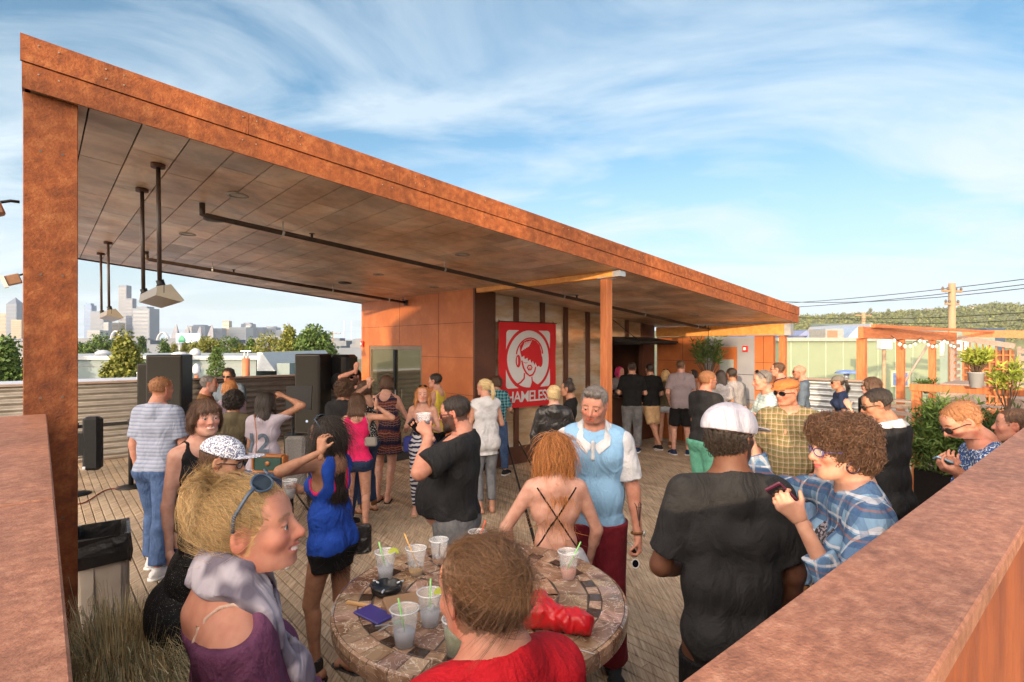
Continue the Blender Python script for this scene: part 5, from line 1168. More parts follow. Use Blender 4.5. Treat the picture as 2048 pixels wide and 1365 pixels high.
def paint(v, p, sk, skin):
    hs = sk['hs']; q = (v - sk['hc']) @ sk['Rh'] / hs; col = np.repeat(np.array(skin, f32)[None], len(v), 0); sm = p.get('smile', 0)
    near = (np.abs(q) < A(.1, .14, .14)).all(1); fr = near & (q[:, 1] > .03)
    def mixc(m, c, a): col[m] = col[m] * (1 - a[m][:, None] if isinstance(a, np.ndarray) else 1 - a) + np.array(c, f32) * (a[m][:, None] if isinstance(a, np.ndarray) else a)
    s = np.array(skin)
    w = np.exp(-((np.abs(q[:, 0]) - .043) ** 2 + (q[:, 2] + .026) ** 2) / .0006); mixc(fr, s * [1.05, .62, .60], w * .55)
    w = np.exp(-(q[:, 0] ** 2 + (q[:, 2] + .028) ** 2) / .0002) * (q[:, 1] > .095); mixc(fr, s * [1.05, .65, .62], w * .5)
    w = np.exp(-((np.abs(q[:, 0]) - .079) ** 2 + (q[:, 1] + .005) ** 2) / .0005); mixc(near, s * [1.1, .66, .60], w * .5)
    hr_ = p.get('hair', {})
    if hr_.get('t') in ('short', 'crop', 'bun', 'updo'):
        hc_ = HCOL.get(hr_['m'].name, (.05, .03, .02)); bnd = .004 * wob(v, 160, 2)
        m = near & (q[:, 1] < .040 - .55 * np.maximum(.02 - q[:, 2], 0) + bnd) & (q[:, 2] > -.062 + bnd + .5 * np.maximum(q[:, 1] + .02, 0)) & (np.abs(q[:, 0]) < .0785) & ~((np.abs(q[:, 0]) > .072) & (q[:, 1] > -.035) & (q[:, 2] < .028) & (q[:, 1] < .02)); mixc(m, hc_, .82 if hr_['t'] != 'crop' else .7)
    lp = np.abs(q[:, 2] + .0595 - .004 * sm * (q[:, 0] / .02) ** 2) ; m = fr & (np.abs(q[:, 0]) < .026 + .004 * sm) & (lp < .0115 * np.sqrt(np.clip(1 - (q[:, 0] / .030) ** 2, 0, 1))) & (q[:, 1] > .078)
    mixc(m, p.get('lips', tuple(s * [.92, .42, .42])), .85)
    if sm > .6: m2 = m & (lp < .0050) & (np.abs(q[:, 0]) < .022); mixc(m2, (.75, .70, .64), .9)
    bz = .0285 - ((np.abs(q[:, 0]) - .030) / .022) ** 2 * .0045; m = fr & (np.abs(q[:, 2] - bz) < .0038) & (np.abs(q[:, 0]) > .011) & (np.abs(q[:, 0]) < .054) & (q[:, 1] > .045); mixc(m, p.get('brow', (.06, .035, .02)), .75)
    if sk['fine']:
        m = fr & (np.abs(np.abs(q[:, 0]) - .0325) < .0165) & (np.abs(q[:, 2] - .0055) < .0020) & (q[:, 1] > .07); mixc(m, (.03, .02, .015), .7)
    else:
        m = fr & (np.abs(np.abs(q[:, 0]) - .0325) < .013) & (np.abs(q[:, 2]) < .0055); mixc(m, (.06, .04, .035), .65)
    if 'beard' in p:
        bc, amt = p['beard']; z = q[:, 2]; side = (z < -.035 - .0 * q[:, 0]) | ((np.abs(q[:, 0]) > .045) & (z < -.012)); m = near & side & (z > -.125) & (q[:, 1] > -.008 + .0) & ~((z > -.048) & (np.abs(q[:, 0]) < .03) & (z > -.042)) & ~((lp < .0085) & (np.abs(q[:, 0]) < .024) & (q[:, 1] > .08))
        mixc(m, bc, amt)
    return col
HCOL = {}
def hair_ops(p, sk):
    hr = p.get('hair', {}); ty = hr.get('t', 'short'); hs = sk['hs']; M = sk['Rh']; c = sk['hc']; X = lambda *x: c + M @ (A(*x) * hs); k = sk['k']; t = hr.get('thick', .007)
    El = lambda x, r: ell3(X(*x), A(*r) * hs, M); Cp = lambda a, b, ra, rb=None: cap(X(*a), X(*b), ra * hs, (ra if rb is None else rb) * hs)
    if ty == 'bald': return None
    sh_ = ty in ('short', 'crop', 'bun', 'updo', 'pony'); L = [('u', 0, El((0, -.020, .040), (.0745 + t, .0935 + t, .069 + t)) if sh_ else El((0, -.018, .028), (.0765 + t, .096 + t, .081 + t)))]; lo_z = hr.get('nape', -.055)
    fr = hr.get('front', .060 if ty in ('short', 'crop') else .052)
    if ty in ('short', 'crop', 'bob', 'curly', 'afro', 'long', 'bun', 'pony', 'updo'):
        L.append(('u', .03, El((0, -.040, -.022), (.0665 + t * .15, .0615 + t * .15, .060) if sh_ else (.066 + t * .5, .062 + t * .5, .060 + t * .3))))
    if ty == 'curly': L += [('u', .03, El((0, -.04, .045), (.10, .10, .085))), ('u', .03, El((0, .045, .088), (.085, .052, .042))), ('u', .03, El((.0, -.085, -.03), (.075, .055, .07)))]
    if ty == 'afro': L += [('u', .03, El((0, -.03, .03), (.115, .12, .11))), ('u', .03, El((0, -.06, -.04), (.10, .075, .07)))]
    if ty == 'bob': L += [('u', .03, Cp((-.070, -.03, .0), (-.075, -.03, -.06), .030)), ('u', .03, Cp((.070, -.03, .0), (.075, -.03, -.06), .030)), ('u', .03, El((0, -.06, -.04), (.08, .05, .07))), ('u', .02, Cp((-.066, .03, .045), (-.082, .02, -.03), .018)), ('u', .02, Cp((.066, .03, .045), (.082, .02, -.03), .018))]
    # the face, and for short cuts the ears and neck, are cut free
    L.append(('s', .012, El((0, .105, fr - .118), (.0655, .080, .118)))); 
    if ty in ('short', 'crop', 'bun', 'pony', 'updo'):
        for s in (-1, 1): L.append(('s', .012, El((s * .088, .010, -.024), (.030, .032, .040))))
        L.append(('i', .01, plane(X(0, 0, lo_z), tuple(M @ A(0, -.3, -1)))))
    if ty == 'bun':
        L[0] = ('u', 0, El((0, -.012, .034), (.0765, .0935, .078)))
        b = hr.get('bun', (0, -.10, .06)); r = hr.get('br', .042); L.append(('u', .02, El(b, (r, r, r * .9)))); L.append(('u', .02, Cp((0, -.06, .04), b, .035, .025)))
    if ty == 'updo': L += [('u', .03, El((0, -.080, .0), (.062, .045, .070))), ('u', .02, El((.015, -.092, .035), (.042, .034, .042)))]
    pts = []
    if ty == 'pony':
        q0 = X(0, -.105, .035); a = q0 + M @ A(0, -.03, .0); b = a + A(0, 0, -hr.get('len', .25) * .5) + M @ A(0, -.025, 0); d_ = a + A(0, 0, -hr.get('len', .25)) + M @ A(0, .0, 0)
        L += [('u', .015, cap(q0, a, .016 * k, .020 * k)), ('u', .01, cap(a, b, .022 * k, .026 * k)), ('u', .01, cap(b, d_, .026 * k, .008 * k))]; pts += [a, b, d_]
    if ty == 'long':
        ln = hr.get('len', .35); bk = sk['Rt'] @ A(0, -1, 0); sdv = M @ A(1, 0, 0)
        for s in (-1, -.33, .33, 1):
            a = X(s * .055, -.070 + abs(s) * .025, .0); b = a + A(0, 0, -.5 * ln) + sdv * s * .012 + bk * (.030); e = a + A(0, 0, -ln * (1 - .10 * abs(s - .3))) + sdv * s * .02 + bk * (.020)
            L += [('u', .03, cap(a, b, .044 * k, .042 * k)), ('u', .025, cap(b, e, .042 * k, .014 * k))]; pts += [b, e]
        fl = hr.get('fl', ln * .75)
        for s in hr.get('sides', (-1, 1)):
            a = X(s * .070, .012, .03); b = X(s * .088, .02, -.08) ; e = b + A(0, 0, -fl + .1) + sk['Rt'] @ A(s * .01, .05, 0); L += [('u', .02, cap(a, b, .024 * k, .022 * k)), ('u', .015, cap(b, e, .022 * k, .008 * k))]; pts += [b, e]
        if hr.get('vol'): L.append(('u', .03, El((0, -.05, -.02), (.095, .085, .12))))
    if p.get('hat') and p['hat']['t'] != 'none':
        Mh = M @ rz(-p['hat'].get('yaw', 0)) @ rx(-p['hat'].get('pitch', 0)); L.append(('i', .004, plane(X(0, 0, .010 if p['hat'].get('big') else .028), tuple(Mh @ A(0, .10, 1)))))
    if hr.get('fringe'): L.append(('u', .015, Cp((-.045, .072, .060), (.030, .088, .045), .018, .014))); L.append(('u', .015, Cp((.035, .082, .050), (.068, .045, .012), .014, .010)))
    if hr.get('sweep'): L.append(('u', .02, ell3(X(-.012, .062, .056), A(.058, .030, .024) * hs, M @ ry(14)))); L.append(('u', .015, Cp((.045, .062, .045), (.068, .030, .0), .016, .014)))
    if hr.get('quiff'): L.append(('u', .02, Cp((-.03, .058, .098), (.03, .058, .100), .020, .022)))
    return L, pts
def tube_np(paths, rad, n=4):
    """(m,s,3) paths with rad(m,s) into ribbons-tubes"""
    m, s, _ = paths.shape; T = np.gradient(paths, axis=1); T /= np.linalg.norm(T, axis=2, keepdims=True) + 1e-9
    up = np.array([.31, .57, .76]); x = np.cross(T, up); x /= np.linalg.norm(x, axis=2, keepdims=True) + 1e-9; y = np.cross(T, x); V_ = []
    for j in range(n):
        a = 2 * math.pi * j / n; V_.append(paths + (x * math.cos(a) + y * math.sin(a)) * rad[..., None])
    V_ = np.stack(V_, 2).reshape(-1, 3); i = (np.arange(m) * s * n)[:, None, None]; r = (np.arange(s - 1) * n)[None, :, None]; j = np.arange(n)[None, None, :]; j2 = (j + 1) % n
    f = np.stack([i + r + j, i + r + j2, i + r + n + j2, i + r + n + j], -1).reshape(-1, 4); return V_, f
def strands(p, sk, v, q, cnt, seed):
    hr = p['hair']; rs = np.random.default_rng(seed); k = sk['k']; hs = sk['hs']
    e1 = v[q[:, 1]] - v[q[:, 0]]; e2 = v[q[:, 3]] - v[q[:, 0]]; nn = np.cross(e1, e2); ar = np.linalg.norm(nn, axis=1); fz = ((v[q[:, 0]] - sk['hc']) @ sk['Rh'])[:, 2]; ar = np.where(fz > (-.012 if p.get('hat') else 9), ar * 1e-6, ar); pr = ar / ar.sum(); i = rs.choice(len(q), cnt, p=pr)
    a, b = rs.random((cnt, 1)), rs.random((cnt, 1)); p0 = v[q[i, 0]] * (1 - a) * (1 - b) + v[q[i, 1]] * a * (1 - b) + v[q[i, 2]] * a * b + v[q[i, 3]] * (1 - a) * b; n0 = nn[i] / (ar[i][:, None] + 1e-9)
    st = hr.get('flow', 'down'); L = hr.get('sl', .07) * rs.uniform(.5, 1.4, (cnt, 1)); S = 7 if st != 'curl' else 16; c = sk['hc']; M = sk['Rh']
    qh = (p0 - c) @ M
    if st == 'curl':
        ang = rs.uniform(0, 6.28, (cnt, 1)); path = []; t1 = np.cross(n0, rs.normal(size=(cnt, 3))); t1 /= np.linalg.norm(t1, axis=1)[:, None]; t2 = np.cross(n0, t1); rr_ = .009 * rs.uniform(.6, 1.5, (cnt, 1)); tn = rs.uniform(1.0, 2.2, (cnt, 1))
        ax = n0 * .6 + t1 * .5 + A(0, 0, -.15)
        for j in range(S):
            f = j / (S - 1); path.append(p0 - n0 * .006 + ax * L * f + (t1 * np.cos(ang + f * tn * 6.28) + t2 * np.sin(ang + f * tn * 6.28)) * rr_)
        path = np.stack(path, 1); rad = np.repeat((.0011 * rs.uniform(.7, 1.4, (cnt, 1))), S, 1)
    else:
        if st == 'down': fl = np.repeat(A(0, 0, -1)[None], cnt, 0) + (M @ A(0, -.25, 0))[None] * (qh[:, 2:3] > .03) * 2 + rs.normal(0, .10, (cnt, 3))
        elif st == 'bun':
            tgt = c + M @ (A(*hr.get('bun', (0, -.10, .06))) * hs); fl = tgt - p0; dd = np.linalg.norm(fl, axis=1)[:, None]; fl = fl / dd; tang = np.cross(n0, M @ A(.2, -1, .3)); m = dd < hr.get('br', .042) * 1.5; fl = np.where(m, tang, fl) + rs.normal(0, hr.get('mess', .05), (cnt, 3))
        else: fl = np.repeat((M @ A(.35, -.2, -.25))[None], cnt, 0) + (M @ A(0, 1, 0))[None] * (qh[:, 1:2] > .02) * .5 + rs.normal(0, .3, (cnt, 3))
        fl = fl - n0 * np.sum(fl * n0, 1)[:, None]; fl /= np.linalg.norm(fl, axis=1)[:, None] + 1e-9; path = []; wav = hr.get('wave', .002); ph = rs.uniform(0, 6.28, (cnt, 1)); sd_ = np.cross(fl, n0); lift = rs.uniform(-.002, .006, (cnt, 1)) * hr.get('lift', 1)
        cur = p0 - n0 * .003
        for j in range(S):
            f = j / (S - 1)
            drop = -(f * f) * L * .35 if st != 'down' else 0
            path.append(cur + fl * L * f + n0 * (lift * math.sin(f * 3.1) * 1.6 + .0012 - (f * L) ** 2 / (.17 if st != 'down' else .6)) + sd_ * wav * np.sin(ph + f * 7) + np.concatenate([np.zeros((cnt, 2)), np.ones((cnt, 1)) * drop], 1) * .3)
        path = np.stack(path, 1); w = hr.get('sw', .0011); rad = w * rs.uniform(.6, 1.3, (cnt, 1)) * (1 - np.linspace(0, 1, S)[None] ** 3 * .85)
    vv, ff = tube_np(path, rad, 3); tint = np.repeat(rs.normal(1.05, hr.get('var', .22), (cnt, 1)).clip(.4, 1.9), S * 3, 0).reshape(-1, 1); hu = np.repeat(rs.normal(0, .05, (cnt, 1)), S * 3, 0).reshape(-1, 1)
    return vv, ff, np.concatenate([tint + hu, tint, tint - hu], 1).clip(.15, 2)
def compute_person(p):
    """all meshes of one person in the person's own frame"""
    sk = skeleton(p); k = sk['k']; h = p['res']; hh = p.get('hres', h); sk['fine'] = hh <= .0045; out = []; fem = p['g'] == 'f'
    skin = tuple(x * .80 for x in p.get('skin', (.55, .30, .20))); J = [sk[a + b] for a in ('sh', 'el', 'wr', 'hp', 'kn', 'an') for b in 'RL'] + [sk['hc'], sk['T'](0, .12 + p.get('belly', 0) * .18, .2), sk['T'](0, -.13, 0)]
    bops = torso_ops(p, sk)
    for nm in 'RL': bops += arm_ops(p, sk, nm)
    for nm in 'RL': bops += leg_ops(p, sk, nm)
    nk = neck_ops(p, sk); bops += nk; hops, X = head_ops(p, sk, sk['fine'])
    lo, hi = ops_bounds(J, .15); lo[2] = -.01; zc = float(sk['nb'][2]) + .02 * k
    hz = hi.copy(); hz[2] = min(zc + h * 1.6, hi[2]) if max(sk['wrR'][2], sk['wrL'][2], sk['elR'][2], sk['elL'][2]) < zc - .06 else hi[2]
    if hz[2] >= hi[2] - 1e-6:
        v, q = surf(bops, lo, hi, h)
    else: v, q = surf(bops, lo, hz, h)
    sets = [(v, q)]
    hl = sk['hc'] - .17 * sk['hs']; hu = sk['hc'] + .17 * sk['hs']; hl[2] = min(zc, hl[2] + .02) ; hl[2] = zc - .0
    tops = torso_ops(p, sk)[3:5] + torso_ops(p, sk)[-1:]
    ho = hops[:1] + [('u', .02, f) if i == 0 else (a, b, f) for i, (a, b, f) in enumerate(hops[1:])] if False else hops
    ho = ho[:10] + nk + ho[10:]
    sets.append(surf([('u', 0, ho[0][2])] + ho[1:] + [('u', .045, t[2]) for t in tops], hl, hu, hh))
    for nm, s in (('R', 1), ('L', -1)):
        if p.get('hand' + nm) == 'none': continue
        ops, a, b, _ = hand_ops(p, sk, nm, s, sk['hs']); sets.append(surf(ops, a, b, min(hh, .005) if h < .009 else .0062))
    feet = p.get('shoes', {}).get('t', 'shoe')
    if feet in ('bare', 'sandal', 'flip'):
        for nm in 'RL':
            an = sk['an' + nm]; sets.append(surf(foot_ops(p, sk, nm) + [('u', .02, cap(an + A(0, 0, .05) * k, an - A(0, 0, .02) * k, .036 * k))], an - A(.2, .2, .1), an + A(.2, .2, .06), min(h, .007)))
    n = 0; VV = []; QQ = []
    for v, q in sets: VV.append(v); QQ.append(q + n); n += len(v)
    v = np.concatenate(VV); q = np.concatenate(QQ); out.append(('body', v, q, paint(v, p, sk, skin), 'skin', None))
    # --- clothes
    sd = int(p.get('seed', 1)); amp = p.get('fold', .0022)
    def folds(s, a=amp): return (lambda P: a * wob(P * A(1, 1, .55), s, sd)), a * 1.6
    tp = p.get('top')
    def make_top(tp, name, c):
        lo_, hi_ = ops_bounds([sk[a + b] for a in ('sh', 'el', 'wr') for b in 'RL'] + [sk['T'](0, .14 + p.get('belly', 0) * .18, .2), sk['T'](0, -.14, 0), sk['nb'], sk['T'](.2, 0, 0), sk['T'](-.2, 0, 0), sk['T'](0, 0, tp.get('hem', -.06) - .02)], .10)
        L = torso_ops(p, sk, c); lz = tp.get('loose', .0); bw = p.get('bw', 1)
        if lz:
            w = (.085 if fem else .105) * bw; L.append(('u', .05, ecap(sk['O'], sk['Rt'], A(-w * .8, .0, tp.get('hem', -.06) - .06) * k, A(w * .8, .0, tp.get('hem', -.06) - .06) * k, (.095 + lz) * k, None, .9)))
            L.append(('u', .05, ecap(sk['O'], sk['Rt'], A(-w * .6, .01, .12) * k, A(w * .6, .01, .12) * k, (.10 + lz * .8) * k, None, .9)))
        L.append(('i', .006, plane(sk['T'](0, 0, tp.get('hem', -.06)), tuple(sk['Rt'] @ A(0, tp.get('hemt', 0), -1)))))
        sl = tp.get('sleeve', .55); 
        if sl > 0:
            for nm in 'RL': L += arm_ops(p, sk, nm, c * .8 + tp.get('sc', .010) * .45, sl, tp.get('bell', .010) * .7, .05)
        nk_ = tp.get('neck', 'crew')
        if nk_ == 'crew': L.append(('s', .008, cap(sk['nb'] + sk['Rt'] @ A(0, .01, .02) * k, sk['hc'], .068 * k, .068 * k))); L.append(('i', .006, plane(sk['T'](0, 0, .525), tuple(sk['Rt'] @ A(0, .35, 1)))))
        if nk_ == 'v': L.append(('s', .008, cap(sk['nb'] + sk['Rt'] @ A(0, .01, .02) * k, sk['hc'], .070 * k, .075 * k))); L.append(('s', .006, cap(sk['T'](0, .10, .52), sk['T'](0, .14, .40), .055 * k, .010 * k)))
        if nk_ == 'tank':
            w = tp.get('strap', .075); L.append(('s', .01, ecap(sk['T'](0, .07, .50), sk['Rt'], A(-.02, 0, 0), A(.02, 0, 0), .075 * k, None, 1.1))); L.append(('s', .01, cap(sk['nb'], sk['hc'], .085 * k))); 
            L.append(('s', .01, ell3(sk['T'](0, -.09, .50 - tp.get('back', 0)), A(.075, .09, .08 + tp.get('back', 0)) * k)))
            for s in (-1, 1): L.append(('s', .01, cap(sk['T'](s * (w + .085), -.0, .50), sk['T'](s * (w + .105), .0, .36), .060 * k, .055 * k)))
        if nk_ == 'strapless': L.append(('i', .01, plane(sk['T'](0, 0, tp.get('topz', .37)), tuple(sk['Rt'] @ A(0, 0, 1)))))
        if nk_ == 'cut':
            for f in tp['cuts'](sk, k): L.append(f)
        dsp, da = folds(tp.get('fs', 17), tp.get('fold', amp)); v, q = surf(L, lo_, hi_, p.get('cres', h), dsp, da); out.append((name, v, q, None, tp['m'], None))
        return L
    if tp: make_top(tp, tp.get('name', 'shirt'), tp.get('c', .008) * k)
    if p.get('top2'): make_top(p['top2'], p['top2'].get('name', 'jacket'), p['top2'].get('c', .018) * k)
    bt_ = p.get('bot')
    if bt_:
        c = bt_.get('c', .012) * k; ty = bt_.get('t', 'pants'); wz = bt_.get('waist', (tp.get('hem', -.06) + .03) if tp and ty != 'skirt' else .07)
        lo_, hi_ = ops_bounds([sk[a + b] for a in ('hp', 'kn', 'an') for b in 'RL'] + [sk['O'], sk['T'](0, 0, wz + .03)], .18); lo_[2] = .0
        E = lambda a, b, ra, sy: ecap(sk['O'], sk['Rt'], [x * k for x in a], [x * k for x in b], ra * k * p.get('bw', 1) + c, None, sy)
        T5 = torso_ops(p, sk, c); L = [T5[0], T5[1]] + T5[-5:-3]
        if p.get('belly') and not bt_.get('low'): pass
        if ty in ('pants', 'shorts'):
            up = bt_.get('len', 1.93 if ty == 'pants' else .8)
            for nm in 'RL': L += leg_ops(p, sk, nm, c + bt_.get('lc', 0), up, bt_.get('bell', .0), bt_.get('shin', .0)) if up > 1 else leg_ops(p, sk, nm, c + .006, up, bt_.get('bell', .02))
        else:
            z1 = bt_.get('len', .45); w = bt_.get('flare', .03); mid = (sk['knR'] + sk['knL']) / 2; foot = (sk['anR'] + sk['anL']) / 2
            a = sk['O'] + A(0, 0, -.02) * k
            if z1 <= .5: L.append(('u', .05, ecap(a, np.eye(3, dtype=f32), A(-.075, 0, 0) * k, A(-.075, 0, 0) * k + A(0, 0, -z1 * k), .10 * k + c, .085 * k + c + w, .95))); L.append(('u', .07, ecap(a, np.eye(3, dtype=f32), A(.075, 0, 0) * k, A(.075, 0, -z1) * k, .10 * k + c, .085 * k + c + w, .95))); L.append(('u', .07, cap(a, a + A(0, 0, -z1) * k, .10 * k + c, .10 * k + c + w)))
            else:
                L += [('u', .06, cap(a, A(mid[0], mid[1], mid[2]), .14 * k, .12 * k + c + w)), ('u', .06, cap(mid, A(foot[0], foot[1], .1), .12 * k + c + w, .13 * k + c + w))]
                for nm in 'RL': L += leg_ops(p, sk, nm, c, 2)
            L.append(('i', .004, plane(a + A(0, 0, -z1) * k, (0, 0, -1))))
        L.append(('i', .004, plane(sk['T'](0, 0, wz), tuple(sk['Rt'] @ A(0, 0, 1)))))
        dsp, da = folds(22, bt_.get('fold', .0024)); v, q = surf(L, lo_, hi_, p.get('cres', h), dsp, da); out.append((bt_.get('name', 'trousers'), v, q, None, bt_['m'], None))
    sh = p.get('shoes')
    if sh and sh.get('t', 'shoe') == 'shoe':
        for nm in 'RL':
            an = sk['an' + nm]; L = foot_ops(p, sk, nm, .008) + [('u', .015, ccap(an + A(0, -.005, -.03) * k, an + A(0, -.005, sh.get('hi', .02)) * k, .044 * k, .042 * k, 1))]
            v, q = surf(L, an - A(.22, .22, .12), an + A(.22, .22, .14), min(h, .008)); out.append(('shoe', v, q, None, sh['m'], None))
            if 'sole' in sh:
                M = sk['toe' + nm]; L = [('u', 0, ecap(an, M, A(0, -.035, -.066) * k, A(0, .135, -.066) * k, .052 * k, .046 * k)), ('i', .003, plane(an + A(0, 0, -.060 * k), (0, 0, 1))), ('i', 0, plane(an + A(0, 0, -.082 * k), (0, 0, -1)))]
                v, q = surf(L, an - A(.22, .22, .12), an + A(.22, .22, .02), min(h, .008)); out.append(('sole', v, q, None, sh['sole'], None))
    elif sh and sh['t'] in ('sandal', 'flip'):
        for nm in 'RL':
            an = sk['an' + nm]; M = sk['toe' + nm]; L = [('u', 0, ecap(an, M, A(0, -.035, -.072) * k, A(0, .145, -.072) * k, .044 * k, .042 * k)), ('i', .002, plane(an + A(0, 0, -.068 * k), (0, 0, 1))), ('i', 0, plane(an + A(0, 0, -.085 * k), (0, 0, -1)))]
            F_ = lambda *x: an + M @ (A(*x) * k)
            for a, b in (((-.04, .08, -.05), (0, .135, -.035)), ((.04, .08, -.05), (0, .135, -.035))): L.append(('u', .004, cap(F_(*a), F_(*b), .006)))
            if sh['t'] == 'sandal':
                L += [('u', .004, ecap(an, M, A(-.001, -.005, -.005) * k, A(.001, -.005, .035) * k, .040 * k))]
            v, q = surf(L, an - A(.22, .22, .12), an + A(.22, .22, .08), min(h, .006)); out.append(('sandal', v, q, None, sh['m'], None))
    tp = p.get('top')
    # --- hair
    hr = hair_ops(p, sk) if p.get('hair') else None
    if hr:
        L, pts = hr; c = sk['hc']; lo_, hi_ = ops_bounds([c - A(.15, .17, .14), c + A(.15, .17, .15)] + pts, .05); H_ = p['hair']
        an_ = H_.get('noise', .0025); ty = H_['t']; M = sk['Rh']
        def hd(P):
            q = (P - c) @ M; ang = np.arctan2(q[:, 0], q[:, 1] + .02)
            if ty in ('curly', 'afro'): return an_ * 3 * wob(P, 75, sd)
            return an_ * (np.sin(ang * 23 + 2.2 * np.sin(q[:, 2] * 34 + sd)) + .6 * np.sin(ang * 47 + q[:, 2] * 30)) * .8
        v, q = surf(L, lo_, hi_, min(hh, p.get('hairres', 9)), hd, an_ * 4); rs = np.random.default_rng(sd + 5); g = 1 + .10 * wob(v, 40, sd)[:, None] * np.ones((1, 3)); g = g.clip(.5, 1.5)
        if H_.get('strands'):
            g = g * (.62 if H_['strands'] > 2500 else .85)  # shell under the strands darkened, painting shade into the gaps
            vv, ff, cc = strands(p, sk, v, q, H_['strands'], sd); ff = ff + len(v); v = np.concatenate([v, vv]); q = np.concatenate([q, ff]); g = np.concatenate([g, cc])
        out.append(('hair', v, q, g, H_['m'], None))
        if H_.get('bunch'): pass
    if p.get('beardgeo'):
        bm2 = p['beardgeo']; hs = sk['hs']; M = sk['Rh']; c = sk['hc']; X2 = lambda *x: c + M @ (A(*x) * hs); t = .010
        L = [('u', 0, cap(X2(-.030, .040, -.085), X2(.030, .040, -.085), .034 * hs)), ('u', .02, cap(X2(0, .070, -.095), X2(0, .072, -.105), .030 * hs)), ('u', .02, cap(X2(-.060, .005, -.03), X2(-.030, .05, -.080), .018 * hs, .024 * hs)), ('u', .02, cap(X2(.060, .005, -.03), X2(.030, .05, -.080), .018 * hs, .024 * hs)),
             ('u', .01, cap(X2(-.022, .086, -.055), X2(0, .098, -.047), .006 * hs)), ('u', .01, cap(X2(.022, .086, -.055), X2(0, .098, -.047), .006 * hs)), ('s', .005, ell3(X2(0, .105, -.060), A(.020, .03, .009) * hs, M)), ('s', .01, ell3(X2(0, .085, -.020), A(.045, .05, .028) * hs, M))]
        v, q = surf(L, c - .16, c + .14, min(hh, .005), lambda P: .002 * wob(P, 160, 3), .006); out.append(('beard', v, q, np.ones((len(v), 3), f32), bm2, None))
    return out, sk
def head_piece(sk, vs, pad=0): return sk['hc'] + (np.asarray(vs, f32) * sk['hs']) @ sk['Rh'].T
# ------------------------------------------------------------------ clothing, hair and skin materials
def skin_mat():
    m = bpy.data.materials.new('skin'); m.use_nodes = True; n = m.node_tree.nodes; l = m.node_tree.links; b = n['Principled BSDF']
    a = n.new('ShaderNodeAttribute'); a.attribute_name = 'Col'; t = n.new('ShaderNodeTexCoord'); z = n.new('ShaderNodeTexNoise'); z.inputs['Scale'].default_value = 26; z.inputs['Detail'].default_value = 6; l.new(t.outputs['Object'], z.inputs['Vector'])
    r = n.new('ShaderNodeValToRGB'); r.color_ramp.elements[0].color = (.84, .72, .69, 1); r.color_ramp.elements[1].color = (1.06, 1.05, 1.05, 1); r.color_ramp.elements[0].position = .3; r.color_ramp.elements[1].position = .7; l.new(z.outputs[0], r.inputs[0])
    mu = n.new('ShaderNodeMixRGB'); mu.blend_type = 'MULTIPLY'; mu.inputs[0].default_value = 1; l.new(a.outputs['Color'], mu.inputs[1]); l.new(r.outputs[0], mu.inputs[2]); l.new(mu.outputs[0], b.inputs['Base Color'])
    b.inputs['Roughness'].default_value = .55; b.inputs['Specular IOR Level'].default_value = .35; b.inputs['Subsurface Weight'].default_value = .12; b.inputs['Subsurface Radius'].default_value = (1, .35, .2); b.inputs['Subsurface Scale'].default_value = .012
    z2 = n.new('ShaderNodeTexNoise'); z2.inputs['Scale'].default_value = 420; z2.inputs['Detail'].default_value = 2; l.new(t.outputs['Object'], z2.inputs['Vector']); bp = n.new('ShaderNodeBump'); bp.inputs['Strength'].default_value = .10; bp.inputs['Distance'].default_value = .002; l.new(z2.outputs[0], bp.inputs['Height']); l.new(bp.outputs[0], b.inputs['Normal'])
    return m
SKIN = skin_mat()
def hairm(name, c1, c2):
    HCOL['hair_' + name] = tuple(.6 * a + .4 * b for a, b in zip(c1, c2)); return pm('hair_' + name, c1, c2, 9, .42, .45, stretch=(26, 26, 3), bscale=34, detail=7, spec=.55, lo=.3, hi=.7, attr=True)
HB = hairm('blonde', (.42, .25, .10), (.66, .46, .22)); HBP = hairm('pale_blonde', (.58, .42, .20), (.74, .58, .32)); HBR = hairm('brown', (.055, .025, .012), (.13, .062, .03)); HDK = hairm('dark', (.012, .008, .006), (.035, .020, .013)); HLB = hairm('light_brown', (.12, .060, .028), (.27, .15, .075))
HLD = hairm('mid_brown', (.085, .042, .020), (.20, .105, .052)); HRD = hairm('red', (.40, .13, .035), (.62, .27, .08)); HGY = hairm('grey', (.12, .10, .09), (.26, .23, .21)); HPK = hairm('pink', (.55, .02, .11), (.75, .06, .22)); HGN = hairm('ginger', (.28, .11, .04), (.42, .19, .08)); HCU = hairm('curly_brown', (.06, .028, .015), (.15, .075, .04))
def fab(name, c, c2=None, rough=.85, bump=.25, sc=9, bs=140): return pm('cloth_' + name, tuple(x * .86 for x in c), c2 or c, sc, rough, bump, bscale=bs, spec=.25, wr=.55)
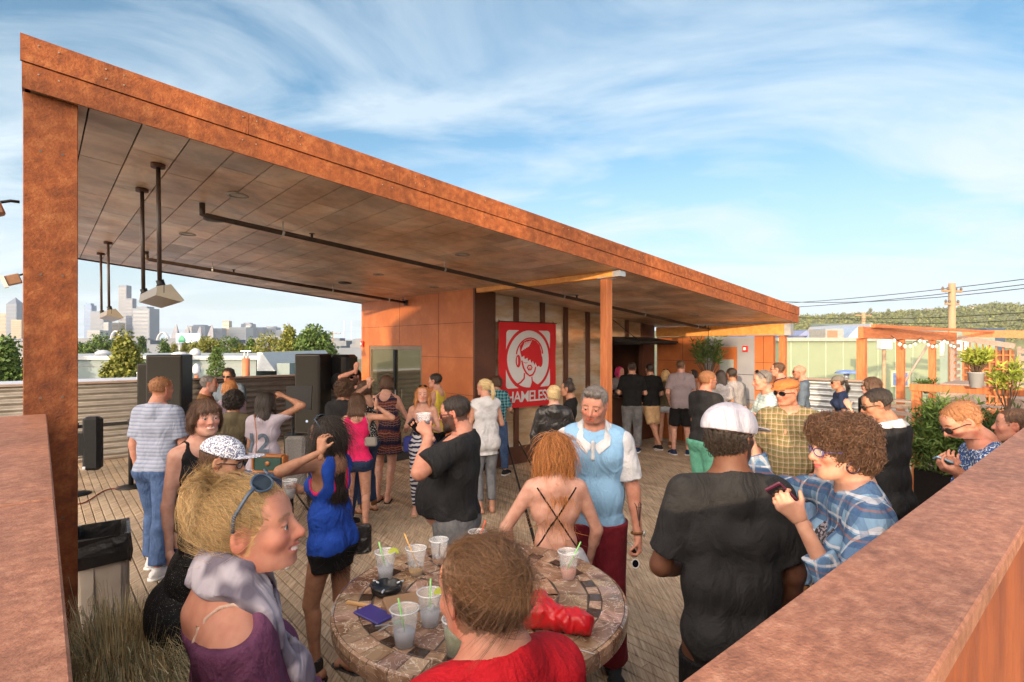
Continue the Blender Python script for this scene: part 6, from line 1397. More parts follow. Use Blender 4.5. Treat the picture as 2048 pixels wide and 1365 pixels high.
def plaid(name, base, bands, rough=.85, warp=.006):
    """woven stripes: bands = (axis, period, offset, width, colour, strength), in metres on the garment"""
    m = bpy.data.materials.new('cloth_' + name); m.use_nodes = True; n = m.node_tree.nodes; l = m.node_tree.links; b = n['Principled BSDF']; b.inputs['Roughness'].default_value = rough; b.inputs['Specular IOR Level'].default_value = .2
    t = n.new('ShaderNodeTexCoord'); nz_ = n.new('ShaderNodeTexNoise'); nz_.inputs['Scale'].default_value = 7; l.new(t.outputs['Object'], nz_.inputs['Vector'])
    va = n.new('ShaderNodeVectorMath'); va.operation = 'MULTIPLY_ADD'; va.inputs[1].default_value = (warp * 5,) * 3; l.new(nz_.outputs['Color'], va.inputs[0]); l.new(t.outputs['Object'], va.inputs[2]); s = n.new('ShaderNodeSeparateXYZ'); l.new(va.outputs[0], s.inputs[0])
    xy = n.new('ShaderNodeMath'); xy.operation = 'ARCTAN2'; l.new(s.outputs[0], xy.inputs[0]); l.new(s.outputs[1], xy.inputs[1])
    cur = None
    for ax, per, off, w, col, st_ in bands:
        src = {'x': s.outputs[0], 'y': s.outputs[1], 'z': s.outputs[2], 'a': xy.outputs[0]}[ax]
        d = n.new('ShaderNodeMath'); d.operation = 'MULTIPLY_ADD'; d.inputs[1].default_value = 1 / per; d.inputs[2].default_value = off + 50; l.new(src, d.inputs[0]); f = n.new('ShaderNodeMath'); f.operation = 'FRACT'; l.new(d.outputs[0], f.inputs[0])
        c = n.new('ShaderNodeMath'); c.operation = 'LESS_THAN'; c.inputs[1].default_value = w; l.new(f.outputs[0], c.inputs[0]); g = n.new('ShaderNodeMath'); g.operation = 'MULTIPLY'; g.inputs[1].default_value = st_; l.new(c.outputs[0], g.inputs[0])
        mi = n.new('ShaderNodeMixRGB'); l.new(g.outputs[0], mi.inputs[0]); mi.inputs[2].default_value = (*col, 1)
        if cur is None: mi.inputs[1].default_value = (*base, 1)
        else: l.new(cur, mi.inputs[1])
        cur = mi.outputs[0]
    l.new(cur, b.inputs['Base Color']); z2 = n.new('ShaderNodeTexNoise'); z2.inputs['Scale'].default_value = 120; l.new(t.outputs['Object'], z2.inputs['Vector']); bp = n.new('ShaderNodeBump'); bp.inputs['Strength'].default_value = .25; bp.inputs['Distance'].default_value = .01; l.new(z2.outputs[0], bp.inputs['Height']); l.new(bp.outputs[0], b.inputs['Normal']); wrinkle(n, l, t.outputs['Object'], bp, .55)
    return m
def speck(name, c, d, scale=60, thr=.5, w=.04):
    m = pm('cloth_' + name, c, d, scale, .8, .1, detail=1, lo=thr, hi=thr + w, wr=.5); return m
denim = fab('denim', (.045, .085, .19), (.07, .12, .25), sc=14); denim_lt = fab('denim_light', (.14, .26, .46), (.22, .35, .55), sc=8); denim_dk = fab('denim_dark', (.018, .035, .085), (.03, .05, .11)); navy = fab('navy', (.018, .03, .075)); grey_jean = fab('grey_jean', (.10, .105, .115), (.18, .18, .19), sc=7)
grey_p = fab('grey_trouser', (.14, .15, .17), (.19, .20, .22)); blk = fab('black', (.006, .006, .007), (.010, .010, .011)); blk2 = fab('charcoal', (.014, .014, .015), (.022, .022, .024)); white_c = fab('white', (.50, .50, .53), (.60, .60, .62)); khaki = fab('khaki', (.46, .30, .16), (.55, .37, .21)); green_s = fab('mint_green', (.10, .34, .24), (.14, .42, .31))
maroon = fab('maroon', (.13, .008, .016), (.17, .012, .022)); cobalt = fab('cobalt', (.012, .055, .35), (.018, .075, .42)); red_c = fab('red', (.42, .006, .014), (.50, .010, .02)); pink_c = fab('pink', (.62, .015, .10), (.72, .02, .14)); yellow_c = fab('yellow', (.62, .47, .05), (.72, .55, .08)); mustard = fab('mustard', (.42, .19, .02)); plum = fab('plum', (.105, .030, .075), (.17, .06, .12), sc=5)
shoe_w = fab('shoe_white', (.62, .62, .64)); sole_w = fab('sole_white', (.70, .70, .70)); leather = pm('black_leather', (.012, .011, .011), (.03, .028, .028), 14, .32, .35, bscale=24, wr=.8); heather = fab('heather_grey', (.26, .245, .25), (.33, .31, .32), sc=60); olive = fab('olive', (.12, .10, .06)); brown_c = fab('brown', (.16, .075, .025)); teal_b = fab('slate_blue', (.08, .11, .15), (.11, .145, .19))
stripe_tee = plaid('striped_tee', (.27, .30, .39), [('z', .034, 0, .16, (.11, .15, .28), .7), ('z', .034, .5, .3, (.33, .36, .44), .8)], warp=.002)
maxi = plaid('striped_skirt', (.55, .55, .58), [('z', .052, 0, .5, (.015, .022, .07), 1)], warp=.02)
jersey = plaid('jersey', (.38, .34, .40), [('z', .012, 0, .3, (.34, .30, .37), .6)])
plaid_tan = plaid('plaid_tan', (.20, .14, .07), [('z', .042, 0, .34, (.10, .11, .04), .7), ('x', .042, 0, .34, (.11, .10, .045), .65), ('z', .042, .5, .10, (.38, .34, .26), .7), ('x', .042, .5, .10, (.38, .34, .26), .65), ('z', .084, .78, .04, (.30, .06, .03), .6)])
plaid_blue = plaid('plaid_blue', (.20, .33, .48), [('z', .085, 0, .42, (.035, .085, .19), .75), ('x', .085, 0, .42, (.05, .10, .22), .7), ('z', .085, .52, .10, (.62, .62, .66), .7), ('x', .085, .55, .10, (.55, .50, .50), .6), ('z', .085, .80, .08, (.33, .14, .09), .55), ('y', .085, .1, .3, (.06, .13, .26), .45)])
plaid_teal = plaid('plaid_teal', (.03, .20, .24), [('z', .05, 0, .3, (.01, .03, .06), .8), ('x', .05, 0, .3, (.01, .03, .06), .7), ('x', .05, .55, .08, (.5, .6, .6), .6), ('z', .05, .55, .08, (.5, .6, .6), .6)])
plaid_pale = plaid('plaid_pale', (.48, .56, .55), [('z', .03, 0, .25, (.22, .36, .40), .7), ('x', .03, 0, .25, (.22, .36, .40), .6)])
ribbed = plaid('ribbed_blue', (.235, .42, .62), [('a', .045, 0, .35, (.15, .30, .50), .55)], warp=0); check_grey = plaid('check_grey', (.26, .21, .22), [('z', .02, 0, .3, (.18, .15, .17), .7), ('x', .02, 0, .3, (.18, .15, .17), .6)])
aztec = plaid('patterned_dress', (.016, .018, .05), [('z', .19, 0, .42, (.13, .035, .03), .8), ('z', .032, 0, .22, (.42, .20, .12), .75), ('x', .035, .2, .25, (.30, .12, .08), .35), ('z', .19, .62, .22, (.012, .014, .04), .95)], warp=.02)
print_blue = speck('print_blue', (.025, .075, .22), (.55, .62, .70), 75, .56, .02); sequin = speck('sequin_black', (.006, .006, .007), (.35, .32, .28), 260, .68, .02); sequin_w = speck('sequin_silver', (.16, .17, .26), (.82, .82, .86), 130, .46, .10); polka = speck('polka', (.008, .008, .008), (.6, .6, .6), 55, .60, .02); scarf_m = speck('scarf', (.11, .095, .13), (.36, .33, .38), 16, .40, .18); floral = speck('floral', (.03, .025, .035), (.25, .22, .25), 90, .5, .04)
hat_orange = fab('hat_orange', (.38, .12, .03), (.46, .16, .05)); cap_grey = fab('cap_grey', (.30, .30, .37), (.38, .38, .46), sc=3); cap_dim = fab('cap_dim', (.16, .14, .12)); lens_m = pm('sun_lens', (.01, .01, .012), rough=.06, spec=.8); frame_b = pm('frame_black', (.012, .01, .01), rough=.3); frame_v = pm('frame_violet', (.08, .055, .20), rough=.3); frame_bl = pm('frame_blue_grey', (.055, .085, .13), rough=.35); clear_m = pm('clear_lens', (.8, .85, .85), rough=.05, alpha=.18)
gold = pm('gold_metal', (.6, .42, .15), rough=.3, metal=1)
eye_m = pm('eye', (.74, .71, .68), rough=.12, attr=True, spec=.7)

def eyes(p, sk, root):
    hs = sk['hs']; r = .0128; gy, gp = p.get('gaze', (0, 0))
    for s in (-1, 1):
        vs = []; n = 20; m = 12; g = sk['Rh'] @ (rz(-gy) @ rx(-gp)); col = []
        for i in range(m + 1):
            a = math.pi * i / m
            for j in range(n): b = 2 * math.pi * j / n; vs.append((math.sin(a) * math.cos(b), math.cos(a), math.sin(a) * math.sin(b)))
            col += [((.02, .02, .02) if i <= 1 else p.get('iris', (.12, .06, .03)) if i <= 3 and i < 3 else (1, 1, 1))] * n
        # extra ring for a crisp iris edge
        v = np.array(vs, f32) * r * hs; v = v @ g.T + sk['hc'] + sk['Rh'] @ (A(s * .0325, .0765, .001) * hs)
        f = np.array([(i * n + j, i * n + (j + 1) % n, (i + 1) * n + (j + 1) % n, (i + 1) * n + j) for i in range(m) for j in range(n)])
        mesh_np('eye', v, f, eye_m, root, col=np.array(col))
def glasses(p, sk, root):
    g = p['glasses']; up = g.get('up'); fr = g.get('m', frame_b); ln = g.get('lens', lens_m); hs = sk['hs']; base = A(0, .098, -.001) if not up else A(0, .044, .118)
    Mx = np.eye(3, dtype=f32) if not up else rx(g.get('tilt', 45)); w, h_ = g.get('size', (.026, .020)); T_ = lambda q: head_piece(sk, (np.asarray(q, f32) @ Mx.T) + base)
    e = empty('eyeglasses' if ln is clear_m else 'sunglasses', (0, 0, 0)); e.parent = root
    spread = 1.12 if up else 1
    for s in (-1, 1):
        n = 22; ring = [(s * .0335 * spread + w * math.cos(2 * math.pi * i / n), -abs(w * math.cos(2 * math.pi * i / n) * s + .0335 * spread) ** 2 * 4.2 + .004, h_ * math.sin(2 * math.pi * i / n) * (1 - .12 * math.cos(2 * math.pi * i / n) * -s)) for i in range(n)]
        ring = [tuple(x) for x in T_(ring)]
        mb = MB(); mb.add(ring + [tuple((Vector(x) + Vector(sk['Rh'] @ Mx @ A(0, -.002, 0)))) for x in ring], [tuple(range(n)), tuple(range(2 * n - 1, n - 1, -1))]); mb.build('lens', ln, e)
        mb = MB(); mb.tube(ring + [ring[0]], g.get('th', .0022), 6, caps=False); mb.build('rim', fr, e)
        mb = MB(); q = T_([(s * (.0335 * spread + w), -.012, .004), (s * .074 * spread, -.030, .005), (s * .080 * spread, -.085, .0), (s * .079 * spread, -.115, -.018)]); mb.tube([tuple(x) for x in q], g.get('th', .0022) * (1.6 if up else 1.2), 6); mb.build('temple', fr, e)
    mb = MB(); mb.tube([tuple(x) for x in T_([(-.010, .003, .004), (0, .006, .006), (.010, .003, .004)])], .002, 6); mb.build('bridge', fr, e)
def hat(p, sk, root):
    g = p['hat']; hs = sk['hs']; M = sk['Rh'] @ rz(-g.get('yaw', 0)) @ rx(-g.get('pitch', 0)); c = sk['hc']; X = lambda *x: c + M @ (A(*x) * hs); El = lambda x, r, MM=M: ell3(X(*x), A(*r) * hs, MM)
    if g['t'] == 'cap': bg_ = g.get('big', 1); L = [('u', 0, El((0, -.014, .040), (.090 * bg_, .111 * bg_, .094 * g.get('high', 1)))), ('i', .004, plane(X(0, 0, .030 if bg_ == 1 else .016), tuple(M @ A(0, -.10, -1)))), ('u', .006, El((0, .125 * bg_, .034), (.078, .078, .0055), M @ rx(-10)))]; L.append(('s', .003, El((0, -.014, .022), (.083 * bg_, .103 * bg_, .085))))
    elif g['t'] == 'sun': L = [('u', 0, El((0, -.014, .045), (.092, .112, .085))), ('i', .004, plane(X(0, 0, .032), tuple(M @ A(0, -.10, -1)))), ('u', .006, El((0, .120, .045), (.082, .085, .006), M @ rx(16)))]
    else: L = [('u', 0, El((0, .0, .062), (.094, .118, .050))), ('i', .004, plane(X(0, 0, .036), tuple(M @ A(0, -.05, -1)))), ('u', .012, El((0, .095, .046), (.070, .052, .008), M @ rx(-14)))]
    v, q = surf(L, c - .24, c + .24, .0035 if sk['fine'] else .006); mesh_np('cap' if g['t'] != 'flat' else 'flat_cap', v, q, g['m'], root)
    return X, M
PEOPLE = []
def person(px, Y, h, hd, label, g='m', **kw):
    h = h * 1.010; p = dict(px=px, Y=Y, h=h, hd=hd, label=label, g=g, seed=len(PEOPLE) + 1); p.update(kw)
    p.setdefault('res', .0095 if Y < 5 else .0125 if Y < 8 else .015); p.setdefault('hres', .0042 if Y < 4 else .0060 if Y < 7.5 else .009)
    loc = at(px, Y) if 'loc' not in kw else kw['loc']; p['loc'] = loc; a = R(hd)
    def toloc(w): d = np.array(w, f32) - np.array(loc, f32); return A(d[0] * math.cos(a) - d[1] * math.sin(a), d[0] * math.sin(a) + d[1] * math.cos(a), d[2])
    for nm in 'RL':
        s = p.get('arm' + nm)
        if s and s[0] == 'w': p['arm' + nm] = ('ik', toloc(at(*s[1])), s[2])
    hr_ = p.get('hair')
    if hr_ and Y < 9 and not hr_.get('strands') and hr_['t'] in ('short', 'crop', 'bob', 'long', 'pony', 'bun', 'updo'): hr_.update(strands=900 if Y < 5 else 500, flow='down' if hr_['t'] in ('bob', 'long') else 'up', sl=.022 if hr_['t'] in ('short', 'crop') else .05, sw=.0009 if Y < 5 else .0016)
    if hr_ and hr_['t'] == 'afro' and Y < 9: hr_.update(strands=1100, flow='curl', sl=.02)
    PEOPLE.append(p); return p
LT = (.60, .335, .235); RD = (.60, .29, .20); TN_ = (.45, .235, .145); DKS = (.155, .070, .040); PK = (.66, .38, .29); OL = (.52, .30, .19)
def Sh(m, **k): return dict(t='shoe', m=m, **k)
black_shoe = fab('shoe_black', (.02, .02, .022))
# ---- foreground
def shoulder_cut(sk, k): return [('s', .012, cap(sk['T'](.17, -.03, .54), sk['T'](.05, -.09, .53), .072 * k, .085 * k)), ('s', .012, cap(sk['nb'], sk['hc'], .085 * k)), ('s', .01, cap(sk['T'](.0, -.11, .50), sk['T'](-.10, -.08, .54), .06 * k))]
P_blonde = person(462, 1.22, 1.845, 62, 'blonde woman in a plum off-shoulder top and grey scarf, sunglasses pushed up', 'f', res=.007, hres=.0030, cres=.006, skin=RD, nd=.030, hyaw=20, hpitch=-7, smile=.8, armR=(.22, .25, -1, .1, .8, -.5), armL=(.2, .2, -1, 0, .8, -.4),
    hair=dict(t='bun', m=HB, bun=(0, -.120, .090), br=.040, strands=15000, flow='bun', sl=.072, sw=.00042, nape=-.062, lift=.45, wave=.004, thick=.006, noise=.003, var=.26, mess=.12), glasses=dict(up=True, m=frame_bl, size=(.031, .023), th=.0026, tilt=50),
    top=dict(m=plum, neck='cut', cuts=shoulder_cut, sleeve=1.6, loose=.02, sc=.014, hem=-.10), bot=dict(m=denim_dk), brow=(.25, .14, .07), lips=(.45, .13, .12), shoes=Sh(black_shoe), gaze=(5, 0), iris=(.10, .16, .20))
P_redw = person(1003, 1.03, 1.77, -32, 'brown haired woman in a red top seen from behind at the table', 'f', res=.007, hres=.0030, cres=.006, skin=RD, nd=.035, hpitch=10, hyaw=-6, lean=4, armR=(.3, .4, -1, -.3, 1, -.2), armL=(.2, .4, -1, 0, 1, 0),
    hair=dict(t='updo', m=HLD, strands=13000, flow='bun', bun=(0, -.10, .03), br=.03, sl=.085, sw=.00042, nape=-.068, thick=.005, noise=.003, lift=.2, var=.22, mess=.06), top=dict(m=red_c, neck='crew', sleeve=.5, bell=.03, loose=.01), bot=dict(m=denim_dk), shoes=Sh(black_shoe))
P_redhead = person(1112, 3.0, 1.615, -2, 'strawberry blonde woman with a bare back and crossed black straps at the table', 'f', res=.008, hres=.0045, cres=.008, skin=PK, hpitch=8, htilt=4, lean=5, aw=1.05, armL=(.62, .12, -1, -.2, .55, -1), armR=(.42, .10, -1, -.12, .45, -1),
    hair=dict(t='long', m=HRD, len=.44, strands=4500, flow='down', sl=.16, sw=.0013, wave=.008, lift=2.4, vol=True, thick=.012, sides=(-1, 1), noise=.004, var=.3), bot=dict(t='skirt', m=white_c, len=.45, waist=.085), shoes=Sh(black_shoe))
P_polo = person(1186, 3.42, 1.87, 192, 'grey-haired man in a light blue polo and maroon trousers looking down', 'm', res=.008, hres=.0036, cres=.0065, skin=RD, bw=.94, hpitch=15, hyaw=10, htilt=-4, sx=.0, side=-1, footR=(.09, .02), footL=(.11, -.05), armL=(.22, .05, -1, .10, .16, -1), armR=(.24, -.05, -1, -.05, .3, -1),
    handL=dict(curl=62, palm=(-1, .1, 0)), hair=dict(t='short', m=HGY, quiff=True, strands=1600, flow='up', sl=.022, sw=.0009, nape=-.05, thick=.007), brow=(.10, .07, .05), beard=((.16, .08, .05), .45), open=.6, gaze=(0, 14),
    top=dict(m=ribbed, neck='cut', cuts=lambda sk, k: [('s', .008, cap(sk['nb'] + A(0, .01, .0), sk['hc'], .066 * k, .07 * k)), ('s', .006, cap(sk['T'](0, .10, .53), sk['T'](0, .14, .445), .042 * k, .010 * k)), ('i', .006, plane(sk['T'](0, 0, .530), tuple(sk['Rt'] @ A(0, .35, 1))))], sleeve=0, sc=.012, loose=.018, hem=-.095, c=.014), bot=dict(m=maroon, lc=.008, shin=.030, len=1.97, waist=-.02, c=.016), shoes=Sh(black_shoe))
P_cap = person(1462, 2.12, 1.87, 4, 'man from behind in a black tee and pale grey cap, bushy dark hair', 'm', res=.0075, hres=.0040, cres=.0065, bw=.93, skin=DKS, hyaw=46, hpitch=4, armL=(.30, .12, -1, -.62, .75, -.35), armR=(.26, .05, -1, .02, .35, -1),
    hair=dict(t='short', m=HDK, strands=2600, flow='curl', sl=.016, nape=-.105, thick=.020, noise=.004), hat=dict(t='cap', m=cap_grey, high=1.04, yaw=8, big=1.13), beard=((.02, .012, .010), .9), top=dict(m=blk2, sleeve=.80, sc=.016, bell=.012, loose=.015, hem=-.16, c=.009, fold=.003), bot=dict(m=blk), shoes=Sh(black_shoe))
P_plaid = person(1712, 2.02, 1.845, -82, 'curly-haired woman in a blue plaid shirt and violet glasses pointing left', 'f', res=.0075, hres=.0032, cres=.006, skin=LT, hpitch=3, hyaw=-3, lean=2, iris=(.09, .05, .03), armR=('w', (1492, 2.50, 862), (.2, .1, -1)), armL=('w', (1600, 1.82, 1040), (.35, -.15, -1)), handR=dict(curl=40), handL=dict(curl=55, palm=(-.3, .5, .8), dir=(.1, .75, .75)),
    hair=dict(t='curly', m=HCU, strands=7500, flow='curl', sl=.024, front=.060, thick=.006, noise=.003, var=.25), glasses=dict(m=frame_v, lens=clear_m, size=(.025, .016), th=.0020), lips=(.50, .10, .10), brow=(.03, .018, .012), smile=.5,
    top=dict(m=plaid_blue, neck='v', sleeve=1.55, loose=.02, sc=.016, hem=-.12, fold=.006), bot=dict(m=cobalt), shoes=Sh(black_shoe))
P_tank = person(664, 3.45, 1.655, -72, 'long dark-haired woman in a blue tank top and black mini skirt, hand on her head', 'f', res=.008, hres=.0045, cres=.0075, skin=TN_, hyaw=-8, hpitch=2, lw=.95, armL=('w', (641, 3.20, 905), (1, .8, -.5)), handL=dict(curl=42, spread=.9, palm=(-1, -.1, .25), dir=(-.18, .05, 1)), armR=(.15, .3, -1, -.2, 1, .15), footL=(.07, .10), footR=(.08, -.08),
    hair=dict(t='long', m=HDK, len=.74, strands=5200, flow='down', sl=.20, sw=.0012, wave=.010, lift=1.8, vol=True, thick=.010, noise=.004, sides=(-1,), fl=.40), glasses=dict(up=True, size=(.029, .020), m=frame_bl), top=dict(m=cobalt, neck='tank', sleeve=0, loose=.022, hem=-.10, back=.10, c=.014, strap=.05, fold=.004), top2=dict(name='bra', m=pink_c, neck='tank', sleeve=0, topz=.4, hem=.26, c=.012, strap=.045, back=.07),
    bot=dict(t='skirt', m=blk, len=.20, flare=-.005, waist=-.085, name='skirt'), shoes=dict(t='sandal', m=leather))
P_beard = person(912, 3.62, 1.775, -84, 'heavy bearded man in a charcoal tee and sunglasses holding a phone and cup', 'm', res=.009, hres=.0042, cres=.0075, skin=RD, bw=1.15, belly=.5, aw=1.22, lw=1.05, hpitch=14, lean=-3, armL=('w', (858, 3.42, 872), (.75, -.2, -1)), armR=('w', (850, 3.75, 868), (.6, 0, -1)), handL=dict(curl=58, palm=(-.6, .5, .5), dir=(-.15, .7, .7)), handR=dict(curl=55, palm=(-.6, .5, .5), dir=(0, .7, .7)),
    hair=dict(t='short', m=HDK, thick=.009, nape=-.045), beardgeo=HDK, beard=((.02, .012, .01), .85), glasses=dict(size=(.027, .019), th=.003, m=pm('frame_red', (.10, .01, .01), rough=.3)), top=dict(m=blk2, sleeve=.82, sc=.018, bell=.02, loose=.0, hem=.01, c=.024, fold=.004), bot=dict(m=grey_jean, waist=.05, lc=.015, shin=.02), shoes=Sh(black_shoe))
P_sequin = person(366, 2.50, 1.69, 62, 'woman in a silver sequin cap and black sparkly dress facing right', 'f', res=.009, hres=.0045, skin=OL, hyaw=16, hpitch=2, lean=12, armL=(.7, -.2, -1, -.3, .8, -.25), armR=(.4, -.1, -1, -.6, .7, -.05), hair=dict(t='short', m=HBR, nape=-.07, thick=.010), hat=dict(t='sun', m=sequin_w), glasses=dict(m=frame_b, lens=clear_m, size=(.026, .018)),
    top=dict(m=sequin, neck='crew', sleeve=.82, loose=.01, hem=-.12, sc=.016), bot=dict(t='skirt', m=sequin, len=.62, flare=.03, name='dress_skirt', waist=.12), shoes=Sh(black_shoe))
P_smile = person(404, 3.35, 1.785, 128, 'smiling woman with a short brown bob and a light tank top', 'f', res=.009, hres=.0038, skin=PK, hyaw=4, smile=1, hair=dict(t='bob', m=HBR, thick=.012, front=.040, sweep=True, strands=1800, flow='down', sl=.05), brow=(.10, .05, .03), top=dict(m=blk, neck='tank', sleeve=0, loose=.01, hem=-.1), bot=dict(m=denim_dk), shoes=Sh(black_shoe), iris=(.12, .16, .16), armL=(.2, .1, -1, 0, .5, -.8))
# ---- middle distance, left
P_stripe = person(314, 5.05, 1.815, 6, 'man from behind in a striped tee and blue jeans beside the column', 'm', skin=RD, hyaw=12, armL=(.20, -.05, -1, -.05, .12, -1), armR=(.2, .1, -1, -.3, .5, -1), hair=dict(t='crop', m=HGN, nape=-.05), top=dict(m=stripe_tee, sleeve=.78, sc=.016, bell=.018, loose=.012, hem=-.07), bot=dict(m=denim, lc=.014, shin=.015), shoes=Sh(shoe_w, sole=sole_w), footL=(.10, .10), footR=(.13, -.12))
P_jersey = person(528, 5.5, 1.635, 8, 'black-haired woman in a number 12 jersey raising her fist', 'f', skin=TN_, hyaw=18, armR=('w', (566, 5.6, 792), (1, .1, -.2)), handR=dict(curl=85), armL=(.2, .2, -1, 0, .5, -.7), hair=dict(t='long', m=HDK, len=.32, vol=True, thick=.010), top=dict(m=jersey, neck='crew', sleeve=.62, sc=.018, bell=.02, loose=.02, hem=-.07), bot=dict(m=denim), shoes=Sh(black_shoe))
person(466, 5.85, 1.60, -10, 'woman with a dark afro in front of the bearded older man', 'f', skin=TN_, hair=dict(t='afro', m=HDK, noise=.004), top=dict(m=olive, sleeve=.6), bot=dict(m=denim_dk), shoes=Sh(black_shoe))
person(410, 7.0, 1.715, 68, 'grey-haired bearded man in a brown shirt by the left speaker', 'm', skin=RD, hair=dict(t='short', m=HGY), beard=((.30, .25, .22), .6), top=dict(m=brown_c, sleeve=.8, loose=.01), bot=dict(m=denim), shoes=Sh(black_shoe), armR=(.2, .5, -1, -.3, 1, .4))
person(463, 6.9, 1.665, -62, 'red-haired woman turned to the grey-haired man', 'f', skin=PK, hair=dict(t='bob', m=HRD), top=dict(m=fab('lilac', (.35, .28, .36)), sleeve=.8), bot=dict(m=denim), shoes=Sh(black_shoe))
P_dj = person(462, 8.6, 1.75, 180, 'man with headphones and glasses behind the others by the fence', 'm', skin=TN_, hpitch=12, hair=dict(t='short', m=HDK), glasses=dict(size=(.026, .018)), top=dict(m=teal_b, sleeve=.8), bot=dict(m=denim), shoes=Sh(black_shoe), armL=(.3, .3, -1, -.2, 1, -.1), armR=(.3, .3, -1, -.2, 1, -.1))
person(686, 6.35, 1.695, 12, 'dark short-haired person in black before the rounded speaker', 'm', skin=TN_, hair=dict(t='afro', m=HBR, noise=.003), top=dict(m=blk2, sleeve=.7), bot=dict(m=denim_dk), shoes=Sh(black_shoe))
P_wave = person(712, 7.7, 1.77, 200, 'bearded man in a dark cap with his hand raised to his forehead', 'm', skin=RD, hair=dict(t='short', m=HDK), hat=dict(t='cap', m=blk, yaw=0), beard=((.03, .02, .015), .9), glasses=dict(size=(.026, .018)), top=dict(m=blk2, sleeve=.7), bot=dict(m=denim_dk), shoes=Sh(black_shoe), armR=('w', (712, 7.45, 742), (1, .2, -.3)), handR=dict(dir=(-.3, .2, 1), palm=(0, -1, .2)))
P_polka = person(733, 6.85, 1.665, -60, 'woman in a black polka dot top raising her wrist', 'f', skin=LT, hair=dict(t='bob', m=HBR), top=dict(m=polka, sleeve=.0, neck='tank', loose=.01), bot=dict(m=denim_dk, len=1.9), shoes=dict(t='sandal', m=brown_c), armL=('w', (738, 6.6, 770), (1, .4, -.6)), handL=dict(curl=60, dir=(0, .1, 1)), glasses=dict(size=(.024, .018)))
P_pink = person(714, 6.0, 1.575, -12, 'long brown-haired woman in a pink tank top and denim shorts, hand raised', 'f', skin=LT, hair=dict(t='long', m=HBR, len=.26, strands=900, flow='down', sl=.08, sw=.002, sides=()), top=dict(m=pink_c, neck='tank', sleeve=0, hem=-.06, strap=.055), bot=dict(t='shorts', m=denim_dk, len=.30, bell=.01), shoes=dict(t='sandal', m=brown_c), armR=('w', (752, 5.95, 812), (1, .1, -.6)), armL=(.1, .3, -1, 0, .8, -.3), handR=dict(dir=(.1, .1, 1), curl=35))
person(772, 7.25, 1.705, 4, 'woman from behind in a patterned navy and rust racerback dress', 'f', skin=PK, hyaw=-8, hair=dict(t='bob', m=HBR, thick=.010), top=dict(m=aztec, neck='tank', sleeve=0, loose=.05, hem=-.10, strap=.03, c=.016), bot=dict(t='skirt', m=aztec, len=.26, flare=.05, waist=.10, name='dress_skirt'), shoes=dict(t='flip', m=blk), armL=(.5, .5, -.9, -.3, .7, 1), armR=(.4, .35, -1, -.4, .8, .2), bw=1.05, toe=-6, footR=(.03, 0), footL=(.12, .04))
P_strap = person(846, 6.75, 1.605, 176, 'strawberry blonde woman in a strapless top and striped maxi skirt holding a cup', 'f', skin=PK, hyaw=-4, smile=.6, hres=.005, hair=dict(t='long', m=HRD, len=.16, fl=.17, front=.058, strands=700, flow='down', sl=.07, sw=.0018), top=dict(m=fab('dusty_pink', (.42, .24, .22)), neck='strapless', sleeve=0, topz=.36, hem=-.02), bot=dict(t='skirt', m=maxi, len=.82, flare=-.03, waist=.16, name='maxi_skirt'), shoes=dict(t='flip', m=khaki), armL=(.25, .0, -1, -.5, 1, .35), armR=(.3, -.1, -1, -.1, .9, .3), glasses=dict(up=True, size=(.024, .016)), handL=dict(curl=60), toe=4)
person(876, 8.0, 1.69, -70, 'short dark-haired woman in a yellow tank top beside the orange wall', 'f', skin=PK, hyaw=-8, hair=dict(t='short', m=HDK, thick=.012), top=dict(m=yellow_c, neck='tank', sleeve=0, hem=-.12), bot=dict(m=blk), shoes=Sh(black_shoe), armL=(.2, .1, -1, -.4, .9, .1))
P_white = person(972, 6.8, 1.685, -24, 'blonde woman with a ponytail, sleeveless white shirt and grey jeans, barefoot', 'f', skin=LT, hyaw=-32, hair=dict(t='pony', m=HBP, len=.24, strands=900, flow='bun', bun=(0, -.11, .035), br=.02, sl=.05, sw=.0016), top=dict(m=white_c, neck='crew', sleeve=.10, loose=.03, hem=-.20, c=.016), bot=dict(m=grey_p, len=1.80), shoes=dict(t='bare', m=blk), armR=(.32, .05, -1, -.1, .9, .1), armL=(.2, .2, -1, -.2, 1, .1), footR=(.07, 0), footL=(.09, .0))
person(992, 8.85, 1.60, 20, 'person in a teal plaid shirt and jeans half hidden by the white-shirted blonde', 'm', skin=LT, hair=dict(t='bob', m=HBR), top=dict(m=plaid_teal, sleeve=.8, loose=.01), bot=dict(m=denim, lc=.01), shoes=Sh(black_shoe, sole=sole_w), footR=(.18, .0), armR=(.3, .2, -1, -.2, .9, -.2))
P_leath = person(1108, 6.1, 1.655, 2, 'blonde woman from behind in a black leather jacket and mustard skirt', 'f', skin=PK, hair=dict(t='updo', m=HBP, strands=700, flow='up', sl=.03, sw=.0018, nape=-.06), top=dict(m=leather, sleeve=1.85, sc=.020, loose=.02, hem=.02, fold=.004, c=.018, name='jacket'), top2=dict(name='shirt', m=white_c, sleeve=0, hem=-.13, c=.008, loose=.008, neck='tank', strap=.05), bot=dict(t='skirt', m=mustard, len=.35, name='skirt'), shoes=Sh(black_shoe), armL=(.3, .1, -1, .0, .3, -1), armR=(.35, .3, -1, -.3, .7, .2))
person(1142, 7.2, 1.63, -75, 'dark-haired woman with a top knot behind the man in the blue polo', 'f', skin=TN_, hair=dict(t='bun', m=HDK, bun=(0, -.04, .13), br=.034), top=dict(m=blk, sleeve=.7), bot=dict(m=blk), shoes=Sh(black_shoe))
